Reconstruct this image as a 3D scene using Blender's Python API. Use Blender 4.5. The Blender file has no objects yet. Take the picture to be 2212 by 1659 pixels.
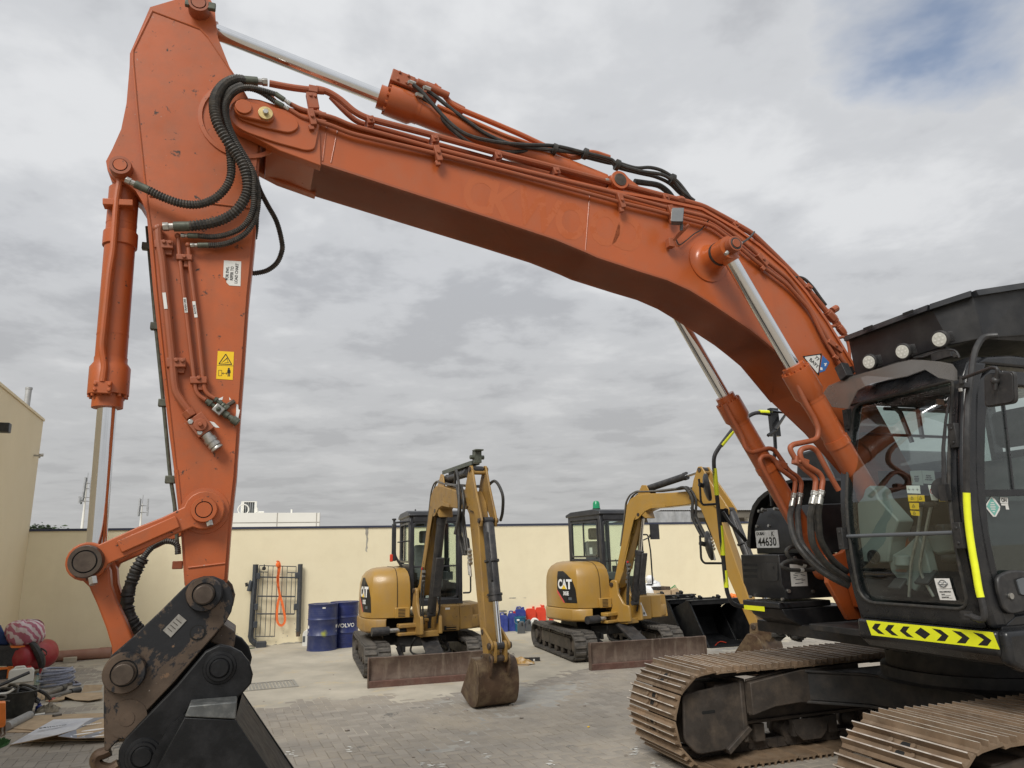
import bpy, bmesh, math, random
from math import sin, cos, pi, radians as R
from mathutils import Vector as V, Matrix
random.seed(7)
S = bpy.context.scene
COL = S.collection

# ------------------------------------------------------------------ camera, light, exposure
FPX, CX, CY, CH = 1534.0, 1106.0, 829.5, 1.82      # pinhole of the photograph (2212 px wide), eye height
TH, RO = R(13.2), 0.025
_f = V((0, cos(TH), sin(TH))); _r0 = V((1, 0, 0)); _u0 = _r0.cross(_f)
_r = cos(RO)*_r0 - sin(RO)*_u0; _u = sin(RO)*_r0 + cos(RO)*_u0
EYE = V((0, 0, CH))
cam = bpy.data.cameras.new('camera'); co = bpy.data.objects.new('camera', cam); COL.objects.link(co)
co.matrix_world = Matrix(((_r.x, _u.x, -_f.x, 0), (_r.y, _u.y, -_f.y, 0), (_r.z, _u.z, -_f.z, CH), (0, 0, 0, 1)))
cam.sensor_width = 36; cam.lens = 36*FPX/2212; cam.clip_end = 3000; cam.clip_start = .05
S.camera = co

SUN_EL, SUN_AZ = R(43), R(202)        # high, behind the camera
wd = bpy.data.worlds.new('World'); S.world = wd; wd.use_nodes = True
nt = wd.node_tree; nt.nodes.clear(); N = nt.nodes.new; L = nt.links.new
def wn(t, **k):
    n = N(t)
    for a, b in k.items(): setattr(n, a, b)
    return n
def wmath(op, a, b=None, c=None, clamp=False):
    n = wn('ShaderNodeMath', operation=op, use_clamp=clamp)
    for i, v in enumerate((a, b, c)):
        if v is None: continue
        if isinstance(v, (int, float)): n.inputs[i].default_value = v
        else: L(v, n.inputs[i])
    return n.outputs[0]
tc = wn('ShaderNodeTexCoord'); sep = wn('ShaderNodeSeparateXYZ'); L(tc.outputs['Generated'], sep.inputs[0])
zc = wmath('MAXIMUM', sep.outputs[2], 0.0)
den = wmath('ADD', zc, .10)
cmb = wn('ShaderNodeCombineXYZ')
L(wmath('DIVIDE', sep.outputs[0], den), cmb.inputs[0]); L(wmath('DIVIDE', sep.outputs[1], den), cmb.inputs[1])
cmb.inputs[2].default_value = 3.7
def wnoise(scale, detail, rough, dist=0., off=0.):
    n = wn('ShaderNodeTexNoise'); n.inputs['Scale'].default_value = scale; n.inputs['Detail'].default_value = detail
    n.inputs['Roughness'].default_value = rough; n.inputs['Distortion'].default_value = dist
    if off:
        m = wn('ShaderNodeVectorMath', operation='ADD'); L(cmb.outputs[0], m.inputs[0]); m.inputs[1].default_value = (off, off*1.7, 0)
        L(m.outputs[0], n.inputs[0])
    else: L(cmb.outputs[0], n.inputs[0])
    return n.outputs[0]
nA = wnoise(1.0, 5, .5, .15); nB = wnoise(2.9, 5, .58, .1, 5.3); nC = wnoise(.45, 2, .5, .0, 11.)
bl = wmath('ADD', wmath('MULTIPLY', nA, .38), wmath('ADD', wmath('MULTIPLY', nB, .45), wmath('MULTIPLY', nC, .17)))
ramp = wn('ShaderNodeValToRGB'); L(bl, ramp.inputs[0])
ramp.color_ramp.interpolation = 'EASE'
e = ramp.color_ramp.elements; e[0].position = .41; e[0].color = (.338, .347, .366, 1); e[1].position = .60; e[1].color = (.52, .528, .54, 1)
k = ramp.color_ramp.elements.new(.49); k.color = (.425, .435, .452, 1)
# horizon veil and a slightly brighter zenith
ver = wn('ShaderNodeValToRGB'); L(zc, ver.inputs[0])
e = ver.color_ramp.elements; e[0].position = 0; e[0].color = (1, 1, 1, 1); e[1].position = .36; e[1].color = (0, 0, 0, 1)
mixh = wn('ShaderNodeMix', data_type='RGBA'); L(wmath('MULTIPLY', ver.outputs[0], .74), mixh.inputs['Factor'])
L(ramp.outputs[0], mixh.inputs['A']); mixh.inputs['B'].default_value = (.318, .313, .300, 1)
bgC = wn('ShaderNodeBackground'); L(mixh.outputs['Result'], bgC.inputs[0])
L(wmath('ADD', wmath('MULTIPLY', zc, .14), .87), bgC.inputs[1])
sky = wn('ShaderNodeTexSky', sky_type='NISHITA'); sky.sun_disc = False; sky.sun_elevation = SUN_EL; sky.sun_rotation = SUN_AZ
bgS = wn('ShaderNodeBackground'); L(sky.outputs[0], bgS.inputs[0]); bgS.inputs[1].default_value = .085
# one break in the cloud, to the upper right
hd = wn('ShaderNodeVectorMath', operation='DOT_PRODUCT'); L(tc.outputs['Generated'], hd.inputs[0])
def raydir(x, y): return (_r*((x-CX)/FPX) + _u*((CY-y)/FPX) + _f)
hd.inputs[1].default_value = raydir(2010, 0).normalized()
gap = wmath('ADD', wmath('MULTIPLY', wmath('SUBTRACT', hd.outputs['Value'], .988), 52), wmath('MULTIPLY', wmath('SUBTRACT', nB, .5), 3.2))
gap = wmath('MULTIPLY', wmath('SMOOTH_MIN', wmath('MAXIMUM', gap, 0), 1, .3), .85)
mx = wn('ShaderNodeMixShader'); L(gap, mx.inputs[0]); L(bgC.outputs[0], mx.inputs[1]); L(bgS.outputs[0], mx.inputs[2])
wo = wn('ShaderNodeOutputWorld'); L(mx.outputs[0], wo.inputs[0])

sl = bpy.data.lights.new('sun', 'SUN'); sl.energy = 1.9; sl.angle = R(24); sl.color = (1, .965, .90)
so = bpy.data.objects.new('sun', sl); COL.objects.link(so)
sd = V((sin(SUN_AZ)*cos(SUN_EL), cos(SUN_AZ)*cos(SUN_EL), sin(SUN_EL)))
so.rotation_euler = sd.to_track_quat('Z', 'Y').to_euler(); so.location = sd*50
S.view_settings.view_transform = 'Standard'; S.view_settings.look = 'None'; S.view_settings.gamma = 1
S.view_settings.use_curve_mapping = False; S.view_settings.exposure = .62
S.render.engine = 'CYCLES'; S.cycles.max_bounces = 6; S.cycles.transparent_max_bounces = 12

# ------------------------------------------------------------------ measuring helpers (where a sight line meets a real plane)
def onplane(px, p, n):
    d = raydir(*px); return EYE + d*(((p-EYE).dot(n))/d.dot(n))
def atz(px, z=0.):
    d = raydir(*px); return EYE + d*((z-CH)/d.z)
def proj(p):
    d = p-EYE; z = d.dot(_f); return (CX+FPX*d.dot(_r)/z, CY-FPX*d.dot(_u)/z)
def zoom(x0, y0, s): return lambda x, y: ((x0+x/s)/1.8228, (y0+y/s)/1.8228)
zA = zoom(300, 0, 1.659); zB = zoom(1200, 200, 1.8433); zC = zoom(2300, 600, 1.8433); zD = zoom(300, 900, 1.659)
zE = zoom(200, 1850, 1.4133); zF = zoom(1250, 1750, 1.508); zG = zoom(2000, 1750, 1.58); zI = zoom(2800, 1450, 1.6586)
zJ = zoom(3232, 1100, 2.0738); zK = zoom(3232, 1800, 2.0738); zL = zoom(2400, 2324, 2.37); zM = zoom(3132, 2324, 2.37)
zN = zoom(1500, 1900, 2.764); zQ = zoom(900, 2150, 3.318); zS = zoom(0, 2050, 3.318); zT = zoom(0, 2450, 3.318)
zU = zoom(1900, 2250, 4.1475); zV = zoom(2500, 1750, 3.318); zAB = zoom(2850, 1650, 3.318); zAC = zoom(2850, 2100, 3.318)
zAD = zoom(3600, 1500, 3.016); zAE = zoom(2100, 2250, 3.6867); zAF = zoom(3600, 2000, 3.3176); zAG = zoom(900, 1900, 4.424)
zAH = zoom(2700, 700, 5.53); zAI = zoom(0, 2600, 3.913); zO = zoom(1000, 2550, 1.4747)

# ------------------------------------------------------------------ mesh builder
def spline(P, k=6, closed=False):
    P = [V(p) for p in P]
    if len(P) < 3: return P
    out = []; n = len(P)
    rng = range(n if closed else n-1)
    for i in rng:
        if closed: a, b, c, d = P[i-1], P[i], P[(i+1) % n], P[(i+2) % n]
        else: a, b, c, d = P[max(i-1, 0)], P[i], P[i+1], P[min(i+2, n-1)]
        for j in range(k):
            t = j/k
            out.append(.5*((2*b)+(c-a)*t+(2*a-5*b+4*c-d)*t*t+(3*b-a-3*c+d)*t**3))
    if not closed: out.append(P[-1])
    return out
def fillet(P, r, k=4):
    """polyline with each inner corner rounded by radius r"""
    P = [V(p) for p in P]; out = [P[0]]
    for i in range(1, len(P)-1):
        a, b, c = P[i-1], P[i], P[i+1]
        d1 = (a-b); d2 = (c-b); q = min(r, d1.length*.49, d2.length*.49)
        s = b+d1.normalized()*q; t = b+d2.normalized()*q
        for j in range(k+1):
            u = j/k; out.append(s*(1-u)**2+b*2*u*(1-u)+t*u*u)
    out.append(P[-1]); return out
def rnd2(P, r, k=3):
    """closed 2-D outline with rounded corners; r a number or a list"""
    n = len(P); out = []
    for i in range(n):
        a, b, c = V(P[i-1]), V(P[i]), V(P[(i+1) % n]); q0 = r[i] if isinstance(r, (list, tuple)) else r
        if q0 <= 0: out.append(tuple(b)); continue
        d1 = a-b; d2 = c-b; q = min(q0, d1.length*.49, d2.length*.49); s = b+d1.normalized()*q; t = b+d2.normalized()*q
        for j in range(k+1):
            u = j/k; out.append(tuple(s*(1-u)**2+b*2*u*(1-u)+t*u*u))
    return out
def circ(cx, cy, r, n=20, a0=0., a1=2*pi):
    full = abs(a1-a0-2*pi) < 1e-6
    m = n if full else n+1
    return [(cx+r*cos(a0+(a1-a0)*i/n), cy+r*sin(a0+(a1-a0)*i/n)) for i in range(m)]
def capsule2(p, q, r0, r1, n=8):
    p, q = V(p), V(q); d = q-p; a = math.atan2(d.y, d.x)
    return circ(p.x, p.y, r0, n, a+pi/2, a+3*pi/2)+circ(q.x, q.y, r1, n, a-pi/2, a+pi/2)

class MB:
    def __init__(s): s.v = []; s.f = []; s.m = []; s.mats = []; s.cm = 0; s.T = None
    def mat(s, m):
        if m not in s.mats: s.mats.append(m)
        s.cm = s.mats.index(m); return s
    def add(s, vs, fs):
        o = len(s.v)
        s.v += [(s.T @ V(p)) if s.T is not None else V(p) for p in vs]
        s.f += [tuple(i+o for i in f) for f in fs]; s.m += [s.cm]*len(fs); return s
    def box(s, c, d, rot=None, taper=None):
        c = V(c); hx, hy, hz = d[0]/2, d[1]/2, d[2]/2; vs = []
        for z in (-1, 1):
            t = taper if (taper and z > 0) else 1
            for x, y in ((-1, -1), (1, -1), (1, 1), (-1, 1)):
                p = V((x*hx*t, y*hy*t, z*hz)); vs.append(c+(rot @ p if rot else p))
        return s.add(vs, [(0, 3, 2, 1), (4, 5, 6, 7), (0, 1, 5, 4), (1, 2, 6, 5), (2, 3, 7, 6), (3, 0, 4, 7)])
    def prism(s, P, a, b, pl='xz', off=None):
        n = len(P)
        g = {'xz': lambda p, t: (p[0], t, p[1]), 'xy': lambda p, t: (p[0], p[1], t), 'yz': lambda p, t: (t, p[0], p[1])}[pl]
        Q = off or P
        return s.add([g(p, a) for p in P]+[g(p, b) for p in Q],
                     [tuple(range(n))[::-1], tuple(range(n, 2*n))]+[(i, (i+1) % n, n+(i+1) % n, n+i) for i in range(n)])
    def tube(s, P, r, n=8, closed=False, cap=True):
        P = [V(p) for p in P]; m = len(P)
        t0 = (P[1]-P[0]).normalized(); up = V((0, 0, 1)) if abs(t0.z) < .9 else V((1, 0, 0))
        nx = t0.cross(up).normalized(); vs = []; pt = t0
        for i in range(m):
            if closed: t = (P[(i+1) % m]-P[i-1])
            else: t = P[min(i+1, m-1)]-P[max(i-1, 0)]
            if t.length < 1e-9: t = pt
            t = t.normalized(); q = pt.rotation_difference(t); nx = q @ nx; nx = (nx-t*nx.dot(t)).normalized(); pt = t
            b = t.cross(nx); rr = r[i] if isinstance(r, (list, tuple)) else r
            for j in range(n):
                a = 2*pi*j/n; vs.append(P[i]+nx*(rr*cos(a))+b*(rr*sin(a)))
        fs = []
        for i in range(m if closed else m-1):
            k = (i+1) % m
            for j in range(n): fs.append((i*n+j, i*n+(j+1) % n, k*n+(j+1) % n, k*n+j))
        if cap and not closed: fs += [tuple(range(n))[::-1], tuple(range((m-1)*n, m*n))]
        return s.add(vs, fs)
    def hose(s, P, r, pitch=.014, n=10, amp=.13):
        """corrugated sleeve along a path"""
        P = [V(p) for p in P]; Ln = [0]
        for a, b in zip(P, P[1:]): Ln.append(Ln[-1]+(b-a).length)
        m = max(4, int(Ln[-1]/pitch)*2); Q = []; rr = []; j = 0
        for i in range(m+1):
            d = Ln[-1]*i/m
            while j < len(P)-2 and Ln[j+1] < d: j += 1
            u = (d-Ln[j])/max(1e-9, Ln[j+1]-Ln[j]); Q.append(P[j].lerp(P[j+1], u)); rr.append(r*(1+amp*(1 if i % 2 else -1)))
        return s.tube(Q, rr, n)
    def cyl(s, a, b, r, r2=None, n=20): return s.tube([a, b], [r, r if r2 is None else r2], n)
    def lathe(s, o, ax, prof, n=24, cap=True):
        o = V(o); ax = V(ax).normalized(); return s.tube([o+ax*(t+1e-5*i) for i, (t, _) in enumerate(prof)], [q for _, q in prof], n, cap=cap) if all(prof[i+1][0] >= prof[i][0] for i in range(len(prof)-1)) else s._lathe(o, ax, prof, n)
    def _lathe(s, o, ax, prof, n):
        up = V((0, 0, 1)) if abs(ax.z) < .9 else V((1, 0, 0)); nx = ax.cross(up).normalized(); b = ax.cross(nx); vs = []
        for t, q in prof:
            for j in range(n): a = 2*pi*j/n; vs.append(o+ax*t+nx*(q*cos(a))+b*(q*sin(a)))
        m = len(prof); fs = [(i*n+j, i*n+(j+1) % n, (i+1)*n+(j+1) % n, (i+1)*n+j) for i in range(m-1) for j in range(n)]
        return s.add(vs, fs)
    def ball(s, c, r, n=12, m=8, jit=0, top=True):
        c = V(c); r = (r, r, r) if isinstance(r, (int, float)) else r; vs = []
        for i in range(m+1):
            th = pi*i/m
            for j in range(n):
                a = 2*pi*j/n; k = 1+(random.uniform(-jit, jit) if 0 < i < m else 0)
                vs.append(c+V((r[0]*sin(th)*cos(a)*k, r[1]*sin(th)*sin(a)*k, r[2]*cos(th)*k)))
        return s.add(vs, [(i*n+j, (i+1)*n+j, (i+1)*n+(j+1) % n, i*n+(j+1) % n) for i in range(m) for j in range(n)])
    def grid(s, fn, nu, nv):
        vs = [fn(i/nu, j/nv) for i in range(nu+1) for j in range(nv+1)]
        return s.add(vs, [(i*(nv+1)+j, (i+1)*(nv+1)+j, (i+1)*(nv+1)+j+1, i*(nv+1)+j+1) for i in range(nu) for j in range(nv)])
    def ring(s, P0, P1, a, b, pl='xz'):
        """frame between two outlines with equal count, from depth a to b"""
        n = len(P0)
        g = {'xz': lambda p, t: (p[0], t, p[1]), 'xy': lambda p, t: (p[0], p[1], t), 'yz': lambda p, t: (t, p[0], p[1])}[pl]
        vs = [g(p, a) for p in P0]+[g(p, a) for p in P1]+[g(p, b) for p in P0]+[g(p, b) for p in P1]; fs = []
        for i in range(n):
            k = (i+1) % n
            fs += [(i, k, n+k, n+i), (2*n+i, 3*n+i, 3*n+k, 2*n+k), (i, 2*n+i, 2*n+k, k), (n+i, n+k, 3*n+k, 3*n+i)]
        return s.add(vs, fs)
    def bolt(s, p, d, r=.014, h=.014):
        p = V(p); d = V(d).normalized(); return s.tube([p, p+d*h], r, 6)
    def text(s, st, size, M, ext=.0004, bold=0., sx=1.):
        cu = bpy.data.curves.new('t', 'FONT'); cu.body = st; cu.size = size; cu.extrude = ext; cu.offset = bold
        cu.align_x = 'CENTER'; cu.align_y = 'CENTER'; cu.resolution_u = 3
        o = bpy.data.objects.new('t', cu); me = bpy.data.meshes.new_from_object(o)
        D = Matrix.Diagonal((sx, 1, 1, 1))
        s.add([M @ (D @ v.co) for v in me.vertices], [tuple(p.vertices) for p in me.polygons])
        bpy.data.objects.remove(o); bpy.data.curves.remove(cu); bpy.data.meshes.remove(me); return s
    def mesh(s, name, smooth=35, recalc=True):
        me = bpy.data.meshes.new(name); me.from_pydata([tuple(p) for p in s.v], [], s.f)
        for m in s.mats: me.materials.append(m)
        me.polygons.foreach_set('material_index', s.m)
        if recalc:
            bm = bmesh.new(); bm.from_mesh(me); bmesh.ops.recalc_face_normals(bm, faces=bm.faces); bm.to_mesh(me); bm.free()
        if smooth:
            me.polygons.foreach_set('use_smooth', [True]*len(me.polygons)); me.set_sharp_from_angle(angle=R(smooth))
        me.update(); return me
    def build(s, name, parent=None, mat=None, bevel=0., smooth=35, seg=2, **kw):
        if mat is not None and not s.mats: s.mats = [mat]
        o = bpy.data.objects.new(name, s.mesh(name, smooth)); COL.objects.link(o)
        if parent: o.parent = parent
        if bevel:
            b = o.modifiers.new('bevel', 'BEVEL'); b.width = bevel; b.segments = seg; b.limit_method = 'ANGLE'; b.angle_limit = R(38)
        tag(o, **kw); return o
def tag(o, label=None, cat=None, group=None, kind=None):
    if label: o['label'] = label
    if cat: o['category'] = cat
    if group: o['group'] = group
    if kind: o['kind'] = kind
    return o
def empty(name, loc=(0, 0, 0), rz=0., label=None, cat=None, group=None):
    o = bpy.data.objects.new(name, None); COL.objects.link(o); o.location = loc; o.rotation_euler = (0, 0, rz)
    o.empty_display_size = .2; return tag(o, label, cat, group)
def frame(o, x, y, z=None):
    """4x4 with columns x, y, x cross y at o"""
    x = V(x).normalized(); z0 = x.cross(V(y)).normalized(); y = z0.cross(x)
    return Matrix(((x.x, y.x, z0.x, o[0]), (x.y, y.y, z0.y, o[1]), (x.z, y.z, z0.z, o[2]), (0, 0, 0, 1)))

# ------------------------------------------------------------------ materials
def material(name, col, *a_, rand=False, **k_):
    if len(a_) > 0: k_['rough'] = a_[0]
    if len(a_) > 1: k_['metal'] = a_[1]
    return material_(name, col, rand=rand, **k_)
def material_(name, col, rough=.5, metal=0., var=.12, scale=2.5, bump=.0, bscale=120, dirt=None, chips=None, streak=None, coat=0., spec=.5, trans=0., alpha=1., emit=None, attr=False, spray=None, coords='Object', rand=False):
    m = bpy.data.materials.new(name); m.use_nodes = True; nt = m.node_tree; nd = nt.nodes; lk = nt.links.new
    b = nd['Principled BSDF']; tcn = nd.new('ShaderNodeTexCoord'); P = tcn.outputs[coords]
    if rand:
        oi = nd.new('ShaderNodeObjectInfo'); va = nd.new('ShaderNodeVectorMath'); va.operation = 'MULTIPLY_ADD'; va.inputs[1].default_value = (37, 23, 41); lk(oi.outputs['Random'], va.inputs[0]); lk(P, va.inputs[2]); P = va.outputs[0]
    def noise(sc, det=4, ro=.55, vec=None, dist=0.):
        n = nd.new('ShaderNodeTexNoise'); n.inputs['Scale'].default_value = sc; n.inputs['Detail'].default_value = det
        n.inputs['Roughness'].default_value = ro; n.inputs['Distortion'].default_value = dist; lk(vec or P, n.inputs['Vector']); return n.outputs[0]
    def rng(x, a, c, lo=0., hi=1.):
        n = nd.new('ShaderNodeMapRange'); n.inputs[1].default_value = a; n.inputs[2].default_value = c; n.inputs[3].default_value = lo; n.inputs[4].default_value = hi
        lk(x, n.inputs[0]); return n.outputs[0]
    def mixc(f, A, B):
        n = nd.new('ShaderNodeMix'); n.data_type = 'RGBA'; lk(f, n.inputs['Factor'])
        for k, v in (('A', A), ('B', B)):
            if isinstance(v, tuple): n.inputs[k].default_value = (*v[:3], 1)
            else: lk(v, n.inputs[k])
        return n.outputs['Result']
    def scl(c, k): return tuple(min(1, x*k) for x in c)
    c = mixc(rng(noise(scale), .3, .7), scl(col, 1-var), scl(col, 1+var))
    ro = rng(noise(scale*3.1), .25, .75, max(.02, rough*.8), min(1, rough*1.22))
    if rand:
        hr = nd.new('ShaderNodeHueSaturation'); lk(c, hr.inputs['Color']); lk(rng(oi.outputs['Random'], 0, 1, .74, 1.22), hr.inputs['Value']); c = hr.outputs[0]
    if attr:
        a = nd.new('ShaderNodeAttribute'); a.attribute_name = 'tone'
        h = nd.new('ShaderNodeHueSaturation'); lk(c, h.inputs['Color']); lk(rng(a.outputs['Fac'], 0, 1, .84, 1.15), h.inputs['Value']); c = h.outputs[0]
    if streak:      # vertical runs of grime
        sc, amt, sc2 = streak
        mp = nd.new('ShaderNodeMapping'); mp.inputs['Scale'].default_value = (1, 1, .12); lk(P, mp.inputs[0])
        f = rng(noise(sc2, 5, .6, mp.outputs[0]), .52, .75, 0, amt); c = mixc(f, c, sc)
    if dirt:
        dc, amt, sc = dirt
        f = rng(noise(sc, 8, .65), .45, .72, 0, amt); c = mixc(f, c, dc); 
    if chips:       # (colour, threshold 0..1, scale)
        for cc, th, sc in (chips if isinstance(chips, list) else [chips]):
            f = rng(noise(sc, 9, .72, dist=.3), th, th+.025); c = mixc(f, c, cc)
            g = nd.new('ShaderNodeMath'); g.operation = 'MAXIMUM'; lk(ro, g.inputs[0]); lk(rng(f, 0, 1, 0, .7), g.inputs[1]); ro = g.outputs[0]
    if spray:       # (colour, centre, radius) a sprayed mark
        sc_, ce, ra = spray
        vm = nd.new('ShaderNodeVectorMath'); vm.operation = 'DISTANCE'; lk(P, vm.inputs[0]); vm.inputs[1].default_value = ce
        q = nd.new('ShaderNodeMath'); q.operation = 'MULTIPLY_ADD'; lk(noise(14, 4), q.inputs[0]); q.inputs[1].default_value = ra*.9; lk(vm.outputs['Value'], q.inputs[2])
        c = mixc(rng(q.outputs[0], ra*1.35, ra*.6, 0, .85), c, sc_)
    lk(c, b.inputs['Base Color']); lk(ro, b.inputs['Roughness'])
    b.inputs['Metallic'].default_value = metal; b.inputs['Specular IOR Level'].default_value = spec
    b.inputs['Coat Weight'].default_value = coat; b.inputs['Coat Roughness'].default_value = .15
    if trans: b.inputs['Transmission Weight'].default_value = trans
    if alpha < 1: b.inputs['Alpha'].default_value = alpha
    if bump:
        bp = nd.new('ShaderNodeBump'); bp.inputs['Strength'].default_value = 1; bp.inputs['Distance'].default_value = bump
        lk(noise(bscale, 5, .6), bp.inputs['Height']); lk(bp.outputs[0], b.inputs['Normal'])
    return m
def glass(name, tint, mixf=.12, rough=.02, fm=1.1):
    """thin pane: tinted see-through with a sky reflection"""
    m = bpy.data.materials.new(name); m.use_nodes = True; nt = m.node_tree; nt.nodes.clear(); n = nt.nodes.new
    t = n('ShaderNodeBsdfTransparent'); t.inputs[0].default_value = (*tint, 1)
    g = n('ShaderNodeBsdfGlossy'); g.inputs['Roughness'].default_value = rough
    lw = n('ShaderNodeLayerWeight'); lw.inputs[0].default_value = .5; fr = n('ShaderNodeMath'); fr.operation = 'POWER'; fr.inputs[1].default_value = 4.; nt.links.new(lw.outputs['Facing'], fr.inputs[0])
    ma = n('ShaderNodeMath'); ma.operation = 'MULTIPLY_ADD'; ma.inputs[1].default_value = fm; ma.inputs[2].default_value = mixf+.035
    nt.links.new(fr.outputs[0], ma.inputs[0])
    x = n('ShaderNodeMixShader'); nt.links.new(ma.outputs[0], x.inputs[0]); nt.links.new(t.outputs[0], x.inputs[1]); nt.links.new(g.outputs[0], x.inputs[2])
    o = n('ShaderNodeOutputMaterial'); nt.links.new(x.outputs[0], o.inputs[0]); return m
RUST = (.10, .045, .022)
M = {}
M['orange'] = material('orange paint', (.415, .094, .023), .33, var=.07, scale=1.3, streak=((.25, .075, .03), .35, 4), dirt=((.33, .12, .06), .4, 5), chips=[((.07, .035, .025), .665, 13)], bump=.0002, bscale=60, coat=.2)
M['orange_worn'] = material('worn orange paint', (.425, .098, .026), .42, var=.08, scale=2, dirt=((.27, .10, .05), .5, 7), streak=((.22, .07, .03), .4, 4), chips=[((.06, .035, .025), .625, 16), ((.35, .30, .26), .67, 24)], bump=.0003, bscale=50)
M['orange_dull'] = material('weathered orange paint', (.31, .080, .030), .55, var=.1, scale=3, dirt=((.25, .10, .06), .5, 9), chips=((.06, .035, .025), .68, 16), bump=.0006)
M['ghost'] = material('faded lettering', (.43, .108, .033), .5, var=.05, scale=3, chips=((.415, .094, .023), .54, 6))
M['chrome'] = material('polished rod', (.80, .81, .82), .11, 1., var=.04, scale=8)
M['steel'] = material('zinc fitting', (.48, .47, .44), .38, .85, var=.15, scale=12, dirt=((.15, .13, .10), .5, 30))
M['brass'] = material('brass cap', (.60, .47, .22), .42, .7, var=.15, scale=14, dirt=((.2, .15, .08), .6, 40))
M['rubber'] = material('black hose rubber', (.028, .028, .027), .55, var=.2, scale=20, dirt=((.10, .085, .065), .45, 30))
M['sleeve'] = material('dusty hose sleeve', (.035, .033, .030), .6, var=.2, scale=30, dirt=((.16, .13, .10), .5, 22))
M['couple'] = material('oily coupling', (.10, .11, .085), .45, .3, var=.3, scale=30)
M['coupler'] = material('scraped coupler steel', (.095, .066, .046), .55, .2, var=.3, scale=6, chips=[((.014, .015, .018), .505, 2.3), ((.18, .11, .065), .63, 7), ((.42, .38, .33), .665, 26)], bump=.002, bscale=30)
M['blackpaint'] = material('black bucket paint', (.006, .0065, .0075), .5, spec=.28, var=.25, scale=4, dirt=((.030, .030, .032), .6, 7), bump=.0012, bscale=45)
M['scraped'] = material('scuffed grey steel edge', (.085, .09, .09), .5, .3, var=.3, scale=9, dirt=((.25, .25, .24), .5, 25))
M['pinsteel'] = material('worn pin steel', (.095, .074, .058), .45, .5, var=.3, scale=12, dirt=((.05, .035, .03), .8, 14))
M['cabblack'] = material('black cab paint', (.013, .014, .016), .28, var=.18, scale=4, dirt=((.060, .056, .052), .3, 9), chips=((.25, .24, .23), .775, 18))
M['guard'] = material('satin black guard steel', (.013, .014, .016), .42, var=.2, scale=3, dirt=((.062, .060, .058), .5, 4), bump=.0005)
M['frameblack'] = material('grimy black frame', (.020, .020, .020), .6, var=.3, scale=5, dirt=((.075, .060, .048), .55, 6), bump=.001, bscale=40)
M['trackshoe'] = material('rusty track shoe', (.195, .132, .082), .62, .15, var=.28, scale=7, dirt=((.28, .22, .16), .6, 5), chips=((.05, .035, .028), .64, 20), bump=.0015, bscale=60, rand=True)
M['grouser'] = material('worn bright grouser edge', (.62, .57, .51), .45, .3, var=.2, scale=12, dirt=((.26, .17, .11), .8, 9), rand=True)
M['trackframe'] = material('muddy track frame', (.050, .042, .036), .6, .15, var=.35, scale=4, dirt=((.13, .10, .075), .8, 5), chips=((.32, .28, .23), .70, 12), bump=.002, bscale=30)
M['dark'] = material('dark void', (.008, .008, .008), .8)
M['reflect'] = material('yellow reflective tape', (.80, .86, .03), .38, var=.05, scale=20, chips=((.03, .03, .02), .735, 24))
M['reflect_b'] = material('yellow chevron tape', (.76, .80, .02), .38, var=.06, scale=9)
M['tapeblack'] = material('black print', (.012, .012, .012), .5)
M['white'] = material('white print', (.78, .78, .76), .5, var=.03)
M['paper'] = material('sticker paper', (.70, .70, .67), .5, var=.06, scale=20, dirt=((.4, .37, .3), .4, 20))
M['platewhite'] = material('licence plate white', (.72, .74, .74), .4, var=.04, scale=20, dirt=((.35, .34, .32), .5, 30))
M['yellowlabel'] = material('yellow label', (.85, .55, .01), .45, var=.03)
M['blueprint'] = material('blue print', (.05, .16, .42), .45)
M['green_sticker'] = material('green sticker', (.16, .42, .36), .45)
M['glass'] = glass('cab glass', (.80, .88, .85), .09)
M['glass_dark'] = glass('side glass', (.80, .86, .84), .05, fm=.8)
M['glass_mini'] = glass('small cab glass', (.94, .985, .96), .0, fm=.5)
M['visor'] = material('smoked visor', (.105, .095, .085), .34, alpha=.66)
M['inner'] = material('pale cab plastic', (.17, .195, .185), .55, var=.08)
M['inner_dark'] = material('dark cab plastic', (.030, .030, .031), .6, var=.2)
M['seat'] = material('seat cloth', (.13, .135, .135), .85, var=.15, scale=20)
M['lens'] = material('lamp lens', (.62, .63, .58), .18, var=.1, scale=60, bump=.002, bscale=90)
M['plasticblack'] = material('black plastic', (.022, .022, .023), .45, var=.2, scale=15, dirt=((.08, .075, .07), .4, 20))
M['yellow'] = material('golden yellow paint', (.38, .218, .044), .36, var=.07, scale=2, dirt=((.33, .22, .09), .45, 6), chips=((.10, .06, .04), .735, 14), coat=.2, streak=((.27, .17, .08), .35, 9))
M['yellow_worn'] = material('scuffed yellow paint', (.30, .175, .042), .5, var=.12, scale=3, dirt=((.22, .14, .07), .6, 8), chips=[((.08, .05, .035), .62, 13), ((.35, .33, .30), .74, 20)], streak=((.16, .10, .06), .5, 9))
M['blade'] = material('rust brown blade', (.100, .066, .050), .62, .2, var=.25, scale=3, dirt=((.20, .155, .12), .6, 5), chips=((.05, .03, .022), .66, 12), streak=((.26, .21, .165), .6, 11), bump=.0015, bscale=40)
M['blade_edge'] = material('red rust cutting edge', (.115, .058, .045), .65, .2, var=.2, scale=6, dirt=((.2, .14, .11), .5, 10))
M['bucket_rust'] = material('earth brown bucket', (.095, .058, .036), .5, .35, var=.3, scale=4, dirt=((.28, .21, .12), .75, 6), chips=((.04, .026, .02), .64, 14), bump=.0015, bscale=40)
M['rubbertrack'] = material('dusty rubber track', (.050, .045, .040), .78, var=.25, scale=6, dirt=((.17, .15, .125), .7, 8), bump=.002, bscale=40)
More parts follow.
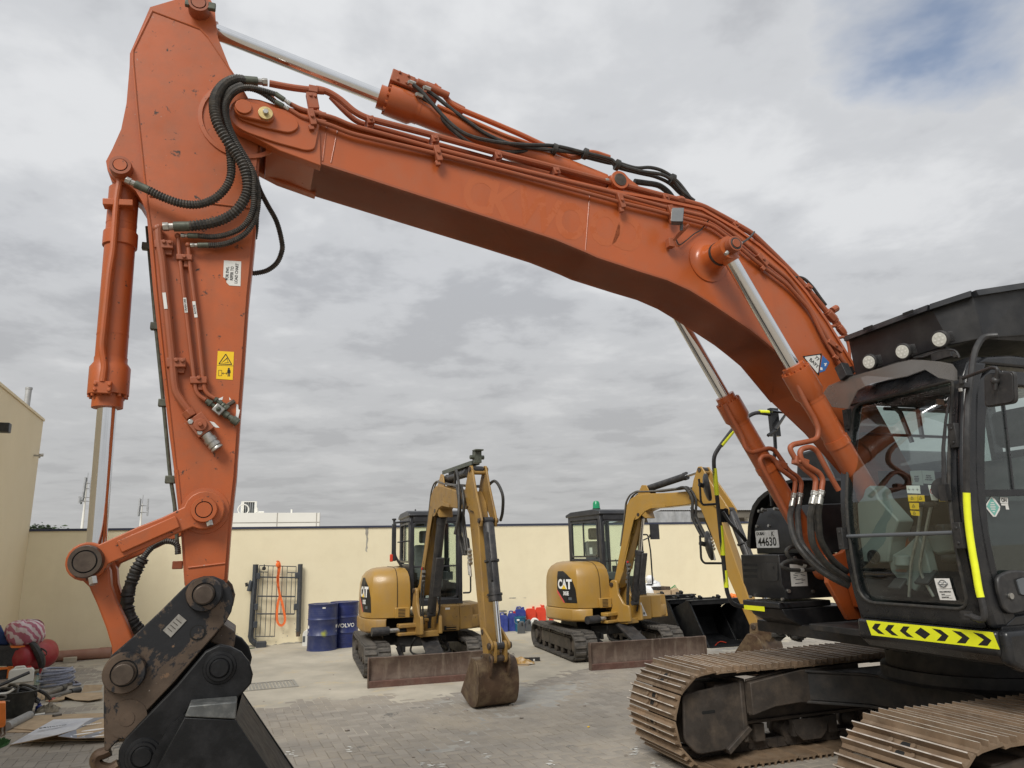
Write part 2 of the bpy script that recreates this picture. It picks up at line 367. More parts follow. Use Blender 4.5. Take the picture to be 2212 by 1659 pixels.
M['minicab'] = material('mini cab black', (.022, .023, .027), .4, var=.2, scale=5, dirt=((.07, .068, .065), .4, 9))
M['cylblack'] = material('black cylinder paint', (.028, .028, .030), .45, var=.25, scale=6, dirt=((.09, .08, .07), .5, 12))
M['red_stripe'] = material('red stripe', (.62, .09, .08), .45)
M['beacon'] = material('green beacon lens', (.01, .26, .11), .2, var=.1, scale=10)
M['beacon_red'] = material('red beacon lens', (.5, .06, .04), .25)
M['wall'] = material('cream render', (.84, .755, .54), .85, streak=((.70, .61, .43), .30, 2.2), var=.03, scale=.8, bump=.0015, bscale=110, dirt=((.74, .65, .45), .4, 3))
M['wall_base'] = material('spalled render patch', (.36, .34, .29), .9, var=.2, scale=9, bump=.003, bscale=40)
M['building'] = material('beige building render', (.74, .63, .43), .85, var=.03, scale=.8, bump=.002, bscale=80)
M['cap'] = material('dark blue coping', (.035, .042, .075), .5)
M['whitewall'] = material('white parapet', (.80, .79, .73), .8, var=.03, scale=.4)
M['greyjoint'] = material('grey joint', (.42, .40, .36), .8)
M['galv'] = material('galvanised steel', (.38, .39, .40), .5, .4, var=.15, scale=6)
M['acgrey'] = material('dark condenser fins', (.075, .085, .08), .6, var=.1)
M['paver'] = material('grey paving block', (.268, .242, .208), .86, var=.10, scale=2.2, attr=True, bump=.0016, bscale=90, dirt=((.36, .31, .24), .85, .8), chips=[((.15, .14, .125), .62, 1.1), ((.46, .42, .34), .735, 9)], coords='Object')
M['sand'] = material('joint sand', (.30, .26, .21), .95, var=.15, scale=3, bump=.002, bscale=60)
M['cement'] = material('spilled cement dust', (.44, .40, .325), .93, var=.13, scale=1.7, bump=.002, bscale=35, dirt=((.31, .285, .235), .95, .9), chips=[((.45, .385, .275), .58, 1.6), ((.24, .22, .19), .69, 5)])
M['slurry'] = material('grey slurry', (.30, .29, .265), .9, var=.15, scale=3, bump=.002, bscale=40, dirt=((.46, .42, .35), .6, 4))
M['grate'] = material('dusty grating', (.30, .285, .25), .7, .2, var=.2, scale=9)
M['stone'] = material('pebble', (.24, .21, .18), .9, var=.3, scale=12)
M['brown_pipe'] = material('brown drain pipe', (.33, .17, .125), .5, var=.08, scale=3, dirt=((.40, .28, .22), .4, 6))
M['drumblue'] = material('dark blue drum paint', (.016, .026, .125), .38, var=.12, scale=3, dirt=((.06, .07, .14), .4, 8), chips=((.40, .42, .48), .745, 9))
M['drumblue_s'] = material('faded blue drum paint', (.022, .034, .12), .46, var=.15, scale=3, dirt=((.08, .09, .15), .5, 8), chips=((.40, .42, .48), .73, 9), spray=((.30, .32, .015), (.03, -.29, .33), .085))
M['canblue'] = material('blue jerrycan plastic', (.022, .040, .23), .45, var=.12, scale=5, dirt=((.12, .14, .25), .3, 10))
M['canred'] = material('red jerrycan plastic', (.62, .052, .022), .42, var=.1, scale=5)
M['pail'] = material('teal pail', (.012, .105, .19), .4, var=.15, scale=9)
M['oilgrey'] = material('grey oil bottle', (.075, .08, .085), .42, var=.15, scale=8)
M['canwhite'] = material('white can plastic', (.72, .72, .68), .4, var=.05)
M['capred'] = material('red cap', (.45, .02, .02), .4)
M['sling'] = material('orange lifting sling', (.85, .17, .035), .75, var=.1, scale=30)
M['rackgrey'] = material('slate grey powder coat', (.045, .052, .062), .5, var=.12, scale=8, dirt=((.12, .12, .12), .3, 14))
M['compred'] = material('red compressor tank', (.33, .018, .03), .35, var=.1, scale=5, dirt=((.35, .12, .10), .4, 8))
M['hosecoil'] = material('clear blue grey hose', (.24, .26, .34), .28, var=.12, scale=14, coat=.3)
M['cardboard'] = material('corrugated cardboard', (.44, .33, .21), .85, var=.12, scale=5, dirt=((.28, .20, .13), .5, 7))
M['greytool'] = material('grey tool steel', (.13, .12, .105), .5, .3, var=.3, scale=14)
M['orangeplastic'] = material('orange plastic', (.78, .20, .03), .45, var=.1, scale=10)
M['tub'] = material('black rubber tub', (.024, .026, .024), .55, var=.25, scale=9, dirt=((.09, .085, .075), .5, 12))
M['rag'] = material('grimy rag', (.22, .19, .14), .95, var=.4, scale=22)
M['rag_dark'] = material('dark oily rag', (.075, .07, .06), .95, var=.5, scale=22)
M['turf'] = material('artificial turf', (.035, .11, .03), .9, var=.3, scale=30, bump=.006, bscale=160)
M['bluecloth'] = material('blue cloth', (.02, .05, .16), .8, var=.2, scale=9)
M['tarp'] = material('grey tarpaulin', (.34, .35, .36), .5, var=.2, scale=2, dirt=((.5, .51, .52), .5, 3))
M['roofsheet'] = material('weathered roof sheet', (.15, .135, .11), .7, var=.2, scale=1)
M['leaf'] = material('foliage', (.05, .075, .035), .8, var=.35, scale=3)
M['buttongrey'] = material('mid grey plastic', (.10, .11, .12), .5)

# ================================================================== THE SETTING
WA = R(22.7); WX = V((cos(WA), sin(WA), 0)); WN = V((sin(WA), -cos(WA), 0)); WO = V((-5.17, 15.80, 0)); WH = 2.41
def wl(s, t, z=0.): return WO+WX*s+WN*t+V((0, 0, z))                 # along the wall, out from the wall, up
def onwall(px, t=0.): return onplane(px, WO+WN*t, WN)
def wst(p): d = V(p)-WO; return d.dot(WX), d.dot(WN)
from mathutils import noise as mn
def fbm(x, y, sc, o=3, sd=0.): return sum(mn.noise(V((x*sc*2**k+sd, y*sc*2**k+sd*.7, sd)))/2**k for k in range(o))

# ground sheet with the joint sand in view between the blocks
mb = MB().mat(M['sand']); mb.add([(-400, -60, -.007), (400, -60, -.007), (400, 800, -.007), (-400, 800, -.007)], [(0, 1, 2, 3)])
ground = mb.build('ground', smooth=0, kind='structure')
PW = .1
cells = []
for i in range(-110, 165):
    for j in range(-5, 128):
        k = (i-j) % 4
        if k == 0: c = (i+1, j+.5, 0)
        elif k == 3: c = (i+.5, j+1, 1)
        else: continue
        p = wl(c[0]*PW, c[1]*PW)
        if p.y < 3.2: continue
        px = proj(p)
        if px[0] < -260 or px[0] > 2480 or px[1] > 1900: continue
        cells.append((px[1] < 1700 and 0 <= px[0] <= 2212, (p-EYE).length, p, c[2]))
cells.sort(key=lambda c: (not c[0], c[1]))
def paver_geo(mbx, p, vert, tone, dz, tilt):
    a = WA+(pi/2 if vert else 0); hx, hy = .0975, .0475; ax, ay = V((cos(a), sin(a), 0)), V((-sin(a), cos(a), 0)); vs = []
    for ins, z in ((0, -.03), (0, -.003), (.004, 0)):
        for sx, sy in ((-1, -1), (1, -1), (1, 1), (-1, 1)):
            vs.append(p+ax*(sx*(hx-ins))+ay*(sy*(hy-ins))+V((0, 0, z+dz+tilt[0]*sx+tilt[1]*sy)))
    mbx.add(vs, [(8, 9, 10, 11)]+[(r*4+q, r*4+(q+1) % 4, r*4+4+(q+1) % 4, r*4+4+q) for r in (0, 1) for q in range(4)])
rp = random.Random(4)
# alike single blocks share mesh data, four meshes of different tone
pmesh = []
def set_tone(me, tones):
    at = me.attributes.new('tone', 'FLOAT', 'FACE'); at.data.foreach_set('value', tones)
for q in range(10):
    b_ = MB().mat(M['paver']); sv, WA_ = WA, WA; paver_geo(b_, V((0, 0, 0)), 0, 0, 0, (0, 0))
    me = b_.mesh('paver', 0); set_tone(me, [.2+.07*q]*len(me.polygons)); pmesh.append(me)
for vis, dist, p, vert in cells[:300]:
    o = bpy.data.objects.new('paver', pmesh[rp.randrange(10)]); COL.objects.link(o); o.parent = ground
    o.location = p+V((0, 0, rp.uniform(-.0015, .0015))); o.rotation_euler = (rp.uniform(-.008, .008), rp.uniform(-.012, .012), pi/2 if vert else 0)
mb = MB().mat(M['paver']); tones = []
for vis, dist, p, vert in cells[300:]:
    t = rp.betavariate(2.2, 2.2); n0 = len(mb.f)
    paver_geo(mb, p, vert, t, rp.uniform(-.0018, .0018), (rp.uniform(-.0010, .0010), rp.uniform(-.0007, .0007)))
    tones += [t]*(len(mb.f)-n0)
o = bpy.data.objects.new('paver', mb.mesh('paver_rest', 0, recalc=False)); COL.objects.link(o); o.parent = ground; o['kind'] = 'stuff'
set_tone(o.data, tones)

# dust and spilled cement that hides the joints in the middle of the yard
def smear(name, s0, s1, t0, t1, mask, mt, amp=.012, sd=1.3, step=.055):
    ns, ntt = int((s1-s0)/step), int((t1-t0)/step); vs = {}; fs = []; g = MB().mat(mt)
    H = []
    for i in range(ns+1):
        for j in range(ntt+1):
            s, t = s0+(s1-s0)*i/ns, t0+(t1-t0)*j/ntt
            h = mask(s, t)+.55*fbm(s, t*1.6, .9, 4, sd)+.18*fbm(s, t, 5, 3, sd+4)
            H.append((wl(s, t, max(-.010, min(.0045, amp*h))), h))
    idx = {}
    for i in range(ns):
        for j in range(ntt):
            q = [i*(ntt+1)+j, (i+1)*(ntt+1)+j, (i+1)*(ntt+1)+j+1, i*(ntt+1)+j+1]
            if max(H[k][1] for k in q) > -.5:
                f = []
                for k in q:
                    if k not in idx: idx[k] = len(g.v); g.v.append(H[k][0])
                    f.append(idx[k])
                g.f.append(tuple(f)); g.m.append(0)
    return g.build(name, smooth=60, kind='structure')
def sst(a, b, x): x = max(0, min(1, (x-a)/(b-a))); return x*x*(3-2*x)
smear('cement_spill', -4.2, 14, -.05, 8.6, lambda s, t: 1.15-1.8*sst(4.6, 7.6, t-.02*s+.25*max(0, s-3))-1.6*sst(-1.6, -4.0, s)+.7*math.exp(-((s-2.2)**2/2.2+(t-6.3)**2/.9)), M['cement'])
smear('slurry_patch', .6, 9.5, 3.2, 9.6, lambda s, t: -.55+.75*math.exp(-((s-2.3)**2/1.2+(t-7.2)**2/1.5))+.35*math.exp(-((s-6)**2/6+(t-5.)**2/.8)), M['slurry'], .008, 7.7)
# pebbles and chips lying about
PEB = ['brown stone chip just left of the muddy upright bucket', 'pale stone chip just in front of the muddy upright bucket', 'brown stone chip just right of the muddy upright bucket', 'dark flat chip on the paving a pace right of the muddy bucket',
 'small yellow bottle cap lying on the paving left of the far track', 'brown pebble close to the front of the far rusty track', 'dark chip on the open paving midway below the muddy bucket', 'tiny dark pebble near the lower edge of the open paving',
 'dark pebble on the dusty cement in front of the left blade', 'small dark chip on the cement below the drain grate', 'small white pebble on the cement right of the black bucket', 'white pebble at the edge of the cement below the left blade',
 'small pale pebble on the paving below the left blade', 'grey pebble on the paving below the right blade', 'tiny grey pebble on the paving left of and below the muddy bucket', 'dark pebble on the paving between the cardboard and the printed carton',
 'long dark chip at the foot of the dusty cement, left of the open paving', 'small dark pebble between the two small excavators', 'small dark pebble on the cement beside the left rubber track', 'flat brown chip on the paving below the right blade']
for i, (q, r) in enumerate([(zO(1125, 300), .022), (zO(1230, 369), .02), (zO(1492, 338), .018), (zO(1552, 412), .018), (zO(1942, 463), .013), (zO(2160, 629), .014), (zO(1008, 598), .016), (zO(925, 639), .011), (zO(440, 246), .014), (zO(57, 314), .012), (zO(254, 366), .012), (zO(668, 348), .013), (zO(812, 467), .011), (zO(1768, 336), .015), (zO(1046, 472), .01), (zT(375, 1467), .014), (zO(540, 484), .022), (zO(1816, 160), .012), (zO(462, 160), .011), (zO(1920, 341), .016)]):
    c = atz(q); g = MB().mat(M['stone'] if i != 4 else M['yellowlabel']); g.ball(c+V((0, 0, r*.35)), (r*1.3, r, r*.55), 7, 5, .22)
    g.build('pebble' if i != 4 else 'bottle_cap', smooth=50, label=PEB[i], cat='pebble' if i != 4 else 'bottle cap', group='stone chips scattered on the paving' if i != 4 else None)

g = MB().mat(M['canwhite']); rq = random.Random(21)
for q, n_, w in ((zO(205, 610), 9, 26), (zO(960, 690), 5, 12), (zO(1035, 680), 7, 14), (zO(1090, 690), 6, 12), (zO(1345, 628), 5, 16), (zO(1250, 548), 4, 40), (zO(1735, 672), 6, 14), (zO(2200, 600), 5, 12), (zO(545, 590), 5, 14), (zL(240, 1500), 6, 12), (zL(420, 1640), 8, 22), (zO(1040, 348), 4, 30)):
    for k in range(n_):
        x, y = q[0]+rq.uniform(-w, w)*.55, q[1]+rq.uniform(-9, 9); c = atz((x, y), .0035); s = rq.uniform(.006, .022); a = rq.uniform(0, 3)
        g.add([c+V((s*rq.uniform(.5, 1.3)*cos(a+t)*1.6, s*rq.uniform(.4, 1.)*sin(a+t), 0)) for t in (0, 1.2, 2.4, 3.6, 4.9)], [(0, 1, 2, 3, 4)])
g.build('paint_splashes', smooth=0, kind='stuff')
# boundary wall
wall = MB().mat(M['wall'])
wall.add([wl(s, t, z) for z in (-.05, WH) for s, t in ((-9, 0), (30, 0), (30, -.22), (-9, -.22))], [(0, 3, 2, 1), (4, 5, 6, 7), (0, 1, 5, 4), (1, 2, 6, 5), (2, 3, 7, 6), (3, 0, 4, 7)])
wob = wall.build('boundary_wall', smooth=0, label='long low cream rendered wall closing the back of the yard', cat='wall')
g = MB().mat(M['cap'])
for a_, b_, dz in ((-9, 3.55, 0.), (3.552, 30, .012)):
    g.add([wl(s, t, z) for z in (WH+.001+dz, WH+.045+dz) for s, t in ((a_, .025), (b_, .025), (b_, -.245), (a_, -.245))], [(0, 3, 2, 1), (4, 5, 6, 7), (0, 1, 5, 4), (1, 2, 6, 5), (2, 3, 7, 6), (3, 0, 4, 7)])
g.build('coping', wob)
def patch(pts, mt, name='plaster_patch', jag=.02, t=.004, par=None, seed=1):
    rr = random.Random(seed); P = []
    for a, b in zip(pts, pts[1:]+pts[:1]):
        A, B = onwall(a), onwall(b); m = max(1, int((B-A).length/.05))
        for k in range(m): P.append(A.lerp(B, k/m)+WX*rr.uniform(-jag, jag)+V((0, 0, rr.uniform(-jag, jag)*.7)))
    g = MB().mat(mt); n = len(P); g.add([p+WN*.0005 for p in P]+[p+WN*t for p in P], [tuple(range(n, 2*n))]+[(i, (i+1) % n, n+(i+1) % n, n+i) for i in range(n)])
    return g.build(name, par or wob, smooth=0)
patch([zF(283, 497), zF(302, 492), zF(300, 545), zF(294, 640), zF(287, 632), zF(292, 560), zF(283, 530)], M['wall_base'], jag=.012)
patch([zQ(60, 1310), zQ(130, 1290), zQ(330, 1300), zQ(640, 1285), zQ(780, 1255), zQ(960, 1250), zQ(1020, 1262), zQ(1020, 1345), zQ(60, 1400)], M['wall_base'], seed=4)
patch([zU(160, 655), zU(250, 640), zU(390, 635), zU(395, 660), zU(300, 680), zU(160, 690)], M['wall_base'], seed=6)
patch([zU(440, 425), zU(545, 424), zU(545, 438), zU(440, 440)], M['wall_base'], jag=.006, seed=7)
patch([zU(660, 428), zU(720, 430), zU(700, 436)], M['wall_base'], jag=.004, seed=8)
patch([zN(1250, 1405), zN(1365, 1388), zN(1365, 1402), zN(1255, 1416)], M['wall_base'], jag=.008, seed=9)
rr = random.Random(12)
for _ in range(26):
    x, y = rr.choice([(rr.uniform(100, 620), rr.uniform(1100, 1260)), (rr.uniform(640, 980), rr.uniform(1000, 1250))]); s = rr.uniform(4, 13)
    patch([zQ(x, y), zQ(x+s, y-s*.4), zQ(x+s*1.3, y+s*.8), zQ(x+.2*s, y+s)], M['wall_base'], 'plaster_chip', .006, .003, seed=_)

# beige building on the left
bc = onwall((63, 1150)); bs, _t = wst(bc)
top = onplane((90, 910), bc, WX); bh = 4.55
for _ in range(1):
    # height where the corner's vertical meets the sight line to the roof corner
    d = raydir(90, 910); k = V((bc.x, bc.y, 0)).length/V((d.x, d.y, 0)).length; bh = CH+d.z*k
g = MB().mat(M['building'])
g.add([wl(s, t, z) for z in (-.05, bh) for s, t in ((bs, .003), (bs, 15), (bs-8, 15), (bs-8, .003))], [(0, 1, 2, 3), (7, 6, 5, 4), (0, 4, 5, 1), (1, 5, 6, 2), (2, 6, 7, 3), (3, 7, 4, 0)])
bld = empty('building', wl(bs, 5), 0, 'tall plain beige rendered building wall rising at the left edge', 'building')
def reparent(o, p): o.parent = p; o.matrix_parent_inverse = Matrix.Translation(p.location).inverted(); return o
reparent(g.build('wall', smooth=0), bld)
g = MB().mat(M['building'])
g.add([wl(s, t, z) for z in (bh+.002, bh+.05) for s, t in ((bs+.02, -.02), (bs+.02, 15.02), (bs-.25, 15.02), (bs-.25, -.02))], [(0, 1, 2, 3), (7, 6, 5, 4), (0, 4, 5, 1), (1, 5, 6, 2), (2, 6, 7, 3), (3, 7, 4, 0)])
reparent(g.build('parapet_edge', smooth=0), bld)
def onb(px, out=0.): return onplane(px, wl(bs+out, 0), WX)
g = MB().mat(M['galv']); p = onb((57, 880), -.3); g.cyl((p.x, p.y, bh-.1), (p.x, p.y, bh+.62), .055); g.cyl((p.x, p.y, bh+.62), (p.x, p.y, bh+.66), .064)
reparent(g.build('flue_pipe', smooth=30), bld)
g = MB().mat(M['plasticblack']); p = onb((6, 924), .09); g.box(p, (.2, .16, .15), Matrix.Rotation(WA, 3, 'Z')); g.box(p-WX*.09+V((0, 0, -.02)), (.06, .05, .04), Matrix.Rotation(WA, 3, 'Z'))
reparent(g.build('floodlight', bevel=.01), bld)
g = MB().mat(M['steel']); p = onb(zoom(0, 1450, 1.054)(140, 362)); g.cyl(p-WX*.02, p+WX*.16, .018, n=10); g.cyl(p+WX*.1+V((0, 0, -.05)), p+WX*.1+V((0, 0, .02)), .015, n=8); g.box(p+WX*.12+V((0, 0, .03)), (.1, .02, .012))
reparent(g.build('wall_tap'), bld)

# far things beyond the wall
def far(px, t): return onplane(px, WO-WN*t, WN)
FB = 26.
a = far(zAG(-500, 528), FB); b = far(zAG(1600, 520), FB); bz = (far(zAG(850, 527), FB)).z; s0 = wst(a)[0]; s1 = wst(b)[0]
wb = empty('white_building', wl(s1-4, -FB), 0, 'white parapet of a flat roofed building showing above the wall', 'building')
g = MB().mat(M['whitewall']); tj = -FB
zj = far(zAG(850, 700), FB).z
def wbox(g, s0, s1, t0, t1, z0, z1):
    g.add([wl(s, t, z) for z in (z0, z1) for s, t in ((s0, t0), (s1, t0), (s1, t1), (s0, t1))], [(0, 3, 2, 1), (4, 5, 6, 7), (0, 1, 5, 4), (1, 2, 6, 5), (2, 3, 7, 6), (3, 0, 4, 7)])
wbox(g, s0, s1-.02, tj-6, tj-.03, -.05, bz-.02); reparent(g.build('wall', smooth=0), wb)
js = [s0]+[wst(far(zAG(x, 600), FB))[0] for x in (850, 1535)]+[s1]
for i in range(3):
    for z0_, z1_ in ((zj+.03, bz), (1.5, zj-.03)):
        g = MB().mat(M['whitewall']); wbox(g, js[i]+.03, js[i+1]-.03, tj-.029, tj, z0_, z1_); reparent(g.build('panel', smooth=0), wb)
g = MB().mat(M['greyjoint']); wbox(g, s0, s1, tj-.0285, tj-.018, 1.5, bz-.01); reparent(g.build('joint_backing', smooth=0), wb)
g = MB().mat(M['whitewall']); p = far(zAG(1098, 500), FB+.5); g.cyl((p.x, p.y, bz-.1), (p.x, p.y, far(zAG(1098, 468), FB+.5).z), .05, n=10); reparent(g.build('vent_stub'), wb)
ac = empty('condenser', (*far(zAG(350, 520), FB+.6).xy, bz), 0, 'grey air conditioning condenser standing on the white parapet', 'condenser')
c0 = far(zAG(228, 330), FB+.6); c1 = far(zAG(485, 520), FB+.6); a_, b_ = wst(c0)[0], wst(c1)[0]
g = MB().mat(M['acgrey']); wbox(g, a_+.1, b_-.1, -FB-1.2, -FB-.62, bz-.02, c0.z-.04); reparent(g.build('coil', smooth=0), ac)
for i in range(6):
    g = MB().mat(M['galv']); x = a_+.12+(b_-a_-.24)*i/5; wbox(g, x-.02, x+.02, -FB-.619, -FB-.58, bz, c0.z-.05); reparent(g.build('grille_bar', smooth=0), ac)
g = MB().mat(M['whitewall']); wbox(g, a_, b_, -FB-1.22, -FB-.56, c0.z-.039, c0.z+.01); wbox(g, a_, a_+.14, -FB-1.2, -FB-.56, bz, c0.z-.04); wbox(g, b_-.12, b_, -FB-1.2, -FB-.56, bz, c0.z-.04); reparent(g.build('casing', smooth=0), ac)
g = MB().mat(M['whitewall']); cc = far(zAG(258, 470), FB+.3); rr_ = .28
g.tube([cc+WX*(rr_*cos(a))+V((0, 0, rr_*sin(a))) for a in [2*pi*i/28 for i in range(28)]], .035, 8, closed=True)
g.cyl(far(zAG(490, 440), FB+.3), far(zAG(495, 515), FB+.3), .07, n=10); g.cyl(far(zAG(495, 518), FB+.3), far(zAG(615, 515), FB+.3), .05, n=10); reparent(g.build('insulated_pipe'), ac)

zH = zoom(0, 1450, 1.054)
def mast(lab, lo, hi, clusters, Y=75.):
    d = raydir(*lo); P0 = EYE+d*(Y/d.y); d = raydir(*hi); z1 = (EYE+d*(Y/d.y)).z
    e = empty('cell_mast', (P0.x, P0.y, 0), 0, lab, 'mast', 'distant cell masts beyond the wall')
    k = Y/(FPX)
    g = MB().mat(M['whitewall']); g.tube([(0, 0, 0), (0, 0, z1*.55), (0, 0, z1)], [.20, .14, .05], 8); g.build('pole', e)
    g = MB().mat(M['galv']); g.cyl((0, 0, z1), (0, 0, z1+.9), .03, n=6); g.build('lightning_rod', e)
    for (yy, w, h) in clusters:
        d = raydir(lo[0], yy); z = (EYE+d*(Y/d.y)).z
        g = MB().mat(M['galv'])
        for a in range(3): g.cyl((0, 0, z), (w*cos(a*2.1+.4), w*sin(a*2.1+.4), z), .05, n=6)
        g.build('bracket', e)
        for a in range(3):
            g = MB().mat(M['galv' if a != 1 else 'acgrey']); g.box((w*cos(a*2.1+.4), w*sin(a*2.1+.4), z+.1), (.15, .10, h*.8)); g.build('antenna', e)
mast('taller distant cell mast, left of the two above the wall', zH(340, 668), zH(360, 470), [(zH(0, 478)[1], .35, 1.3), (zH(0, 500)[1], .4, 1.3), (zH(0, 552)[1], .9, .9), (zH(0, 536)[1], .45, 1.0)])
mast('shorter distant cell mast close to the orange stick', zH(581, 668), zH(592, 562), [(zH(0, 570)[1], .5, 1.5), (zH(0, 598)[1], .55, 1.2)])
def tree(lab, px, t, r, h):
    p = far(px, t); e = empty('tree', (p.x, p.y, 0), 0, lab, 'tree', 'tree tops peeping over the wall')
    g = MB().mat(material('bark'+lab[:4], (.12, .09, .06), .9)); g.tube([(0, 0, 0), (.1, 0, p.z*.5), (0, 0, p.z-.2)], [.18, .12, .05], 7); g.build('trunk', e)
    g = MB().mat(M['leaf']); q = random.Random(int(px[0]))
    for _ in range(420):
        a, b, c = q.gauss(0, .5)*r, q.gauss(0, .5)*r, q.gauss(0, .42)*h; s = q.uniform(.07, .16)
        R_ = Matrix.Rotation(q.uniform(0, 6), 3, 'Z') @ Matrix.Rotation(q.uniform(-1, 1), 3, 'X')
        g.add([V((a, b, p.z+c))+R_ @ V(v)*s for v in ((-1, 0, 0), (0, -.6, .2), (1, 0, 0), (0, .6, .2))], [(0, 1, 2, 3)])
    g.build('crown', e, smooth=0)
tree('small round tree top peeping over the wall near the building', zS(495, 128), 24, .9, .25)
tree('narrow dark tree top far behind the corrugated shed', zAB(262, 1345), 60, .55, .8)

# shed with corrugated roof and tarpaulin beyond the wall
ST = 9.
sh = empty('shed', wl(14, -ST-2), 0, 'open shed with a corrugated roof and grey tarpaulin behind the wall', 'shed')
a = far(zV(330, 852), ST); sa = wst(a)[0]; zr = far(zV(900, 858), ST).z; sb = wst(far(zAB(600, 1200), ST))[0]+6
zlo = far(zAB(200, 1285), ST).z
g = MB().mat(M['roofsheet']); n = int((sb-sa)/.055)
g.grid(lambda u, v: wl(sa+(sb-sa)*u, -ST-4.2*v, zr+.012*(1 if int(round(u*n)) % 2 else -1)-.35*v), n, 1)
g.build('roof_sheet', None, smooth=0).parent = None
bpy.data.objects['roof_sheet'].parent = sh; bpy.data.objects['roof_sheet'].matrix_parent_inverse = Matrix.Translation(sh.location).inverted()
g = MB().mat(M['roofsheet']); wbox(g, sa+.1, sb, -ST-.25, -ST-.1, zlo, zr-.05); wbox(g, sa+.1, sb, -ST-3.9, -ST-3.8, zlo-.5, zr-.5); reparent(g.build('beam', smooth=0), sh)
for x in (735, 1480):
    s = wst(far(zV(x, 900), ST+.3))[0]; g = MB().mat(M['whitewall']); wbox(g, s-.07, s+.07, -ST-.5, -ST-.3, -.05, zr-.06); reparent(g.build('post', smooth=0), sh)
for z_ in (.18, .42):
    s = wst(far(zV(735, 900), ST+.3))[0]; g = MB().mat(M['roofsheet']); wbox(g, s+.08, sb-.2, -ST-.45, -ST-.38, zlo-z_-.05, zlo-z_+.02); reparent(g.build('rail', smooth=0), sh)
sL, sR = wst(far(zV(190, 900), ST))[0], wst(far(zV(722, 900), ST))[0]
g = MB().mat(M['tarp'])
g.grid(lambda u, v: wl(sL+(sR-sL)*u+.4*(1-u)*(v-.6), -ST+.02+.05*mn.noise(V((u*9, v*2.5, 1)))+.03*mn.noise(V((u*22, v*4+u*6, 5))), zr-.05-v*1.4), 50, 14)
reparent(g.build('tarpaulin', smooth=80), sh)

# drain grating in the paving
cs = [atz(zE(*q)) for q in ((1110, 1190), (1310, 1175), (1315, 1220), (1085, 1235))]
c = sum(cs, V())/4; dg = empty('drain_grate', (c.x, c.y, 0), WA, 'flat dusty slotted drain grating in the paving near the black bucket', 'drain grate')
g = MB().mat(M['grate'])
for x, y, w, d in ((0, .29, .80, .04), (0, -.29, .80, .04), (-.38, 0, .04, .54), (.38, 0, .04, .54)): g.box((x, y, .006), (w, d, .02))
g.build('frame', dg)
for i in range(15):
    g = MB().mat(M['grate']); g.box((-.336+i*.048, 0, .004), (.026, .535, .014)); g.build('bar', dg)

# ================================================================== THE BIG EXCAVATOR  (local x forward, y towards its left side, z up; origin under the slewing ring)
PHI = R(20.3); XC = V((3.6913, 6.1965, 0))
XF = V((-cos(PHI), -sin(PHI), 0)); XL = V((sin(PHI), -cos(PHI), 0))
def loc(P): d = P-XC; return V((d.dot(XF), d.dot(XL), P.z))
def Ly(px, y): return loc(onplane(px, XC+XL*y, XL))
def Lx(px, x): return loc(onplane(px, XC+XF*x, XF))
def p2(px, y): q = Ly(px, y); return (q.x, q.z)
def T(pts, y): 
    ys = y if isinstance(y, (list, tuple)) else [y]*len(pts)
    return [Ly(p, q) for p, q in zip(pts, ys)]
def lin(a, b, n): return [a+(b-a)*i/(n-1) for i in range(n)]
EX = empty('excavator', XC, pi+PHI, 'large tracked excavator with orange boom and stick and black cab', 'excavator')
OR, ORW, ORD = M['orange'], M['orange_worn'], M['orange_dull']

# ---- boom
top = [zA(1200, 672), zA(1500, 722), zB(90, 432), zB(250, 515), zB(450, 567), zB(900, 688), zB(1400, 815), zB(2212, 1008), zC(400, 310), zC(700, 372), zC(850, 405), zC(960, 468), zC(1110, 555), zC(1270, 670), zC(1460, 835), zC(1610, 1010), zC(1760, 1220), zC(1870, 1400), zC(1990, 1600)]
bot = [zI(870, 370), zI(640, 150), zC(1400, 1452), zC(1300, 1368), zC(1200, 1288), zC(1050, 1188), zC(900, 1088), zC(760, 1002), zC(600, 930), zC(400, 868), zC(90, 766), zC(0, 724), zB(1800, 1368), zB(1400, 1236), zB(900, 1076), zB(290, 880), zB(110, 822), zA(1560, 1068), zA(1400, 1002), zA(1240, 950)]
ft = circ(.42, 2.02, .20, 8, R(70), R(250))
BO = [p2(q, .22) for q in top]+ft+[p2(q, .22) for q in bot]
g = MB().mat(OR); g.prism(BO, -.205, .205)
ns = len(top)
boom = None
# side plates stand a little proud of the top and bottom plates
for sg in (1, -1): g.prism(BO, sg*.206, sg*.22)
boom = g.build('boom', EX, bevel=.004, label='long curved orange boom')
g = MB().mat(OR)            # bottom plate lips and the weld beads
for a, b in ((zB(243, 548), zB(190, 812)), (zC(42, 280), zC(8, 712)), (zB(160, 545), zB(130, 800))):
    A_, B_ = Ly(a, .222), Ly(b, .222); g.tube([A_, A_.lerp(B_, .5), B_], .004, 6)
g.build('weld_bead', boom)
def edge_strip(pts, w, y0, y1, name, mt, par):
    P = [V(p2(q, .22)) for q in pts]; Pn = []
    for i, p in enumerate(P):
        d = (P[min(i+1, len(P)-1)]-P[max(i-1, 0)]).normalized(); Pn.append(tuple(p+V((-d.y, d.x))*w))
    g = MB().mat(mt); g.prism([tuple(p) for p in P]+Pn[::-1], y0, y1); return g.build(name, par)
edge_strip(top[2:], .022, -.235, .235, 'top_flange', OR, boom)
edge_strip(bot[1:-2], .014, -.228, .228, 'bottom_flange', ORD, boom)
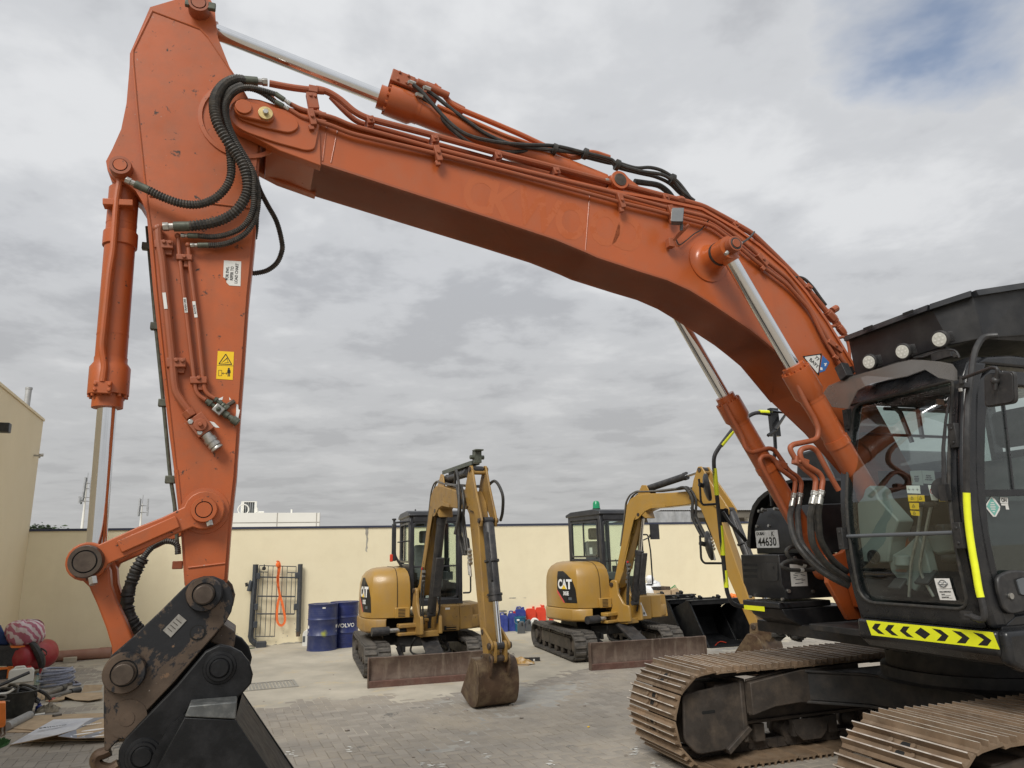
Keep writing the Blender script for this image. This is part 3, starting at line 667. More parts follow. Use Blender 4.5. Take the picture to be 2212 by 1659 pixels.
# stained lettering that has been peeled off the side plate
for ch, q, ang in (('C', zB(1255, 1050), -14), ('K', zB(1420, 1110), -14), ('W', zB(1690, 1175), -15), ('O', zB(1930, 1250), -16), ('O', zC(150, 560), -18), ('D', zC(320, 605), -20)):
    p = Ly(q, .2206); a = R(ang)
    g = MB().mat(M['ghost']); g.text(ch, .40, frame(p, (-cos(a), 0, sin(a)), (sin(a)*1, 0, cos(a))), .0003, .012, .78); g.build('faded_letter', boom, smooth=0)
# boom tip fork, keeper plates, pin
for sg in (1, -1):
    def yy(a): return sg*a
    P = [p2(q, .235) for q in [zA(1590, 735), zA(1330, 690), zA(1200, 650), zA(1130, 640), zA(1060, 645), zA(1010, 680), zA(990, 730), zA(1005, 790), zA(1060, 850), zA(1180, 905), zA(1330, 985), zA(1480, 1040), zA(1600, 1085)]]
    g = MB().mat(OR); g.prism(P, yy(.165), yy(.236)); g.build('fork_ear', boom, bevel=.006)
    P = rnd2([p2(q, .25) for q in [zA(1600, 770), zA(1250, 690), zA(1100, 640), zA(1020, 660), zA(995, 740), zA(1020, 810), zA(1100, 860), zA(1300, 930), zA(1505, 985), zA(1560, 975)]], .05)
    g = MB().mat(OR); g.prism(P, yy(.2362), yy(.252)); g.build('doubler_plate', boom, bevel=.005)
    P = rnd2([p2(q, .27) for q in [zA(1095, 635), zA(1240, 665), zA(1300, 715), zA(1440, 770), zA(1460, 830), zA(1400, 870), zA(1200, 825), zA(1060, 775), zA(1020, 705)]], .05)
    g = MB().mat(OR); g.prism(P, yy(.2522), yy(.270)); g.build('keeper_plate', boom, bevel=.005)
    P = capsule2(p2(zA(1095, 705), .3), p2(zA(1240, 745), .3), .058, .050)
    g = MB().mat(OR); g.prism(P, yy(.2702), yy(.298)); g.build('pin_cap', boom, bevel=.006)
c = Ly(zA(1093, 700), .30); tip = V((c.x, 0, c.z))
g = MB().mat(OR); g.cyl((c.x, .298, c.z), (c.x, .312, c.z), .049, n=28); g.build('cap_disc', boom, bevel=.003)
c = Ly(zA(1237, 745), .30); g = MB().mat(M['brass']); g.cyl((c.x, .298, c.z), (c.x, .316, c.z), .044, n=28)
g.mat(M['steel']); g.bolt((c.x, .316, c.z), (0, 1, 0), .018, .02); g.build('locking_washer', boom, bevel=.002)
g = MB().mat(ORD); g.cyl((tip.x, -.165, tip.z), (tip.x, .165, tip.z), .085); g.build('tip_pin', boom)
# cylinder-pin boss on the boom side
bx, bz_ = 2.365, 3.974
for sg in (1, -1):
    g = MB().mat(OR); g.lathe((bx, sg*.22, bz_), (0, sg, 0), [(0, .172), (.010, .172), (.011, .158), (.016, .135), (.03, .112), (.06, .096), (.14, .088)], 40)
    g.build('pin_boss', boom, smooth=50)
    g = MB().mat(M['rubber']); g.cyl((bx, sg*.352, bz_), (bx, sg*.372, bz_), .092, n=32); g.build('dust_seal', boom)
    g = MB().mat(ORD); g.cyl((bx, sg*.505, bz_), (bx, sg*.565, bz_), .058, n=28); g.mat(M['rubber']); g.cyl((bx, sg*.56, bz_), (bx, sg*.568, bz_), .046, n=20); g.mat(ORD); g.cyl((bx, sg*.56, bz_), (bx, sg*.574, bz_), .034, n=20)
    g.mat(M['steel']); g.bolt((bx+.055, sg*.53, bz_-.06), (.6, 0, -.6), .016, .03); g.bolt((bx-.05, sg*.53, bz_+.02), (-1, 0, .2), .016, .03)
    g.build('cylinder_pin', boom, bevel=.003)

# ---- hydraulic cylinders
def ram(name, A_, B_, r_b, r_h, r_r, t_h0, t_h1, t_g, mt, par, lab=None, nb=10, eye=.09, ew=.10, rodmt=None):
    """barrel from pin A_, rod to pin B_; head between fractions t_h0..t_h1, gland to t_g"""
    A_, B_ = V(A_), V(B_); ax = (B_-A_).normalized(); Ln = (B_-A_).length
    g = MB().mat(mt); g.cyl(A_+V((0, ew/2, 0)), A_-V((0, ew/2, 0)), eye, n=24)
    g.lathe(A_, ax, [(eye*.6, r_b*.75), (eye*.9, r_b), (Ln*t_h0-.03, r_b), (Ln*t_h0-.03, r_b*1.04), (Ln*t_h0, r_b*1.04), (Ln*t_h0+.03, r_h), (Ln*t_h1, r_h), (Ln*t_h1, r_h*.76), (Ln*t_g, r_h*.76), (Ln*t_g, r_r*1.1)], 32)
    up = ax.cross(V((0, 1, 0))).normalized(); sd_ = V((0, 1, 0))
    for k in range(nb):
        a = 2*pi*(k+.5)/nb; g.bolt(A_+ax*(Ln*t_h1)+(up*cos(a)+sd_*sin(a))*r_h*.88, ax, r_h*.10, r_h*.16)
    for t_ in (t_h0*.25, t_h0*.85): g.lathe(A_, ax, [(Ln*t_, r_b*.99), (Ln*t_, r_b*1.015), (Ln*t_+.012, r_b*1.015), (Ln*t_+.012, r_b*.99)], 32)
    o = g.build(name, par, smooth=40, label=lab)
    g = MB().mat(rodmt or M['chrome']); g.cyl(A_+ax*(Ln*t_g-.05), B_-ax*eye*.9, r_r, n=36); g.build('rod', o)
    g = MB().mat(mt); g.cyl(B_+V((0, ew/2, 0)), B_-V((0, ew/2, 0)), eye, n=24); g.cyl(B_-ax*eye*1.15, B_-ax*eye*.5, r_r*1.25, n=20); g.build('rod_eye', o)
    return o, A_, ax, Ln
def tpar(A_, ax, Ln, px, y): return (Ly(px, y)-A_).dot(ax)/Ln
# arm cylinder along the top of the boom
pa, pb = Ly(zC(265, 195), .15), Ly(zA(800, 30), .2); pa.y = pb.y = 0
ax = (pb-pa).normalized(); Ln = (pb-pa).length
acyl, *_ = ram('arm_cylinder', pa, pb, .088, .112, .052, tpar(pa, ax, Ln, zB(800, 430), 0), tpar(pa, ax, Ln, zB(605, 350), 0), tpar(pa, ax, Ln, zB(545, 300), 0), OR, EX, 'orange arm cylinder lying over the boom', 12, .085, .12)
up = V((-ax.z, 0, ax.x)); up = up if up.z > 0 else -up
def onax(t, h=0, y=0): return pa+ax*(Ln*t)+up*h+V((0, y, 0))
th = tpar(pa, ax, Ln, zB(700, 380), 0)
rot = Matrix((ax, V((0, 1, 0)), up)).transposed()
g = MB().mat(ORD)
g.box(onax(th+.012, .165, .01), (.17, .13, .10), rot); g.box(onax(th-.045, .185, .0), (.20, .10, .085), rot); g.box(onax(th-.06, .235, .0), (.12, .07, .04), rot); g.cyl(onax(th-.02, .2, .05), onax(th-.10, .19, .05), .028, n=12); g.cyl(onax(th-.10, .17, 0), onax(th-.145, .155, 0), .032, n=12)
for a in (-.03, .03):
    for b in (.14, .2): g.bolt(onax(th+.012+a*.35, b, .075), (0, 1, 0), .012, .012)
vb = g.build('valve_block', acyl, bevel=.006)
for q in (zB(760, 225), zB(870, 265), zB(815, 315)):
    g = MB().mat(M['steel']); p = Ly(q, .12); g.cyl(p+V((0, -.03, .01)), p, .014, n=8); g.cyl(p, p-ax*.045, .016, n=6); g.build('fitting', vb)
for i, pts in enumerate(([zB(785, 245), zB(850, 300), zB(920, 380), zB(1060, 530), zB(1180, 610), zB(1350, 655), zB(1560, 680), zB(1810, 690), zB(2010, 735), zB(2212, 785), zC(240, 85), zC(400, 135), zC(560, 160), zC(640, 205), zC(720, 290), zC(800, 352)],
                     [zB(890, 290), zB(960, 340), zB(1060, 420), zB(1180, 510), zB(1330, 610), zB(1540, 690), zB(1810, 722), zB(2020, 750), zB(2212, 800), zC(240, 108), zC(400, 150), zC(520, 178), zC(620, 225), zC(700, 300), zC(790, 360)],
                     [zB(825, 325), zB(900, 380), zB(980, 480), zB(1100, 600), zB(1240, 690), zB(1440, 735), zB(1640, 725), zB(1810, 715), zB(2030, 770), zB(2212, 815), zC(240, 75), zC(370, 112), zC(480, 110), zC(580, 140), zC(680, 215), zC(770, 330)])):
    g = MB().mat(M['rubber']); g.tube(spline(T(pts, [.13-.03*i]*7+[.10-.04*i]*(len(pts)-7)), 5), .0145, 8); g.build('black_hose', acyl)
g = MB().mat(M['rubber']); g.tube(spline(T([zC(365, 212), zC(440, 222), zC(540, 240), zC(610, 290), zC(650, 345)], 0), 5), .024, 8); g.build('black_hose', acyl)
for q in (zB(1812, 715), zB(2035, 748), zC(640, 195), zC(240, 92)):
    p = Ly(q, .10); g = MB().mat(M['rubber']); g.cyl(p-ax*.015, p+ax*.015, .044, n=12); g.build('hose_tie', acyl)
for pts, y, r in (([zB(940, 250), zB(1000, 310), zB(1080, 405), zB(1300, 495), zB(1560, 605), zB(1740, 690), zB(1870, 750), zB(1940, 778), zB(2000, 770), zB(2050, 735), zB(2110, 740), zB(2212, 775)], .03, .021), ([zB(960, 400), zB(1200, 505), zB(1450, 615), zB(1700, 700)], .09, .016)):
    g = MB().mat(OR); g.tube(fillet(T(pts, y), .05), r, 10); g.build('hydraulic_tube', acyl)
for sg in (1, -1):      # lugs carrying the cylinder base
    P = [p2(q, .1) for q in (zC(530, 345), zC(420, 260), zC(330, 190), zC(290, 145), zC(230, 140), zC(190, 180), zC(180, 240), zC(150, 290))]
    g = MB().mat(OR); g.prism(P, sg*.075, sg*.10); g.build('cylinder_lug', boom, bevel=.004)
    g = MB().mat(OR); g.cyl((pa.x, sg*.10, pa.z), (pa.x, sg*.145, pa.z), .075, n=24); g.mat(M['pinsteel']); g.cyl((pa.x, sg*.145, pa.z), (pa.x, sg*.15, pa.z), .052, n=24)
    g.mat(M['steel']); g.bolt((pa.x+.09, sg*.12, pa.z-.01), (1, 0, 0), .016, .03); g.build('base_pin', boom, bevel=.003)

# tubes along the boom
tubes = [([zA(1400, 680), zA(1470, 715), zA(1550, 735), zA(1659, 755), zB(70, 455), zB(200, 480), zB(330, 540), zB(700, 640), zB(970, 715), zB(1500, 850), zB(2212, 1022), zC(270, 312), zC(520, 378), zC(640, 412), zC(740, 432), zC(900, 472), zC(1000, 530), zC(1100, 605), zC(1290, 765), zC(1500, 935), zC(1650, 1150), zC(1790, 1385), zC(1860, 1490), zC(1960, 1620)], .252, .0155),
         ([zA(1395, 715), zA(1480, 770), zA(1550, 785), zA(1659, 805), zB(70, 505), zB(200, 545), zB(330, 600), zB(950, 745), zB(1500, 885), zB(2212, 1078), zC(260, 362), zC(540, 430), zC(620, 452), zC(740, 482), zC(930, 532), zC(1050, 622), zC(1240, 785), zC(1480, 965), zC(1640, 1145), zC(1740, 1350), zC(1830, 1500), zC(1900, 1600)], .255, .0150),
         ([zA(1262, 545), zA(1400, 572), zA(1550, 590), zA(1640, 600), zB(60, 272), zB(150, 288), zB(250, 345), zB(360, 445), zB(450, 490), zB(900, 605), zB(1400, 742), zB(1900, 868), zB(2212, 952), zC(300, 242), zC(680, 342), zC(860, 388), zC(1050, 490), zC(1225, 592), zC(1400, 762), zC(1570, 935), zC(1700, 1085), zC(1790, 1195), zC(1860, 1285), zC(1960, 1425)], .11, .0235),
         ([zB(190, 335), zB(290, 440), zB(380, 520), zB(600, 580), zB(1000, 690), zB(1400, 800), zB(1800, 900), zB(2200, 985), zC(320, 265), zC(600, 350), zC(840, 430), zC(1000, 520), zC(1250, 680)], .02, .020)]
for pts, y, r in tubes:
    g = MB().mat(ORD); g.tube(fillet(T(pts, y), .06, 3), r, 10); g.build('hydraulic_tube', boom)
def clamp(q, y, sz, dz=-.02, a=-.25):
    p = Ly(q, y); rt = Matrix.Rotation(a, 3, 'Y'); g = MB().mat(ORD); g.box(p+V((0, 0, dz)), sz, rt); g.box(p+V((0, 0, dz-sz[2]*.62)), (sz[0]*.8, sz[1]*.6, sz[2]*.3), rt)
    g.bolt(p+V((0, sz[1]/2, dz)), (0, 1, 0), .013, .012); return g.build('tube_clamp', boom, bevel=.004)
ca = .26
for q, s in ((zA(1540, 760), 1), (zB(48, 478), 0), (zB(965, 738), 1), (zC(265, 345), 1), (zC(630, 428), 1)): clamp(q, .262, (.042, .045, .115), -.012, ca) if s else None
clamp(zC(1290, 782), .262, (.042, .045, .115), 0, .72); clamp(zC(1815, 1408), .262, (.04, .045, .15), 0, 1.0)
for q, a in ((zB(470, 520), ca), (zB(935, 655), ca), (zB(1390, 775), ca), (zB(1810, 885), ca), (zC(570, 340), ca), (zC(1075, 535), .6), (zC(1600, 985), .9)):
    clamp(q, .08, (.05, .12, .055), -.01, a)
g = MB().mat(ORD); p = Ly(zA(1545, 640), .11); g.box(p+V((0, 0, -.03)), (.07, .05, .12), Matrix.Rotation(.2, 3, 'Y')); g.box(p+V((0, 0, .055)), (.06, .06, .05)); g.bolt(p+V((-.015, .025, 0)), (0, 1, 0), .012, .01); g.bolt(p+V((.015, .025, 0)), (0, 1, 0), .012, .01); g.build('tube_bracket', boom, bevel=.004)
# unions and the valve on the thick tube near the cab
g = MB().mat(ORD)
for q, q2, r in ((zC(682, 340), zC(715, 347), .031), (zC(1770, 1165), zC(1815, 1215), .040), (zC(1820, 1225), zC(1845, 1255), .031), (zC(1850, 1268), zC(1882, 1310), .034)):
    g = MB().mat(ORD); A_, B_ = Ly(q, .11), Ly(q2, .11); g.cyl(A_, B_, r, n=6); g.cyl(A_.lerp(B_, -.25), A_.lerp(B_, 1.25), r*.85, n=12); g.build('pipe_union', boom, bevel=.003)
g = MB().mat(ORD)
p = Ly(zC(1800, 1150), .11); g.cyl(p, Ly(zC(1815, 1152), .11)+V((-.03, 0, .03)), .03, n=10)
g.tube(fillet(T([zC(1850, 1255), zC(1800, 1262), zC(1770, 1275)], .11), .02), .014, 8)
g.tube(fillet(T([zC(1835, 1350), zC(1900, 1335), zC(1925, 1420), zC(1930, 1560), zC(1980, 1630)], .2), .04), .012, 8)
g.build('pipe_union', boom)
g = MB().mat(M['rubber']); g.tube(spline(T([zC(1515, 912), zC(1545, 905), zC(1600, 920), zC(1660, 980), zC(1710, 1050), zC(1755, 1110)], .12), 5), .013, 8); g.build('black_hose', boom)
g = MB().mat(M['rubber']); g.tube(spline(T([zC(1095, 690), zC(1150, 655), zC(1200, 620), zC(1235, 578)], [.50, .42, .34, .24]), 6), .008, 6); g.build('grease_hose', boom)
# work lamp on its bracket
g = MB().mat(ORD); A_, B_ = Ly(zC(625, 660), .26), Ly(zC(760, 525), .36)
g.tube([A_, B_], .016, 4); g.box(A_, (.05, .05, .07)); lmp = g.build('lamp_bracket', boom, bevel=.003)
p = Ly(zC(678, 465), .40); g = MB().mat(M['buttongrey']); rt = Matrix.Rotation(R(-10), 3, 'Y') @ Matrix.Rotation(R(-32), 3, 'Z'); g.box(p, (.085, .055, .115), rt); g.cyl(p+V((-.03, 0, -.06)), p+V((-.035, -.02, -.10)), .013, n=8); g.mat(M['lens']); g.box(p+rt @ V((.0435, 0, 0)), (.004, .045, .10), rt)
g.build('boom_lamp', boom, bevel=.012)
g = MB().mat(M['rubber']); g.tube(spline(T([zC(665, 620), zC(690, 670), zC(740, 640), zC(800, 590), zC(850, 560), zC(905, 490)], .235), 5), .005, 5); g.build('lamp_wire', boom)

# ---- stick (arm)
full = [zA(480, 30), zA(650, -20), zA(760, -70), zA(850, -60), zA(905, 30), zA(910, 110), zA(925, 230), zA(1000, 420), zA(1130, 650), zA(1190, 800), zA(1205, 930), zA(1185, 1200), zA(1165, 1400), zD(1175, 0), zD(1130, 430), zD(1100, 880), zD(1075, 1200), zD(1047, 1620), zE(1020, 150), zE(1000, 350), zE(980, 625), zE(900, 700), zE(780, 720), zE(742, 640), zE(722, 350), zE(682, 0), zD(640, 1600), zD(600, 1300), zD(555, 900), zD(500, 400), zD(468, 20), zA(455, 1370), zA(425, 1300), zA(385, 1235), zA(330, 1190), zA(240, 1145), zA(200, 1100), zA(190, 1040), zA(232, 960), zA(290, 830), zA(325, 660), zA(345, 420), zA(347, 335)]
inner = [zA(497, 72), zA(810, 190), zA(862, 245), zA(1040, 505), zA(1130, 665), zA(1180, 810), zA(1190, 930), zA(1150, 1380), zD(1155, 20), zD(1112, 430), zD(1080, 880), zD(1055, 1200), zD(1027, 1620), zE(1003, 150), zE(985, 350), zE(965, 610), zE(760, 640), zE(738, 350), zE(704, 0), zD(655, 1600), zD(622, 1300), zD(577, 900), zD(525, 400), zD(492, 20), zA(470, 1370), zA(440, 1100), zA(400, 720), zA(372, 400), zA(372, 330)]
g = MB().mat(ORW); g.prism([p2(q, .15) for q in full], -.128, .128)
for sg in (1, -1): g.prism([p2(q, .15) for q in inner], sg*.1282, sg*.15)
stick = g.build('stick', EX, bevel=.004, label='upright orange stick with worn lower end')
g = MB().mat(ORW)
for i in range(len(inner)):
    if 17 <= i or i < 6: A_, B_ = Ly(inner[i], .151), Ly(inner[(i+1) % len(inner)], .151); g.cyl(A_, B_, .006, n=6)
A_, B_ = T([zA(478, 1280), zA(1135, 1360)], .1515); g.cyl(A_, B_, .006, n=6); A_, B_ = T([zE(765, 545), zE(970, 520)], .1515); g.cyl(A_, B_, .006, n=6)
g.build('weld_bead', stick)
def bosspin(c, r0, r1, y0, y1, name, par, mt, core=None, sgs=(1, -1)):
    for sg in sgs:
        g = MB().mat(mt); g.lathe((c[0], sg*y0, c[1]), (0, sg, 0), [(0, r0), (.6*(y1-y0), r0), (y1-y0, r0*.93), (y1-y0, r1*1.06), (y1-y0-.008, r1*1.05)], 36)
        g.mat(M['dark']); g.cyl((c[0], sg*(y1-.012), c[1]), (c[0], sg*(y1-.006), c[1]), r1*1.06, n=32)
        g.mat(core or M['pinsteel']); g.cyl((c[0], sg*(y1-.01), c[1]), (c[0], sg*(y1+.004), c[1]), r1*.93, n=32); g.build(name, par, smooth=40)
def c2(q, y): a = Ly(q, y); return (a.x, a.z)
cT = c2(zA(800, 25), .2); bosspin(cT, .066, .044, .128, .215, 'top_pin', stick, ORD, ORD)
g = MB().mat(M['couple']); p = Ly(zA(885, 45), .2); g.box(p, (.05, .03, .05)); p = Ly(zA(728, 15), .2); g.box(p, (.03, .03, .06)); g.build('pin_lock', stick, bevel=.006)
cD = c2(zA(285, 1070), .2); bosspin(cD, .062, .038, .128, .19, 'bucket_cylinder_pin', stick, ORD, M['orange_worn'])
g = MB().mat(ORW); c = Ly(zA(1000, 790), .151); g.lathe((tip.x, .15, tip.z), (0, 1, 0), [(0, .27), (.010, .27), (.012, .245), (.002, .24)], 40); g.build('pivot_boss', stick)
cL = c2(zE(855, 225), .2)
g = MB().mat(ORW); g.lathe((cL[0], .15, cL[1]), (0, 1, 0), [(0, .128), (.010, .126), (.012, .105), (.03, .10)], 40); g.build('link_boss', stick, smooth=40)
# stickers
def sticker(corners, y, mt, par, name='sticker', t=.0012, **kw):
    P = T(corners, y); g = MB().mat(mt); n = len(P); g.add(P+[p+V((0, t, 0)) for p in P], [tuple(range(n)), tuple(range(n, 2*n))]+[(i, (i+1) % n, n+(i+1) % n, n+i) for i in range(n)]); return g
y_ = .1508
g = sticker([zD(965, 208), zD(1078, 215), zD(1073, 376), zD(1000, 372), zD(980, 350), zD(985, 330), zD(960, 318)], y_, M['paper'], stick)
g.mat(M['tapeblack'])
for st, x, s in (('FOR SWL', 988, .0235), ('REFER TO', 1018, .0235), ('LOAD CHART', 1048, .0235)):
    p = Ly(zD(x, 293), y_+.0016); g.text(st, s, frame(p, (0, 0, 1), (1, 0, .0)), .0002, .0007, .88)
g.build('load_sticker', stick, smooth=0, label='torn white sticker reading FOR SWL REFER TO LOAD CHART')
g = sticker([zD(925, 800), zD(1031, 806), zD(1022, 989), zD(914, 982)], y_, M['yellowlabel'], stick); g.mat(M['tapeblack'])
def strokes(g, segs, y, w=.003):
    for a, b in segs:
        A_, B_ = Ly(a, y), Ly(b, y); g.box((A_+B_)/2, ((B_-A_).length, .0005, w), Matrix.Rotation(-math.atan2((B_-A_).z, (B_-A_).x), 3, 'Y'))
strokes(g, [(zD(977, 820), zD(932, 884)), (zD(932, 884), zD(1016, 888)), (zD(1016, 888), zD(977, 820))], y_+.0016, .005)
strokes(g, [(zD(922, 893), zD(1026, 897)), (zD(960, 868), zD(990, 840)), (zD(968, 878), zD(1000, 872)), (zD(985, 845), zD(992, 878)), (zD(950, 876), zD(985, 850)), (zD(931, 925), zD(951, 926)), (zD(951, 926), zD(950, 962)), (zD(950, 962), zD(930, 961)), (zD(930, 961), zD(931, 925)), (zD(955, 946), zD(985, 946)), (zD(997, 925), zD(997, 945))], y_+.0016, .0022)
strokes(g, [(zD(997, 922), zD(997, 944))], y_+.0016, .014); strokes(g, [(zD(993, 940), zD(992, 966)), (zD(1001, 940), zD(1001, 966))], y_+.0016, .005); strokes(g, [(zD(989, 926), zD(988, 944)), (zD(1006, 926), zD(1007, 944)), (zD(955, 946), zD(961, 940)), (zD(955, 946), zD(961, 952)), (zD(985, 946), zD(979, 940)), (zD(985, 946), zD(979, 952))], y_+.0018, .003)
c = Ly(zD(997, 916), y_+.0016); g.cyl(c, c+V((0, .0004, 0)), .006, n=12)
g.build('warning_sticker', stick, smooth=0, label='yellow warning sticker with triangle and standing figure')
g = sticker([zC(1585, 1480), zC(1725, 1459), zC(1702, 1622)], .2206, M['tapeblack'], boom); g.mat(M['paper'])
cc = (Ly(zC(1585, 1480), .2222)+Ly(zC(1725, 1459), .2222)+Ly(zC(1702, 1622), .2222))/3
Pi = [cc.lerp(p, .86) for p in T([zC(1585, 1480), zC(1725, 1459), zC(1702, 1622)], .2222)]; g.add(Pi, [(0, 1, 2)]); g.mat(M['tapeblack'])
dxx = (Ly(zC(1700, 1555), .22)-Ly(zC(1635, 1490), .22)).normalized(); dyy = V((0, 1, 0)).cross(dxx)
for st, q in (('77', zC(1690, 1497)), ('BA9Y', zC(1668, 1530))): g.text(st, .044, frame(Ly(q, .2226), dxx, dyy), .0003, .001, .95)
for q in (zC(1716, 1468), zC(1700, 1605), zC(1597, 1484)): p = Ly(q, .2224); g.cyl(p, p+V((0, .0004, 0)), .009, n=12)
g.build('triangle_tag', boom, smooth=0, label='white triangular tag lettered 77 BA9Y')
g = sticker([zC(1730, 1472), zC(1780, 1525), zC(1748, 1585), zC(1708, 1600)], .2206, M['blueprint'], boom); g.mat(M['white'])
g.text('4', .05, frame(Ly(zC(1750, 1538), .2222), dxx, dyy), .0003, .001); p = Ly(zC(1722, 1570), .2222); g.box(p, (.022, .0006, .022)); g.build('blue_tag', boom, smooth=0, label='blue tag beside the triangle with a white 4')

# tubes, clamps and couplings on the stick face
def tb(pts, y, r, par, name='hydraulic_tube', mt=None, f=.04):
    g = MB().mat(mt or ORD); g.tube(fillet(T(pts, y), f), r, 10); return g.build(name, par)
tb([zA(545, 1478), zA(535, 1500), zA(540, 1600), zD(560, 200), zD(590, 500), zD(625, 850), zD(640, 1020), zD(655, 1080), zD(720, 1170), zD(745, 1200)], .185, .0235, stick)
tb([zA(665, 1545), zD(672, 150), zD(700, 400), zD(770, 980), zD(782, 1060), zD(800, 1090), zD(845, 1120)], .18, .0125, stick)
tb([zD(732, 105), zD(738, 200), zD(790, 600), zD(828, 980), zD(838, 1050), zD(860, 1085), zD(905, 1110)], .18, .0125, stick)
for q, s in ((zD(575, 110), (.10, .05, .05)), (zD(655, 880), (.10, .05, .055)), (zD(707, 192), (.085, .04, .035)), (zD(800, 993), (.09, .04, .04))):
    p = Ly(q, .18); g = MB().mat(ORD); g.box(p, s, Matrix.Rotation(R(4), 3, 'Y')); g.box(p-V((.02, .02, .03)), (s[0]*.5, .04, .05))
    for dx in ((-.032, 0) if s[0] > .09 else (0,)): g.bolt(p+V((dx if s[0] > .09 else 0, s[1]/2, 0 if s[0] < .09 else .012)), (0, 1, 0), .013, .012)
    g.build('tube_clamp', stick, bevel=.004)
for q in (zD(530, 0), zD(662, 48), zD(730, 108)): p = Ly(q, .185); g = MB().mat(ORD); g.ball(p, .026 if q == zD(530, 0) else .017, 10, 6); g.build('elbow', stick)
# shut-off valves
def axis2(a, b, y): A_, B_ = Ly(a, y), Ly(b, y); return A_, B_, (B_-A_).normalized()
A_, B_, d = axis2(zD(730, 1200), zD(900, 1415), .19)
rt = Matrix((d, V((0, 1, 0)), d.cross(V((0, 1, 0))))).transposed()
g = MB().mat(ORD); g.cyl(A_-d*.01, A_+d*.035, .036, n=6); g.box(Ly(zD(812, 1285), .185), (.115, .06, .10), rt)
c = Ly(zD(812, 1283), .215); g.cyl(c, c+V((0, .015, 0)), .036, n=20); g.bolt(c+V((0, .015, 0)), (0, 1, 0), .014, .016)
for q in (zD(748, 1265), zD(808, 1335)): g.mat(M['steel']); g.bolt(Ly(q, .20), (0, 1, 0), .017, .02)
v1 = g.build('shutoff_valve', stick, bevel=.004)
g = MB().mat(M['steel']); c0 = Ly(zD(848, 1345), .19); g.lathe(c0, d, [(0, .030), (.03, .030), (.03, .036), (.055, .036), (.055, .031), (.065, .031), (.065, .036), (.085, .036), (.085, .029), (.095, .036), (.105, .036), (.105, .02)], 24); g.build('quick_coupling', v1)
for a, b, sc in ((zD(850, 1125), zD(1058, 1270), 1.), (zD(905, 1112), zD(990, 1180), .9)):
    A_, B_, d = axis2(a, b, .185); Ln_ = (B_-A_).length; g = MB().mat(M['couple']); k = .016*sc
    pr = []
    for i, (t, r) in enumerate(((0, 1), (.08, 1), (.08, 1.3), (.15, 1.3), (.15, .8), (.3, .8), (.3, 1.2), (.5, 1.2), (.5, .85), (.6, 1.3), (.68, 1.3), (.68, .9), (.8, 1.1), (.83, 1.5), (.98, 1.5), (1, 1.1))): pr.append((t*Ln_, r*k))
    g.lathe(A_, d, pr, 16); g.build('screw_coupling', stick)
g = MB().mat(M['steel']); rt = Matrix.Rotation(R(-38), 3, 'Y'); p = Ly(zD(930, 1185), .195); g.box(p, (.055, .05, .05), rt); g.mat(M['couple']); g.cyl(p, p+V((0, .04, 0)), .014, n=12); g.bolt(p+V((0, .04, 0)), (0, 1, 0), .010, .014); g.build('ball_valve', stick, bevel=.004)
g = MB().mat(M['pinsteel']); p = Ly(zD(1008, 1142), .16); g.box(p, (.055, .02, .022), Matrix.Rotation(R(38), 3, 'Y')); g.build('stop_lug', stick, bevel=.004)
# peeled paint and pipe labels
for k_, pts in enumerate(([zD(860, 1255), zD(900, 1265), zD(937, 1300), zD(912, 1300), zD(880, 1280)], [zD(1045, 1148), zD(1058, 1150), zD(1060, 1180), zD(1070, 1185), zD(1058, 1240), zD(1040, 1245), zD(1045, 1200)], [zD(920, 1115), zD(960, 1098), zD(955, 1118), zD(935, 1125)], [zD(1000, 1100), zD(1012, 1118), zD(1000, 1120)])):
    g = sticker(pts, .1505, M['white'], stick, t=.0006); g.build('peeled_film', stick, smooth=0)
def pipelabel(a, b, st, y, w):
    A_, B_ = Ly(a, y), Ly(b, y); d = (A_-B_).normalized(); n_ = d.cross(V((0, 1, 0))); g = MB().mat(M['paper'])
    g.add([A_+n_*w, A_-n_*w, B_-n_*w, B_+n_*w], [(0, 1, 2, 3)]); g.mat(M['tapeblack']); st and g.text(st, w*1.9, frame((A_+B_)/2+V((0, .0006, 0)), d, V((0, 1, 0)).cross(d)), .0002, .0003, .9); g.build('pipe_label', stick, smooth=0, label='white pipe label reading '+st if st else 'torn blank pipe label')
pipelabel(zD(708, 452), zD(719, 548), 'DRAIN LINE', .1945, .0085); pipelabel(zD(768, 475), zD(783, 580), 'ROTATE', .1945, .0085)
pipelabel(zD(573, 418), zD(586, 524), '', .2105, .009)
# thin black line up the back edge
tb([zA(463, 1480), zD(475, 130), zD(520, 640), zD(570, 1140), zD(612, 1600), zE(690, 200), zE(708, 470)], -.10, .011, stick, 'grease_line', M['couple'])
for q in (zD(462, 118), zD(518, 640), zD(570, 1140), zD(615, 1640), zE(706, 530)): p = Ly(q, -.10); g = MB().mat(M['couple'] if q != zE(706, 530) else ORD); g.box(p, (.055, .04, .045)); g.build('line_clip', stick, bevel=.004)

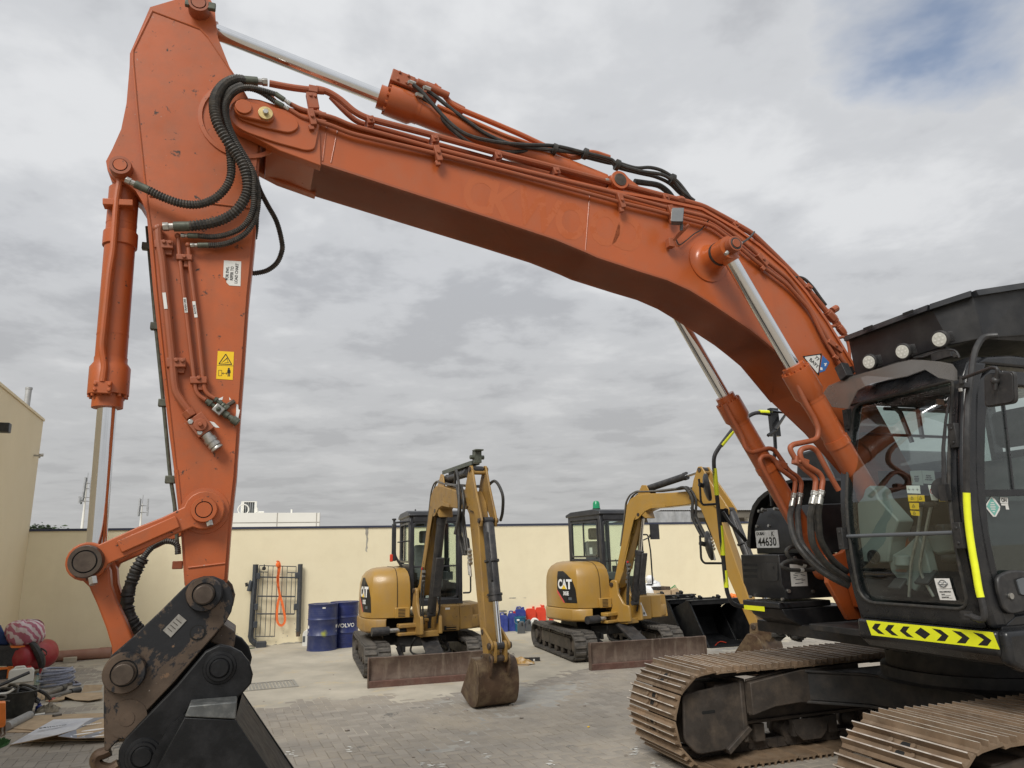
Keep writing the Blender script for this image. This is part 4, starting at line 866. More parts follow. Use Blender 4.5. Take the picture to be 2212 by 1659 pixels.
# corrugated hoses at the boom-stick joint
def hose(pts, ys, r, par=boom, pitch=.014, n=10):
    P = spline(T(pts, ys), 8); g = MB().mat(M['sleeve']); g.hose(P, r, pitch, n); return g.build('corrugated_hose', par, smooth=0)
def ferrule(a, b, y, r, par, mats=('couple', 'steel')):
    A_, B_ = Ly(a, y), Ly(b, y); d = B_-A_; g = MB().mat(M[mats[0]]); g.cyl(A_, A_+d*.6, r, n=14); g.mat(M[mats[1]]); g.cyl(A_+d*.6, A_+d*.78, r*.72, n=10); g.cyl(A_+d*.78, B_, r*.88, n=6); g.build('hose_fitting', par, bevel=.002)
ferrule(zA(1090, 525), zA(1250, 538), .20, .029, boom)
hose([zA(1092, 525), zA(1030, 522), zA(960, 560), zA(912, 630), zA(903, 710), zA(925, 810), zA(980, 910), zA(1040, 1000), zA(1090, 1080), zA(1118, 1180), zA(1112, 1270), zA(1060, 1360), zA(985, 1420), zA(880, 1458), zA(740, 1478)], [.2, .24, .28, .33, .36, .37, .36, .34, .33, .31, .29, .27, .25, .235, .225], .030, pitch=.019)
ferrule(zA(740, 1478), zA(565, 1482), .22, .030, stick)
hose([zA(1085, 562), zA(1020, 590), zA(975, 650), zA(960, 740), zA(985, 860), zA(1000, 960), zA(1012, 1060), zA(1010, 1150), zA(975, 1230), zA(900, 1300), zA(800, 1335), zA(690, 1330), zA(570, 1290), zA(475, 1243)], [.24, .27, .29, .30, .31, .30, .29, .28, .26, .25, .24, .24, .24, .24], .024, pitch=.016)
ferrule(zA(475, 1243), zA(325, 1175), .24, .024, stick)
hose([zA(1300, 615), zA(1220, 590), zA(1130, 570), zA(1050, 585), zA(990, 640), zA(965, 720), zA(990, 830), zA(1040, 930), zA(1100, 1030), zA(1150, 1130), zA(1160, 1250), zA(1150, 1380), zA(1090, 1480), zA(990, 1530), zA(890, 1547), zA(795, 1540)], [.27, .28, .30, .31, .32, .33, .34, .34, .33, .32, .31, .28, .25, .22, .21, .20], .0165, pitch=.012, n=8)
ferrule(zA(795, 1540), zA(682, 1538), .20, .0165, stick)
hose([zA(1300, 665), zA(1200, 600), zA(1110, 578), zA(1030, 610), zA(985, 680), zA(985, 760), zA(1010, 850), zA(1060, 950), zA(1120, 1050), zA(1170, 1160), zA(1188, 1280), zA(1175, 1410), zA(1110, 1520), zA(1010, 1580), zA(930, 1600), zA(865, 1602)], [.25, .26, .27, .28, .29, .30, .31, .31, .30, .29, .28, .26, .24, .21, .20, .20], .0165, pitch=.012, n=8)
ferrule(zA(865, 1602), zA(745, 1603), .20, .0165, stick)
ferrule(zA(1300, 612), zA(1400, 680), .27, .0165, boom); ferrule(zA(1300, 665), zA(1390, 715), .255, .0165, boom)
hose([zA(1165, 1080), zA(1190, 1215), zA(1245, 1330), zA(1310, 1450), zA(1345, 1590), zD(1340, 160), zD(1310, 225), zD(1250, 272), zD(1180, 290), zD(1130, 292)], -.19, .0165, stick, .012, 8)
hose([zA(1195, 1290), zA(1180, 1400), zA(1175, 1490), zA(1165, 1560)], -.19, .0165, stick, .012, 8)

# ---- bucket cylinder, linkage, coupler, bucket
pr_ = c2(zE(205, 510), .2)
pa2 = V((cD[0], 0, cD[1])); pb2 = V((pr_[0], 0, pr_[1])); ax2 = (pb2-pa2).normalized(); L2 = (pb2-pa2).length
bcyl, *_ = ram('bucket_cylinder', pa2, pb2, .083, .106, .050, tpar(pa2, ax2, L2, zD(215, 880), 0), tpar(pa2, ax2, L2, zD(205, 1090), 0), tpar(pa2, ax2, L2, zD(200, 1172), 0), ORW, EX, 'orange bucket cylinder hanging behind the stick', 12, .075, .14)
g = MB().mat(ORW); g.tube(fillet(T([zA(270, 1150), zA(285, 1180), zA(265, 1290), zA(240, 1640), zD(215, 300), zD(195, 500), zD(165, 780), zD(180, 860), zD(185, 900), zD(172, 1000)], .115), .04), .018, 10); g.build('hydraulic_tube', bcyl)
g = MB().mat(ORW); p = Ly(zA(278, 1335), .09); g.box(p, (.16, .07, .04), Matrix.Rotation(R(6), 3, 'Y')); g.build('tube_clamp', bcyl, bevel=.004); g = MB().mat(ORW); g.lathe(pa2, ax2, [(L2*.155, .086), (L2*.155, .094), (L2*.195, .094), (L2*.195, .086)], 32); g.build('tube_band', bcyl, bevel=.004)
g = MB().mat(ORW); p = Ly(zD(172, 1038), .11); g.box(p, (.09, .03, .07)); 
for dx in (-.035, .035):
    for dz in (-.016, .016): g.bolt(p+V((dx, .014, dz)), (0, 1, 0), .011, .01)
g.build('flange', bcyl, bevel=.004)
# idler links: stick to cylinder rod
for sg in (1, -1):
    a, b = V(c2(zE(855, 225), .2)), V(pr_); d = (b-a).normalized(); n_ = V((-d.y, d.x))
    P = circ(a.x, a.y, .108, 12, math.atan2(-n_.y, -n_.x), math.atan2(-n_.y, -n_.x)+pi)
    a_ = math.atan2(d.y, d.x)
    P = circ(a.x, a.y, .105, 14, a_+R(35), a_+R(325))+[tuple(a+d*.20-n_*.055), tuple(b-d*.28-n_*.060)]+circ(b.x, b.y, .098, 16, a_+pi+R(35), a_+pi+R(325))+[tuple(b-d*.28+n_*.060), tuple(a+d*.20+n_*.055)]
    g = MB().mat(ORW); g.prism(P, sg*.172, sg*.225); g.prism([tuple(a+d*.14-n_*.034), tuple(b-d*.16-n_*.034), tuple(b-d*.16+n_*.034), tuple(a+d*.14+n_*.034)], sg*.225, sg*.245)
    g.build('idler_link', EX, bevel=.006)
bosspin(cL, .070, .043, .20, .262, 'link_pin', EX, ORW, ORW)
for q, yb_, r_ in ((zE(880, 282), .24, .018), (zE(232, 598), .26, .021)): g = MB().mat(M['steel']); g.bolt(Ly(q, yb_), (-.3, .3, -1), r_, r_*1.8); g.build('locking_bolt', EX)
bosspin(pr_, .083, .055, .20, .275, 'rod_pin', EX, M['pinsteel'])
g = MB().mat(M['pinsteel']); g.cyl((pr_[0], -.2, pr_[1]), (pr_[0], .2, pr_[1]), .07); g.build('cross_pin', EX)
# bucket link
for sg in (1, -1):
    q = .13
    P = [p2(z, .14) for z in (zE(150, 480), zE(210, 440), zE(290, 480), zE(330, 560), zE(335, 640), zE(365, 730), (zE(415, 830)), zE(455, 930), zE(470, 1010), zE(455, 1120), zE(400, 1180), zE(350, 1120), zE(340, 980), zE(310, 880), zE(260, 750), zE(215, 650), zE(150, 590), zE(125, 530))]
    g = MB().mat(ORW); g.prism(P, sg*.075, sg*.155); g.build('bucket_link', EX, bevel=.01)
# quick coupler
CO = [zE(850, 592), zE(905, 592), zE(960, 615), zE(1000, 660), zE(1018, 725), zE(1005, 790), zE(975, 845), zE(860, 980), zE(690, 1180), zE(500, 1380), zE(405, 1475), zE(315, 1570), zE(297, 1560), zE(293, 1350), zE(295, 1130), zE(305, 1080), zE(340, 1030), zE(450, 935), zE(600, 795), zE(740, 655), zE(790, 612)]
for sg in (1, -1):
    g = MB().mat(M['coupler']); g.prism([p2(q, .30) for q in CO], sg*.255, sg*.30); cp = g.build('coupler_plate', EX, bevel=.006, label='scraped brown-black quick coupler side plate')
    if sg == 1: coupler = cp
g = MB().mat(M['coupler']); g.prism([p2(q, .30) for q in (zE(700, 720), zE(880, 900), zE(640, 1160), zE(440, 1000))], -.254, .254); g.prism([p2(q, .30) for q in (zE(300, 1350), zE(420, 1400), zE(310, 1560), zE(296, 1550))], -.254, .254)
g.prism([p2(q, .25) for q in (zE(960, 860), zE(1025, 905), zE(1020, 990), zE(985, 1000), zE(880, 960))], -.20, .22); g.build('coupler_body', EX, bevel=.01)
cK1, cK2 = c2(zE(855, 690), .3), c2(zE(415, 1125), .3)
bosspin(cK1, .090, .056, .30, .345, 'coupler_pin', EX, M['coupler'], M['pinsteel']); bosspin(cK2, .100, .060, .30, .345, 'coupler_pin', EX, M['coupler'], M['pinsteel'])
for c, r in ((cK1, .047), (cK2, .050)):
    g = MB().mat(M['pinsteel']); g.cyl((c[0], .33, c[1]), (c[0], .395, c[1]), r, n=32); g.cyl((c[0], -.33, c[1]), (c[0], .33, c[1]), r*.98, n=20); g.build('pin_end', EX, bevel=.004)
c = c2(zE(425, 1385), .3)
g = MB().mat(M['coupler']); g.lathe((c[0], .30, c[1]), (0, 1, 0), [(0, .090), (.004, .089)], 40); g.lathe((c[0], .304, c[1]), (0, 1, 0), [(0, .035), (.003, .034)], 24); g.build('bushing', coupler); g = MB()
c = c2(zE(818, 905), .3); g.mat(M['dark']); g.lathe((c[0], .30, c[1]), (0, 1, 0), [(0, .040), (.003, .040)], 24); g.mat(M['coupler']); g.lathe((c[0], .30, c[1]), (0, 1, 0), [(0, .032), (.006, .032)], 24); g.build('bushing', coupler)
g = MB().mat(M['steel']); P = T([zE(712, 802), zE(756, 838), zE(668, 932), zE(624, 893)], .3006); g.add(P+[p+V((0, .004, 0)) for p in P], [(0, 1, 2, 3), (4, 5, 6, 7), (0, 1, 5, 4), (1, 2, 6, 5), (2, 3, 7, 6), (3, 0, 4, 7)])
g.mat(M['greytool'])
for k in range(4):
    u = .2+.2*k; A_ = P[0].lerp(P[3], u*.9+.06)+V((0, .0045, 0)); B_ = P[1].lerp(P[2], u*.9+.06)+V((0, .0045, 0)); g.cyl(A_.lerp(B_, .15), A_.lerp(B_, .8-.1*(k % 2)), .0022, n=4)
g.build('data_plate', coupler, smooth=0)
# lifting hook
HK = [V(Ly(q, 0)) for q in (zE(330, 1560), zE(300, 1575), zE(262, 1590), zE(250, 1625), zE(275, 1655), zE(330, 1665), zE(380, 1640))]
g = MB().mat(M['bucket_rust']); g.tube(spline(HK, 5), .030, 8); g.build('lifting_hook', EX)
# sleeved jumper hose from the stick to the coupler
P = spline(T([zE(708, 470), zE(700, 415), zE(650, 397), zE(590, 412), zE(545, 450), zE(515, 490)], -.02), 6); g = MB().mat(M['rubber']); g.hose(P, .016, .011, 8, .08); g.build('jumper_hose', EX, smooth=0)
P = spline(T([zE(515, 490), zE(480, 550), zE(455, 610), zE(430, 690), zE(428, 770), zE(450, 840), zE(480, 880), zE(520, 905)], -.02), 10)
rj = random.Random(3); g = MB().mat(M['rubber']); g.tube(P, [.033*(1+.07*sin(i*2.1)+rj.uniform(-.16, .14)) for i in range(len(P))], 10); g.build('hose_wrap', EX, smooth=60)
# bucket
bk = [zE(940, 972), zE(1000, 985), zE(1060, 1015), zE(1105, 1070), zE(1125, 1140), zE(1115, 1190), zE(1075, 1235), zE(1045, 1262), zE(1030, 1290), zE(780, 1312), zE(742, 1370), zE(690, 1440), zE(640, 1520), zE(590, 1640), zE(560, 1700), zE(400, 1720), zE(375, 1620), zE(378, 1560), zE(410, 1500), zE(500, 1405), zE(700, 1200), zE(860, 1010)]
for sg in (1, -1):
    g = MB().mat(M['blackpaint']); g.prism([p2(q, .37) for q in bk], sg*.318, sg*.375); ear = g.build('bucket_ear', EX, bevel=.008, label='black bucket ear plate')
    for q in (zE(940, 1100), zE(512, 1590)):
        c = c2(q, .37); g = MB().mat(M['blackpaint']); g.lathe((c[0], sg*.375, c[1]), (0, sg, 0), [(0, .082), (.006, .078), (.008, .066), (.022, .062), (.024, .050), (.020, .048), (.030, .040), (.032, .0)], 36); g.build('pin_retainer', ear, smooth=30)
for q in (zE(940, 1100), zE(512, 1590)):
    c = c2(q, .37); g = MB().mat(M['blackpaint']); g.cyl((c[0], -.37, c[1]), (c[0], .37, c[1]), .05); g.build('bucket_pin', EX)
# bucket shell: side plates near and far, wrapped back and floor; lower part continues to the ground
sp = [p2(zE(745, 1376), .52), p2(zE(1028, 1390), .52), p2(zE(1210, 1659), .52)]
px1 = sp[2]; d = V(sp[2])-V(sp[1]); toe = V(sp[1])+d*((sp[1][1]-.02)/-d.y)
heel = [p2(zE(590, 1659), .52)]
side = [sp[0], sp[1], tuple(toe), (toe.x+.45, .02), (sp[0][0]+.42, .16), (heel[0][0]+.02, .5), heel[0]]
for sg in (1, -1):
    g = MB().mat(M['blackpaint']); g.prism(side, sg*.50, sg*.53); g.build('bucket_side', EX, bevel=.004)
g = MB().mat(M['scraped']); tp = [p2(zE(770, 1312), .53), p2(zE(1035, 1290), .53), p2(zE(1030, 1388), .53), p2(zE(745, 1374), .53)]; g.prism(tp, -.533, .533); g.build('bucket_top_strip', EX, bevel=.006)
g = MB().mat(M['blackpaint'])
back = [side[0], side[6], side[5], side[4], side[3]]
for a, b in zip(back, back[1:]):
    g.add([(a[0], -.5, a[1]), (a[0], .5, a[1]), (b[0], .5, b[1]), (b[0], -.5, b[1])], [(0, 1, 2, 3)])
g.build('bucket_shell', EX)
g = MB().mat(M['blackpaint']); g.prism([p2(q, .37) for q in (zE(660, 1420), zE(780, 1330), zE(860, 1500), zE(820, 1700), zE(540, 1760), zE(560, 1600))], .375, .40); g.build('bucket_gusset', EX)
# far side wing seen beyond the near plate
wg = [p2(q, -.53) for q in (zE(1035, 1262), zE(1066, 1240), zE(1345, 1659))]; d = V(wg[2])-V(wg[1]); te = V(wg[1])+d*((wg[1][1]-.02)/-d.y)
g = MB().mat(M['blackpaint']); g.prism([wg[0], wg[1], tuple(te), (te.x+.35, .02)], -.53, -.505); g.build('bucket_side', EX, bevel=.004)
g = MB().mat(M['blackpaint']); a, b = sp[1], tuple(toe); a2, b2 = wg[1], tuple(te); g.add([(a[0], .5, a[1]), (b[0], .5, b[1]), (b2[0]+.0, -.505, b2[1]), (a2[0], -.505, a2[1])], [(0, 1, 2, 3)]); g.build('bucket_mouth_plate', EX)

# ---- boom cylinders
for sg, nm in ((1, 'near'), (-1, 'far')):
    y = .435*sg; B_ = V((bx, y, bz_)); A_ = V((.97, y, 1.60)); ax3 = (B_-A_).normalized(); L3 = (B_-A_).length
    qs = (zI(640, 200), zI(450, 85), zI(470, 25)) if sg > 0 else (zI(245, 300), zI(150, 195), zI(130, 150))
    t0, t1, t2 = [tpar(A_, ax3, L3, q, y) for q in qs]
    if sg > 0: nbar = (A_, ax3, L3)
    bc_, *_ = ram('boom_cylinder', A_, B_, .084, .108, .052, t0, t1, t2, OR, EX, None, 12, .088, .12)
    bc_['label'] = 'boom cylinder on the side of the cab' if sg > 0 else 'boom cylinder on the side away from the cab'
    g = MB().mat(OR); t = .36 if sg < 0 else .40; c = A_+ax3*(L3*t); g.lathe(A_, ax3, [(L3*t-.03, .083), (L3*t-.03, .090), (L3*t+.03, .090), (L3*t+.03, .083)], 32); g.build('tube_band', bc_)
    g = MB().mat(OR)
    if sg > 0:
        t1_ = [zI(560, 90), zI(590, 170), zI(640, 270), zAB(1190, 0), zAB(1240, 150), zAB(1225, 245), zAB(1170, 280), zAB(905, 332), zAB(862, 372), zAB(880, 430), zAB(960, 560), zAB(1040, 640), zAB(1160, 735), zAB(1205, 800), zAB(1190, 945)]
        t2_ = [zAB(1500, 930), zAB(1400, 760), zAB(1290, 560), zAB(1215, 410), zAB(1130, 362), zAB(1020, 392), zAB(990, 440), zAB(1010, 520), zAB(1080, 605), zAB(1250, 705), zAB(1297, 790), zAB(1275, 935)]
        y1, y2 = .47, .50
        h1 = ([zAB(1170, 1110), zAB(1140, 1230), zAB(1135, 1350), zAC(1150, 80), zAC(1215, 240), zAC(1350, 410), zAC(1500, 520), zAC(1640, 610)], zAB(1190, 965), zAB(1155, 1120))
        h2 = ([zAB(1250, 1110), zAB(1232, 1230), zAB(1240, 1400), zAC(1265, 80), zAC(1350, 250), zAC(1450, 380), zAC(1600, 500)], zAB(1272, 955), zAB(1240, 1120))
    else:
        t1_ = [zI(90, 235), zAB(110, 0), zAB(240, 230), zAB(290, 390), zAB(350, 442), zAB(590, 380), zAB(660, 400), zAB(760, 540), zAB(850, 680), zAB(960, 745), zAB(1020, 830), zAB(1002, 970)]
        t2_ = [zAB(960, 1520), zAB(850, 1290), zAB(620, 840), zAB(500, 620), zAB(470, 535), zAB(500, 490), zAB(600, 480), zAB(680, 550), zAB(720, 640), zAB(800, 700), zAB(930, 795), zAB(935, 850), zAB(920, 970)]
        y1, y2 = -.36, -.33
        h1 = ([zAB(975, 1130), zAB(962, 1230), zAB(975, 1400), zAC(1000, 90), zAC(1070, 210), zAC(1250, 400), zAC(1450, 520), zAC(1640, 620)], zAB(1000, 990), zAB(972, 1140))
        h2 = ([zAB(890, 1150), zAB(868, 1260), zAB(885, 1420), zAC(930, 80), zAC(1010, 225), zAC(1200, 430), zAC(1400, 570), zAC(1640, 690)], zAB(918, 995), zAB(885, 1160))
    for tt, y_t in ((t1_, y1), (t2_, y2)):
        g = MB().mat(ORD); g.tube(fillet(T(tt, y_t), .06, 5), .0195, 12); g.build('hydraulic_tube', bc_)
    for (pp, fa, fb), y_t in ((h1, y1), (h2, y2)):
        g = MB().mat(M['steel']); A4, B4 = Ly(fa, y_t), Ly(fb, y_t); d4 = B4-A4; g.cyl(A4-d4*.12, A4, .028, n=6); g.cyl(A4, A4+d4*.25, .027, n=6); g.cyl(A4+d4*.25, A4+d4*.45, .022, n=12); g.cyl(A4+d4*.45, B4, .026, n=14); g.build('hose_fitting', bc_, bevel=.002)
        g = MB().mat(M['rubber']); g.tube(spline(T(pp, lin(y_t, .12 if sg < 0 else .30, len(pp))), 6), .0245, 10); g.build('black_hose', bc_)
    q = zAB(1000, 560) if sg > 0 else zAB(735, 600)
    p = Ly(q, y1); g = MB().mat(ORD); g.box(p, (.12, .05, .06), Matrix.Rotation(R(-15), 3, 'Y')); g.bolt(p+V((.03, .025, 0)), (0, 1, 0), .013, .014); g.build('tube_clamp', bc_, bevel=.008)

# ---- undercarriage
UC = R(-1.1)
def tpath(s, Rr, h, cx):     # stadium of radius Rr round wheels at +-cx, height h of axle
    st = 2*cx; ar = pi*Rr; Lp = 2*st+2*ar; s %= Lp
    if s < st:
        u = s/st; sag = -.018*sin(pi*u)*0; return (-cx+s, h+Rr-.012*abs(sin(2*pi*u)), 0.)
    s -= st
    if s < ar: a = s/Rr; return (cx+Rr*sin(a), h+Rr*cos(a), -a)
    s -= ar
    if s < st: return (cx-s, h-Rr, -pi)
    s -= st; a = s/Rr; return (-cx-Rr*sin(a), h-Rr*cos(a), -pi-a)
g = MB(); SW = .385
prof = [(-.095, -.004), (-.095, .012), (-.076, .012), (-.069, .047), (-.061, .047), (-.053, .012), (-.010, .012), (-.004, .043), (.004, .043), (.010, .012), (.050, .012), (.058, .047), (.066, .047), (.074, .012), (.098, .003), (.098, -.010), (.060, -.004)]
n = len(prof); vs = [(u, y, h) for y in (-SW, SW) for u, h in prof]
g.mat(M['trackshoe']); g.add(vs, [tuple(range(n)), tuple(range(n, 2*n))])
for i in range(n):
    k = (i+1) % n; g.mat(M['grouser'] if i in (3, 7, 11) else M['trackshoe']); g.add([vs[i], vs[k], vs[n+k], vs[n+i]], [(0, 1, 2, 3)])
g.mat(M['trackshoe'])
for x, y in ((-.032, .06), (-.032, -.09), (.028, .09), (.028, -.06)): g.bolt((x, y, .011), (0, 0, 1), .017, .014)
g.mat(M['dark'])
for y in (-.016, .0): pass
P = rnd2([(-.050, -.03), (-.014, -.03), (-.014, .035), (-.050, .035)], .012, 2); g.prism(P, .0118, .0128, 'xy')
P = rnd2([(.012, -.03), (.048, -.03), (.048, .03), (.012, .03)], .012, 2); g.prism(P, .0118, .0128, 'xy')
shoe_me = g.mesh('track_shoe', 30)
TR, TH_, TCX = .365, .402, 1.885; TL = 4*TCX+2*pi*TR; NS = 49; pit = TL/NS
for sd_, ys in ((-1, -1.27), (1, 1.27)):
    g = MB().mat(M['trackframe'])
    for k in range(NS):
        x, z, a = tpath((k+.35)*pit, TR-.05, TH_, TCX); rt = Matrix.Rotation(-a, 3, 'Y')
        for dy in (-.075, .075): g.box((x, ys+dy, z), (pit*.98, .035, .075), rt)
        g.cyl((x, ys-.11, z), (x, ys+.11, z), .024, n=8)
    ch = g.build('track_chain', EX, smooth=30, label='track chain with triple grouser shoes on the '+('far' if sd_ < 0 else 'near')+' side'); ch.rotation_euler[2] = UC
    for k in range(NS):
        x, z, a = tpath(k*pit, TR, TH_, TCX)
        o = bpy.data.objects.new('track_shoe', shoe_me); COL.objects.link(o); o.parent = ch; o.location = (x, ys, z); o.rotation_euler = (0, -a, 0)
    tf = MB().mat(M['trackframe']); inn = -sd_      # inner side faces the machine
    tf.box((0, ys, .43), (3.1, .30, .26)); tf.box((0, ys, .56), (2.9, .24, .03))
    tf.box((0, ys+.16, .53), (3.0, .03, .02)); tf.box((0, ys+.16, .30), (3.2, .03, .03)); tf.box((0, ys-.16, .30), (3.2, .03, .03))
    fo = tf.build('track_frame', EX, bevel=.008); fo.rotation_euler[2] = UC
    fr = MB().mat(M['trackframe'])                  # boxed idler guard
    GP = rnd2([(2.10, .60), (1.52, .66), (1.47, .60), (1.47, .28), (1.70, .13), (2.00, .12), (2.12, .24)], .05)
    for dy in (.255, -.255):
        fr.prism(GP, ys+dy-.015, ys+dy+.015)
    fr.box((1.60, ys, .62), (.34, .50, .05)); fr.box((1.50, ys, .45), (.06, .54, .46)); fr.box((1.51, ys, .42), (.05, .56, .50))
    gd = fr.build('idler_guard', fo, bevel=.012)
    g = MB().mat(M['dark']); P = rnd2([(1.80, .43), (1.93, .43), (1.93, .455), (1.80, .455)], .01); g.prism(P, ys+.2701, ys+.272); g.build('slot', gd); g = MB().mat(M['dark']); P = capsule2((1.62, .03), (1.74, .03), .06, .06); g.prism([(a, b+ys) for a, b in P], .6451, .647, 'xy'); g.build('slot', gd)
    g = MB().mat(M['trackframe']); g.prism([(1.70, .10), (1.72, .14), (1.49, .30), (1.46, .27)], ys+.21, ys+.30); g.build('chain_guide', gd, bevel=.004)
    g = MB().mat(M['trackframe']); g.cyl((TCX, ys-.09, TH_), (TCX, ys+.09, TH_), TR-.10, n=36); g.cyl((TCX, ys-.17, TH_), (TCX, ys+.17, TH_), .12); g.build('idler_wheel', EX, bevel=.01).rotation_euler[2] = UC
    g = MB().mat(M['trackframe']); g.lathe((-TCX, ys-.12, TH_), (0, 1, 0), [(0, .26), (.02, .29), (.22, .29), (.24, .26)], 30)
    for k in range(11):
        a = 2*pi*k/11; g.box((-TCX+(TR-.08)*cos(a), ys, TH_+(TR-.08)*sin(a)), (.07, .05, .07), Matrix.Rotation(-a, 3, 'Y'))
    g.cyl((-TCX, ys-sd_*.12, TH_), (-TCX, ys-sd_*.36, TH_), .20, n=24); g.build('sprocket', EX).rotation_euler[2] = UC
    for k in range(8):
        x = -1.5+k*.40; g = MB().mat(M['trackframe']); g.lathe((x, ys-.13, .175), (0, 1, 0), [(0, .045), (.03, .05), (.03, .10), (.06, .10), (.07, .082), (.19, .082), (.20, .10), (.23, .10), (.23, .05), (.26, .045)], 20); g.box((x, ys+.16, .21), (.10, .04, .14)); g.box((x, ys-.16, .21), (.10, .04, .14)); g.build('track_roller', EX, smooth=30).rotation_euler[2] = UC
    for d_ in (.17, -.19): g = MB().mat(M['trackframe']); g.prism([(.55, .28), (.95, .28), (.92, .16), (.85, .10), (.65, .10), (.58, .16)], ys+d_, ys+d_+.02); g.build('roller_guard', EX, bevel=.004).rotation_euler[2] = UC
    for x in (-.7, .7):
        g = MB().mat(M['trackframe']); g.lathe((x, ys-sd_*.16, .60), (0, sd_, 0), [(0, .05), (.06, .05), (.06, .075), (.16, .075), (.17, .06), (.26, .06)], 20); g.box((x, ys-sd_*.08, .57), (.08, .08, .1)); g.build('carrier_roller', EX).rotation_euler[2] = UC
oc = []
for sx, sy in ((1, 1), (1, -1), (-1, -1), (-1, 1)):
    q = [(1.02*sx, 1.10*sy), (.95*sx, .98*sy), (.72*sx, .80*sy), (.56*sx, .55*sy), (.50*sx, .25*sy)]
    oc += q[::-1] if sx*sy > 0 else q
oc2 = []
for a in sorted(oc, key=lambda p: math.atan2(p[1], p[0])): oc2.append(a)
g = MB().mat(M['frameblack']); g.prism(oc2, .47, .70, 'xy'); g.prism([(x*1.03, y*1.0) for x, y in oc2], .7005, .722, 'xy'); g.prism([(x*1.04, y*1.0) for x, y in oc2], .445, .4695, 'xy'); cbd = g.build('carbody', EX, bevel=.006); cbd.rotation_euler[2] = UC
for sg in (1, -1):
    g = MB().mat(M['trackframe']); g.prism([(1.49, .66), (.95, .726), (.45, .742), (.30, .742), (.30, .47), (.72, .435), (.98, .462), (1.25, .45), (1.49, .40)], sg*.90, sg*.99)
    g.tube([(1.49, sg*.955, .405), (1.25, sg*.955, .452), (.98, sg*.955, .464), (.72, sg*.955, .437), (.30, sg*.955, .47)], .020, 6)
    g.tube([(1.50, sg*.955, .672), (.95, sg*.955, .738), (.45, sg*.955, .750), (.30, sg*.955, .750)], .014, 6); g.build('side_leg', EX, bevel=.006).rotation_euler[2] = UC
g = MB().mat(M['frameblack']); g.lathe((0, 0, .722), (0, 0, 1), [(0, .70), (.02, .67), (.10, .665), (.10, .62), (.34, .62)], 48); g.cyl((0, 0, 1.0), (0, 0, 1.045), .70, n=48)
for k in range(40): a = 2*pi*k/40; g.bolt((.675*cos(a), .675*sin(a), .985), (0, 0, -1), .014, .03)
g.build('slewing_ring', EX)
g = MB().mat(M['rag_dark']); c = loc(atz(zAC(850, 1345), .80))
for k in range(9): g.ball(c+V((random.uniform(-.13, .13), random.uniform(-.12, .12), random.uniform(-.01, .04))), (random.uniform(.05, .09), random.uniform(.05, .09), random.uniform(.025, .05)), 9, 6, .28)
rg = g.build('oily_rag', None, smooth=25, label='dark crumpled oily rag lying on the far track of the orange excavator', cat='rag'); rg.location = XC; rg.rotation_euler = (0, 0, pi+PHI)

# ---- upper structure, cab and guard of the big excavator
CB, GB, FB_, PB = M['cabblack'], M['guard'], M['frameblack'], M['plasticblack']
def itp(T_, z):
    if z <= T_[0][0]: return T_[0][1]
    for (a, x), (b, y) in zip(T_, T_[1:]):
        if z <= b: u = (z-a)/(b-a); return x+(y-x)*u
    return T_[-1][1]
FZ = [(1.30, 1.465), (1.38, 1.485), (1.48, 1.508), (1.62, 1.525), (1.78, 1.534), (1.95, 1.534), (2.12, 1.520), (2.30, 1.484), (2.48, 1.438), (2.66, 1.388), (2.80, 1.345), (2.90, 1.29), (2.97, 1.22)]
def fz(z): return itp(FZ, z)
Y0, Y1 = .375, 1.375
def zs(a, b, n=14): return [a+(b-a)*i/(n-1) for i in range(n)]
def band(g, z0, z1, y0, y1, o=0., t=.06, n=14, f=fz):    # curved post following the windscreen line
    P = [(f(z)+o, z) for z in zs(z0, z1, n)]+[(f(z)+o-t, z) for z in zs(z1, z0, n)]
    g.prism(P, y0, y1)
g = MB().mat(CB); cab = None
g.box((.55, .38, 1.50), (1.70, .04, .42)); g.box((-.3, .88, 1.9), (.04, 1.0, 1.25)); g.box((.55, .88, 1.30), (1.72, 1.0, .05))
cab = g.build('cab', EX, bevel=.006, label='black operator cab with a curved windscreen')
# floor-level front panel, frame round the glass
gi = rnd2([(.435, 1.405), (1.265, 1.405), (1.285, 2.835), (.455, 2.835)], [.12, .10, .05, .07], 5)
gi2 = []
for a, b in zip(gi, gi[1:]+gi[:1]):
    m = max(1, int((V(b)-V(a)).length/.07)); gi2 += [tuple(V(a).lerp(V(b), k/m)) for k in range(m)]
cy_, cz_ = .86, 2.12
def outp(p, x0=Y0+.01, x1=1.325, z0=1.30, z1=2.93):
    d = V((p[0]-cy_, p[1]-cz_)); k = 1e9
    if d.x > 1e-6: k = min(k, (x1-cy_)/d.x)
    if d.x < -1e-6: k = min(k, (x0-cy_)/d.x)
    if d.y > 1e-6: k = min(k, (z1-cz_)/d.y)
    if d.y < -1e-6: k = min(k, (z0-cz_)/d.y)
    return (cy_+d.x*k, cz_+d.y*k)
go = [outp(p) for p in gi2]; n = len(gi2)
vs = []
for off in (0., -.055):
    vs += [(fz(p[1])+off+.004, p[0], p[1]) for p in gi2]; vs += [(fz(p[1])+off, p[0], p[1]) for p in go]
fs = []
for i in range(n):
    k = (i+1) % n; fs += [(i, k, n+k, n+i), (2*n+i, 2*n+k, 3*n+k, 3*n+i), (i, 2*n+i, 2*n+k, k), (n+i, n+k, 3*n+k, 3*n+i)]
g = MB().mat(CB); g.add(vs, fs); wf = g.build('windscreen_frame', cab)
g = MB().mat(M['rubber']); g.tube([(fz(p[1])+.003, p[0], p[1]) for p in gi2], .011, 8, closed=True); g.build('seal', wf)
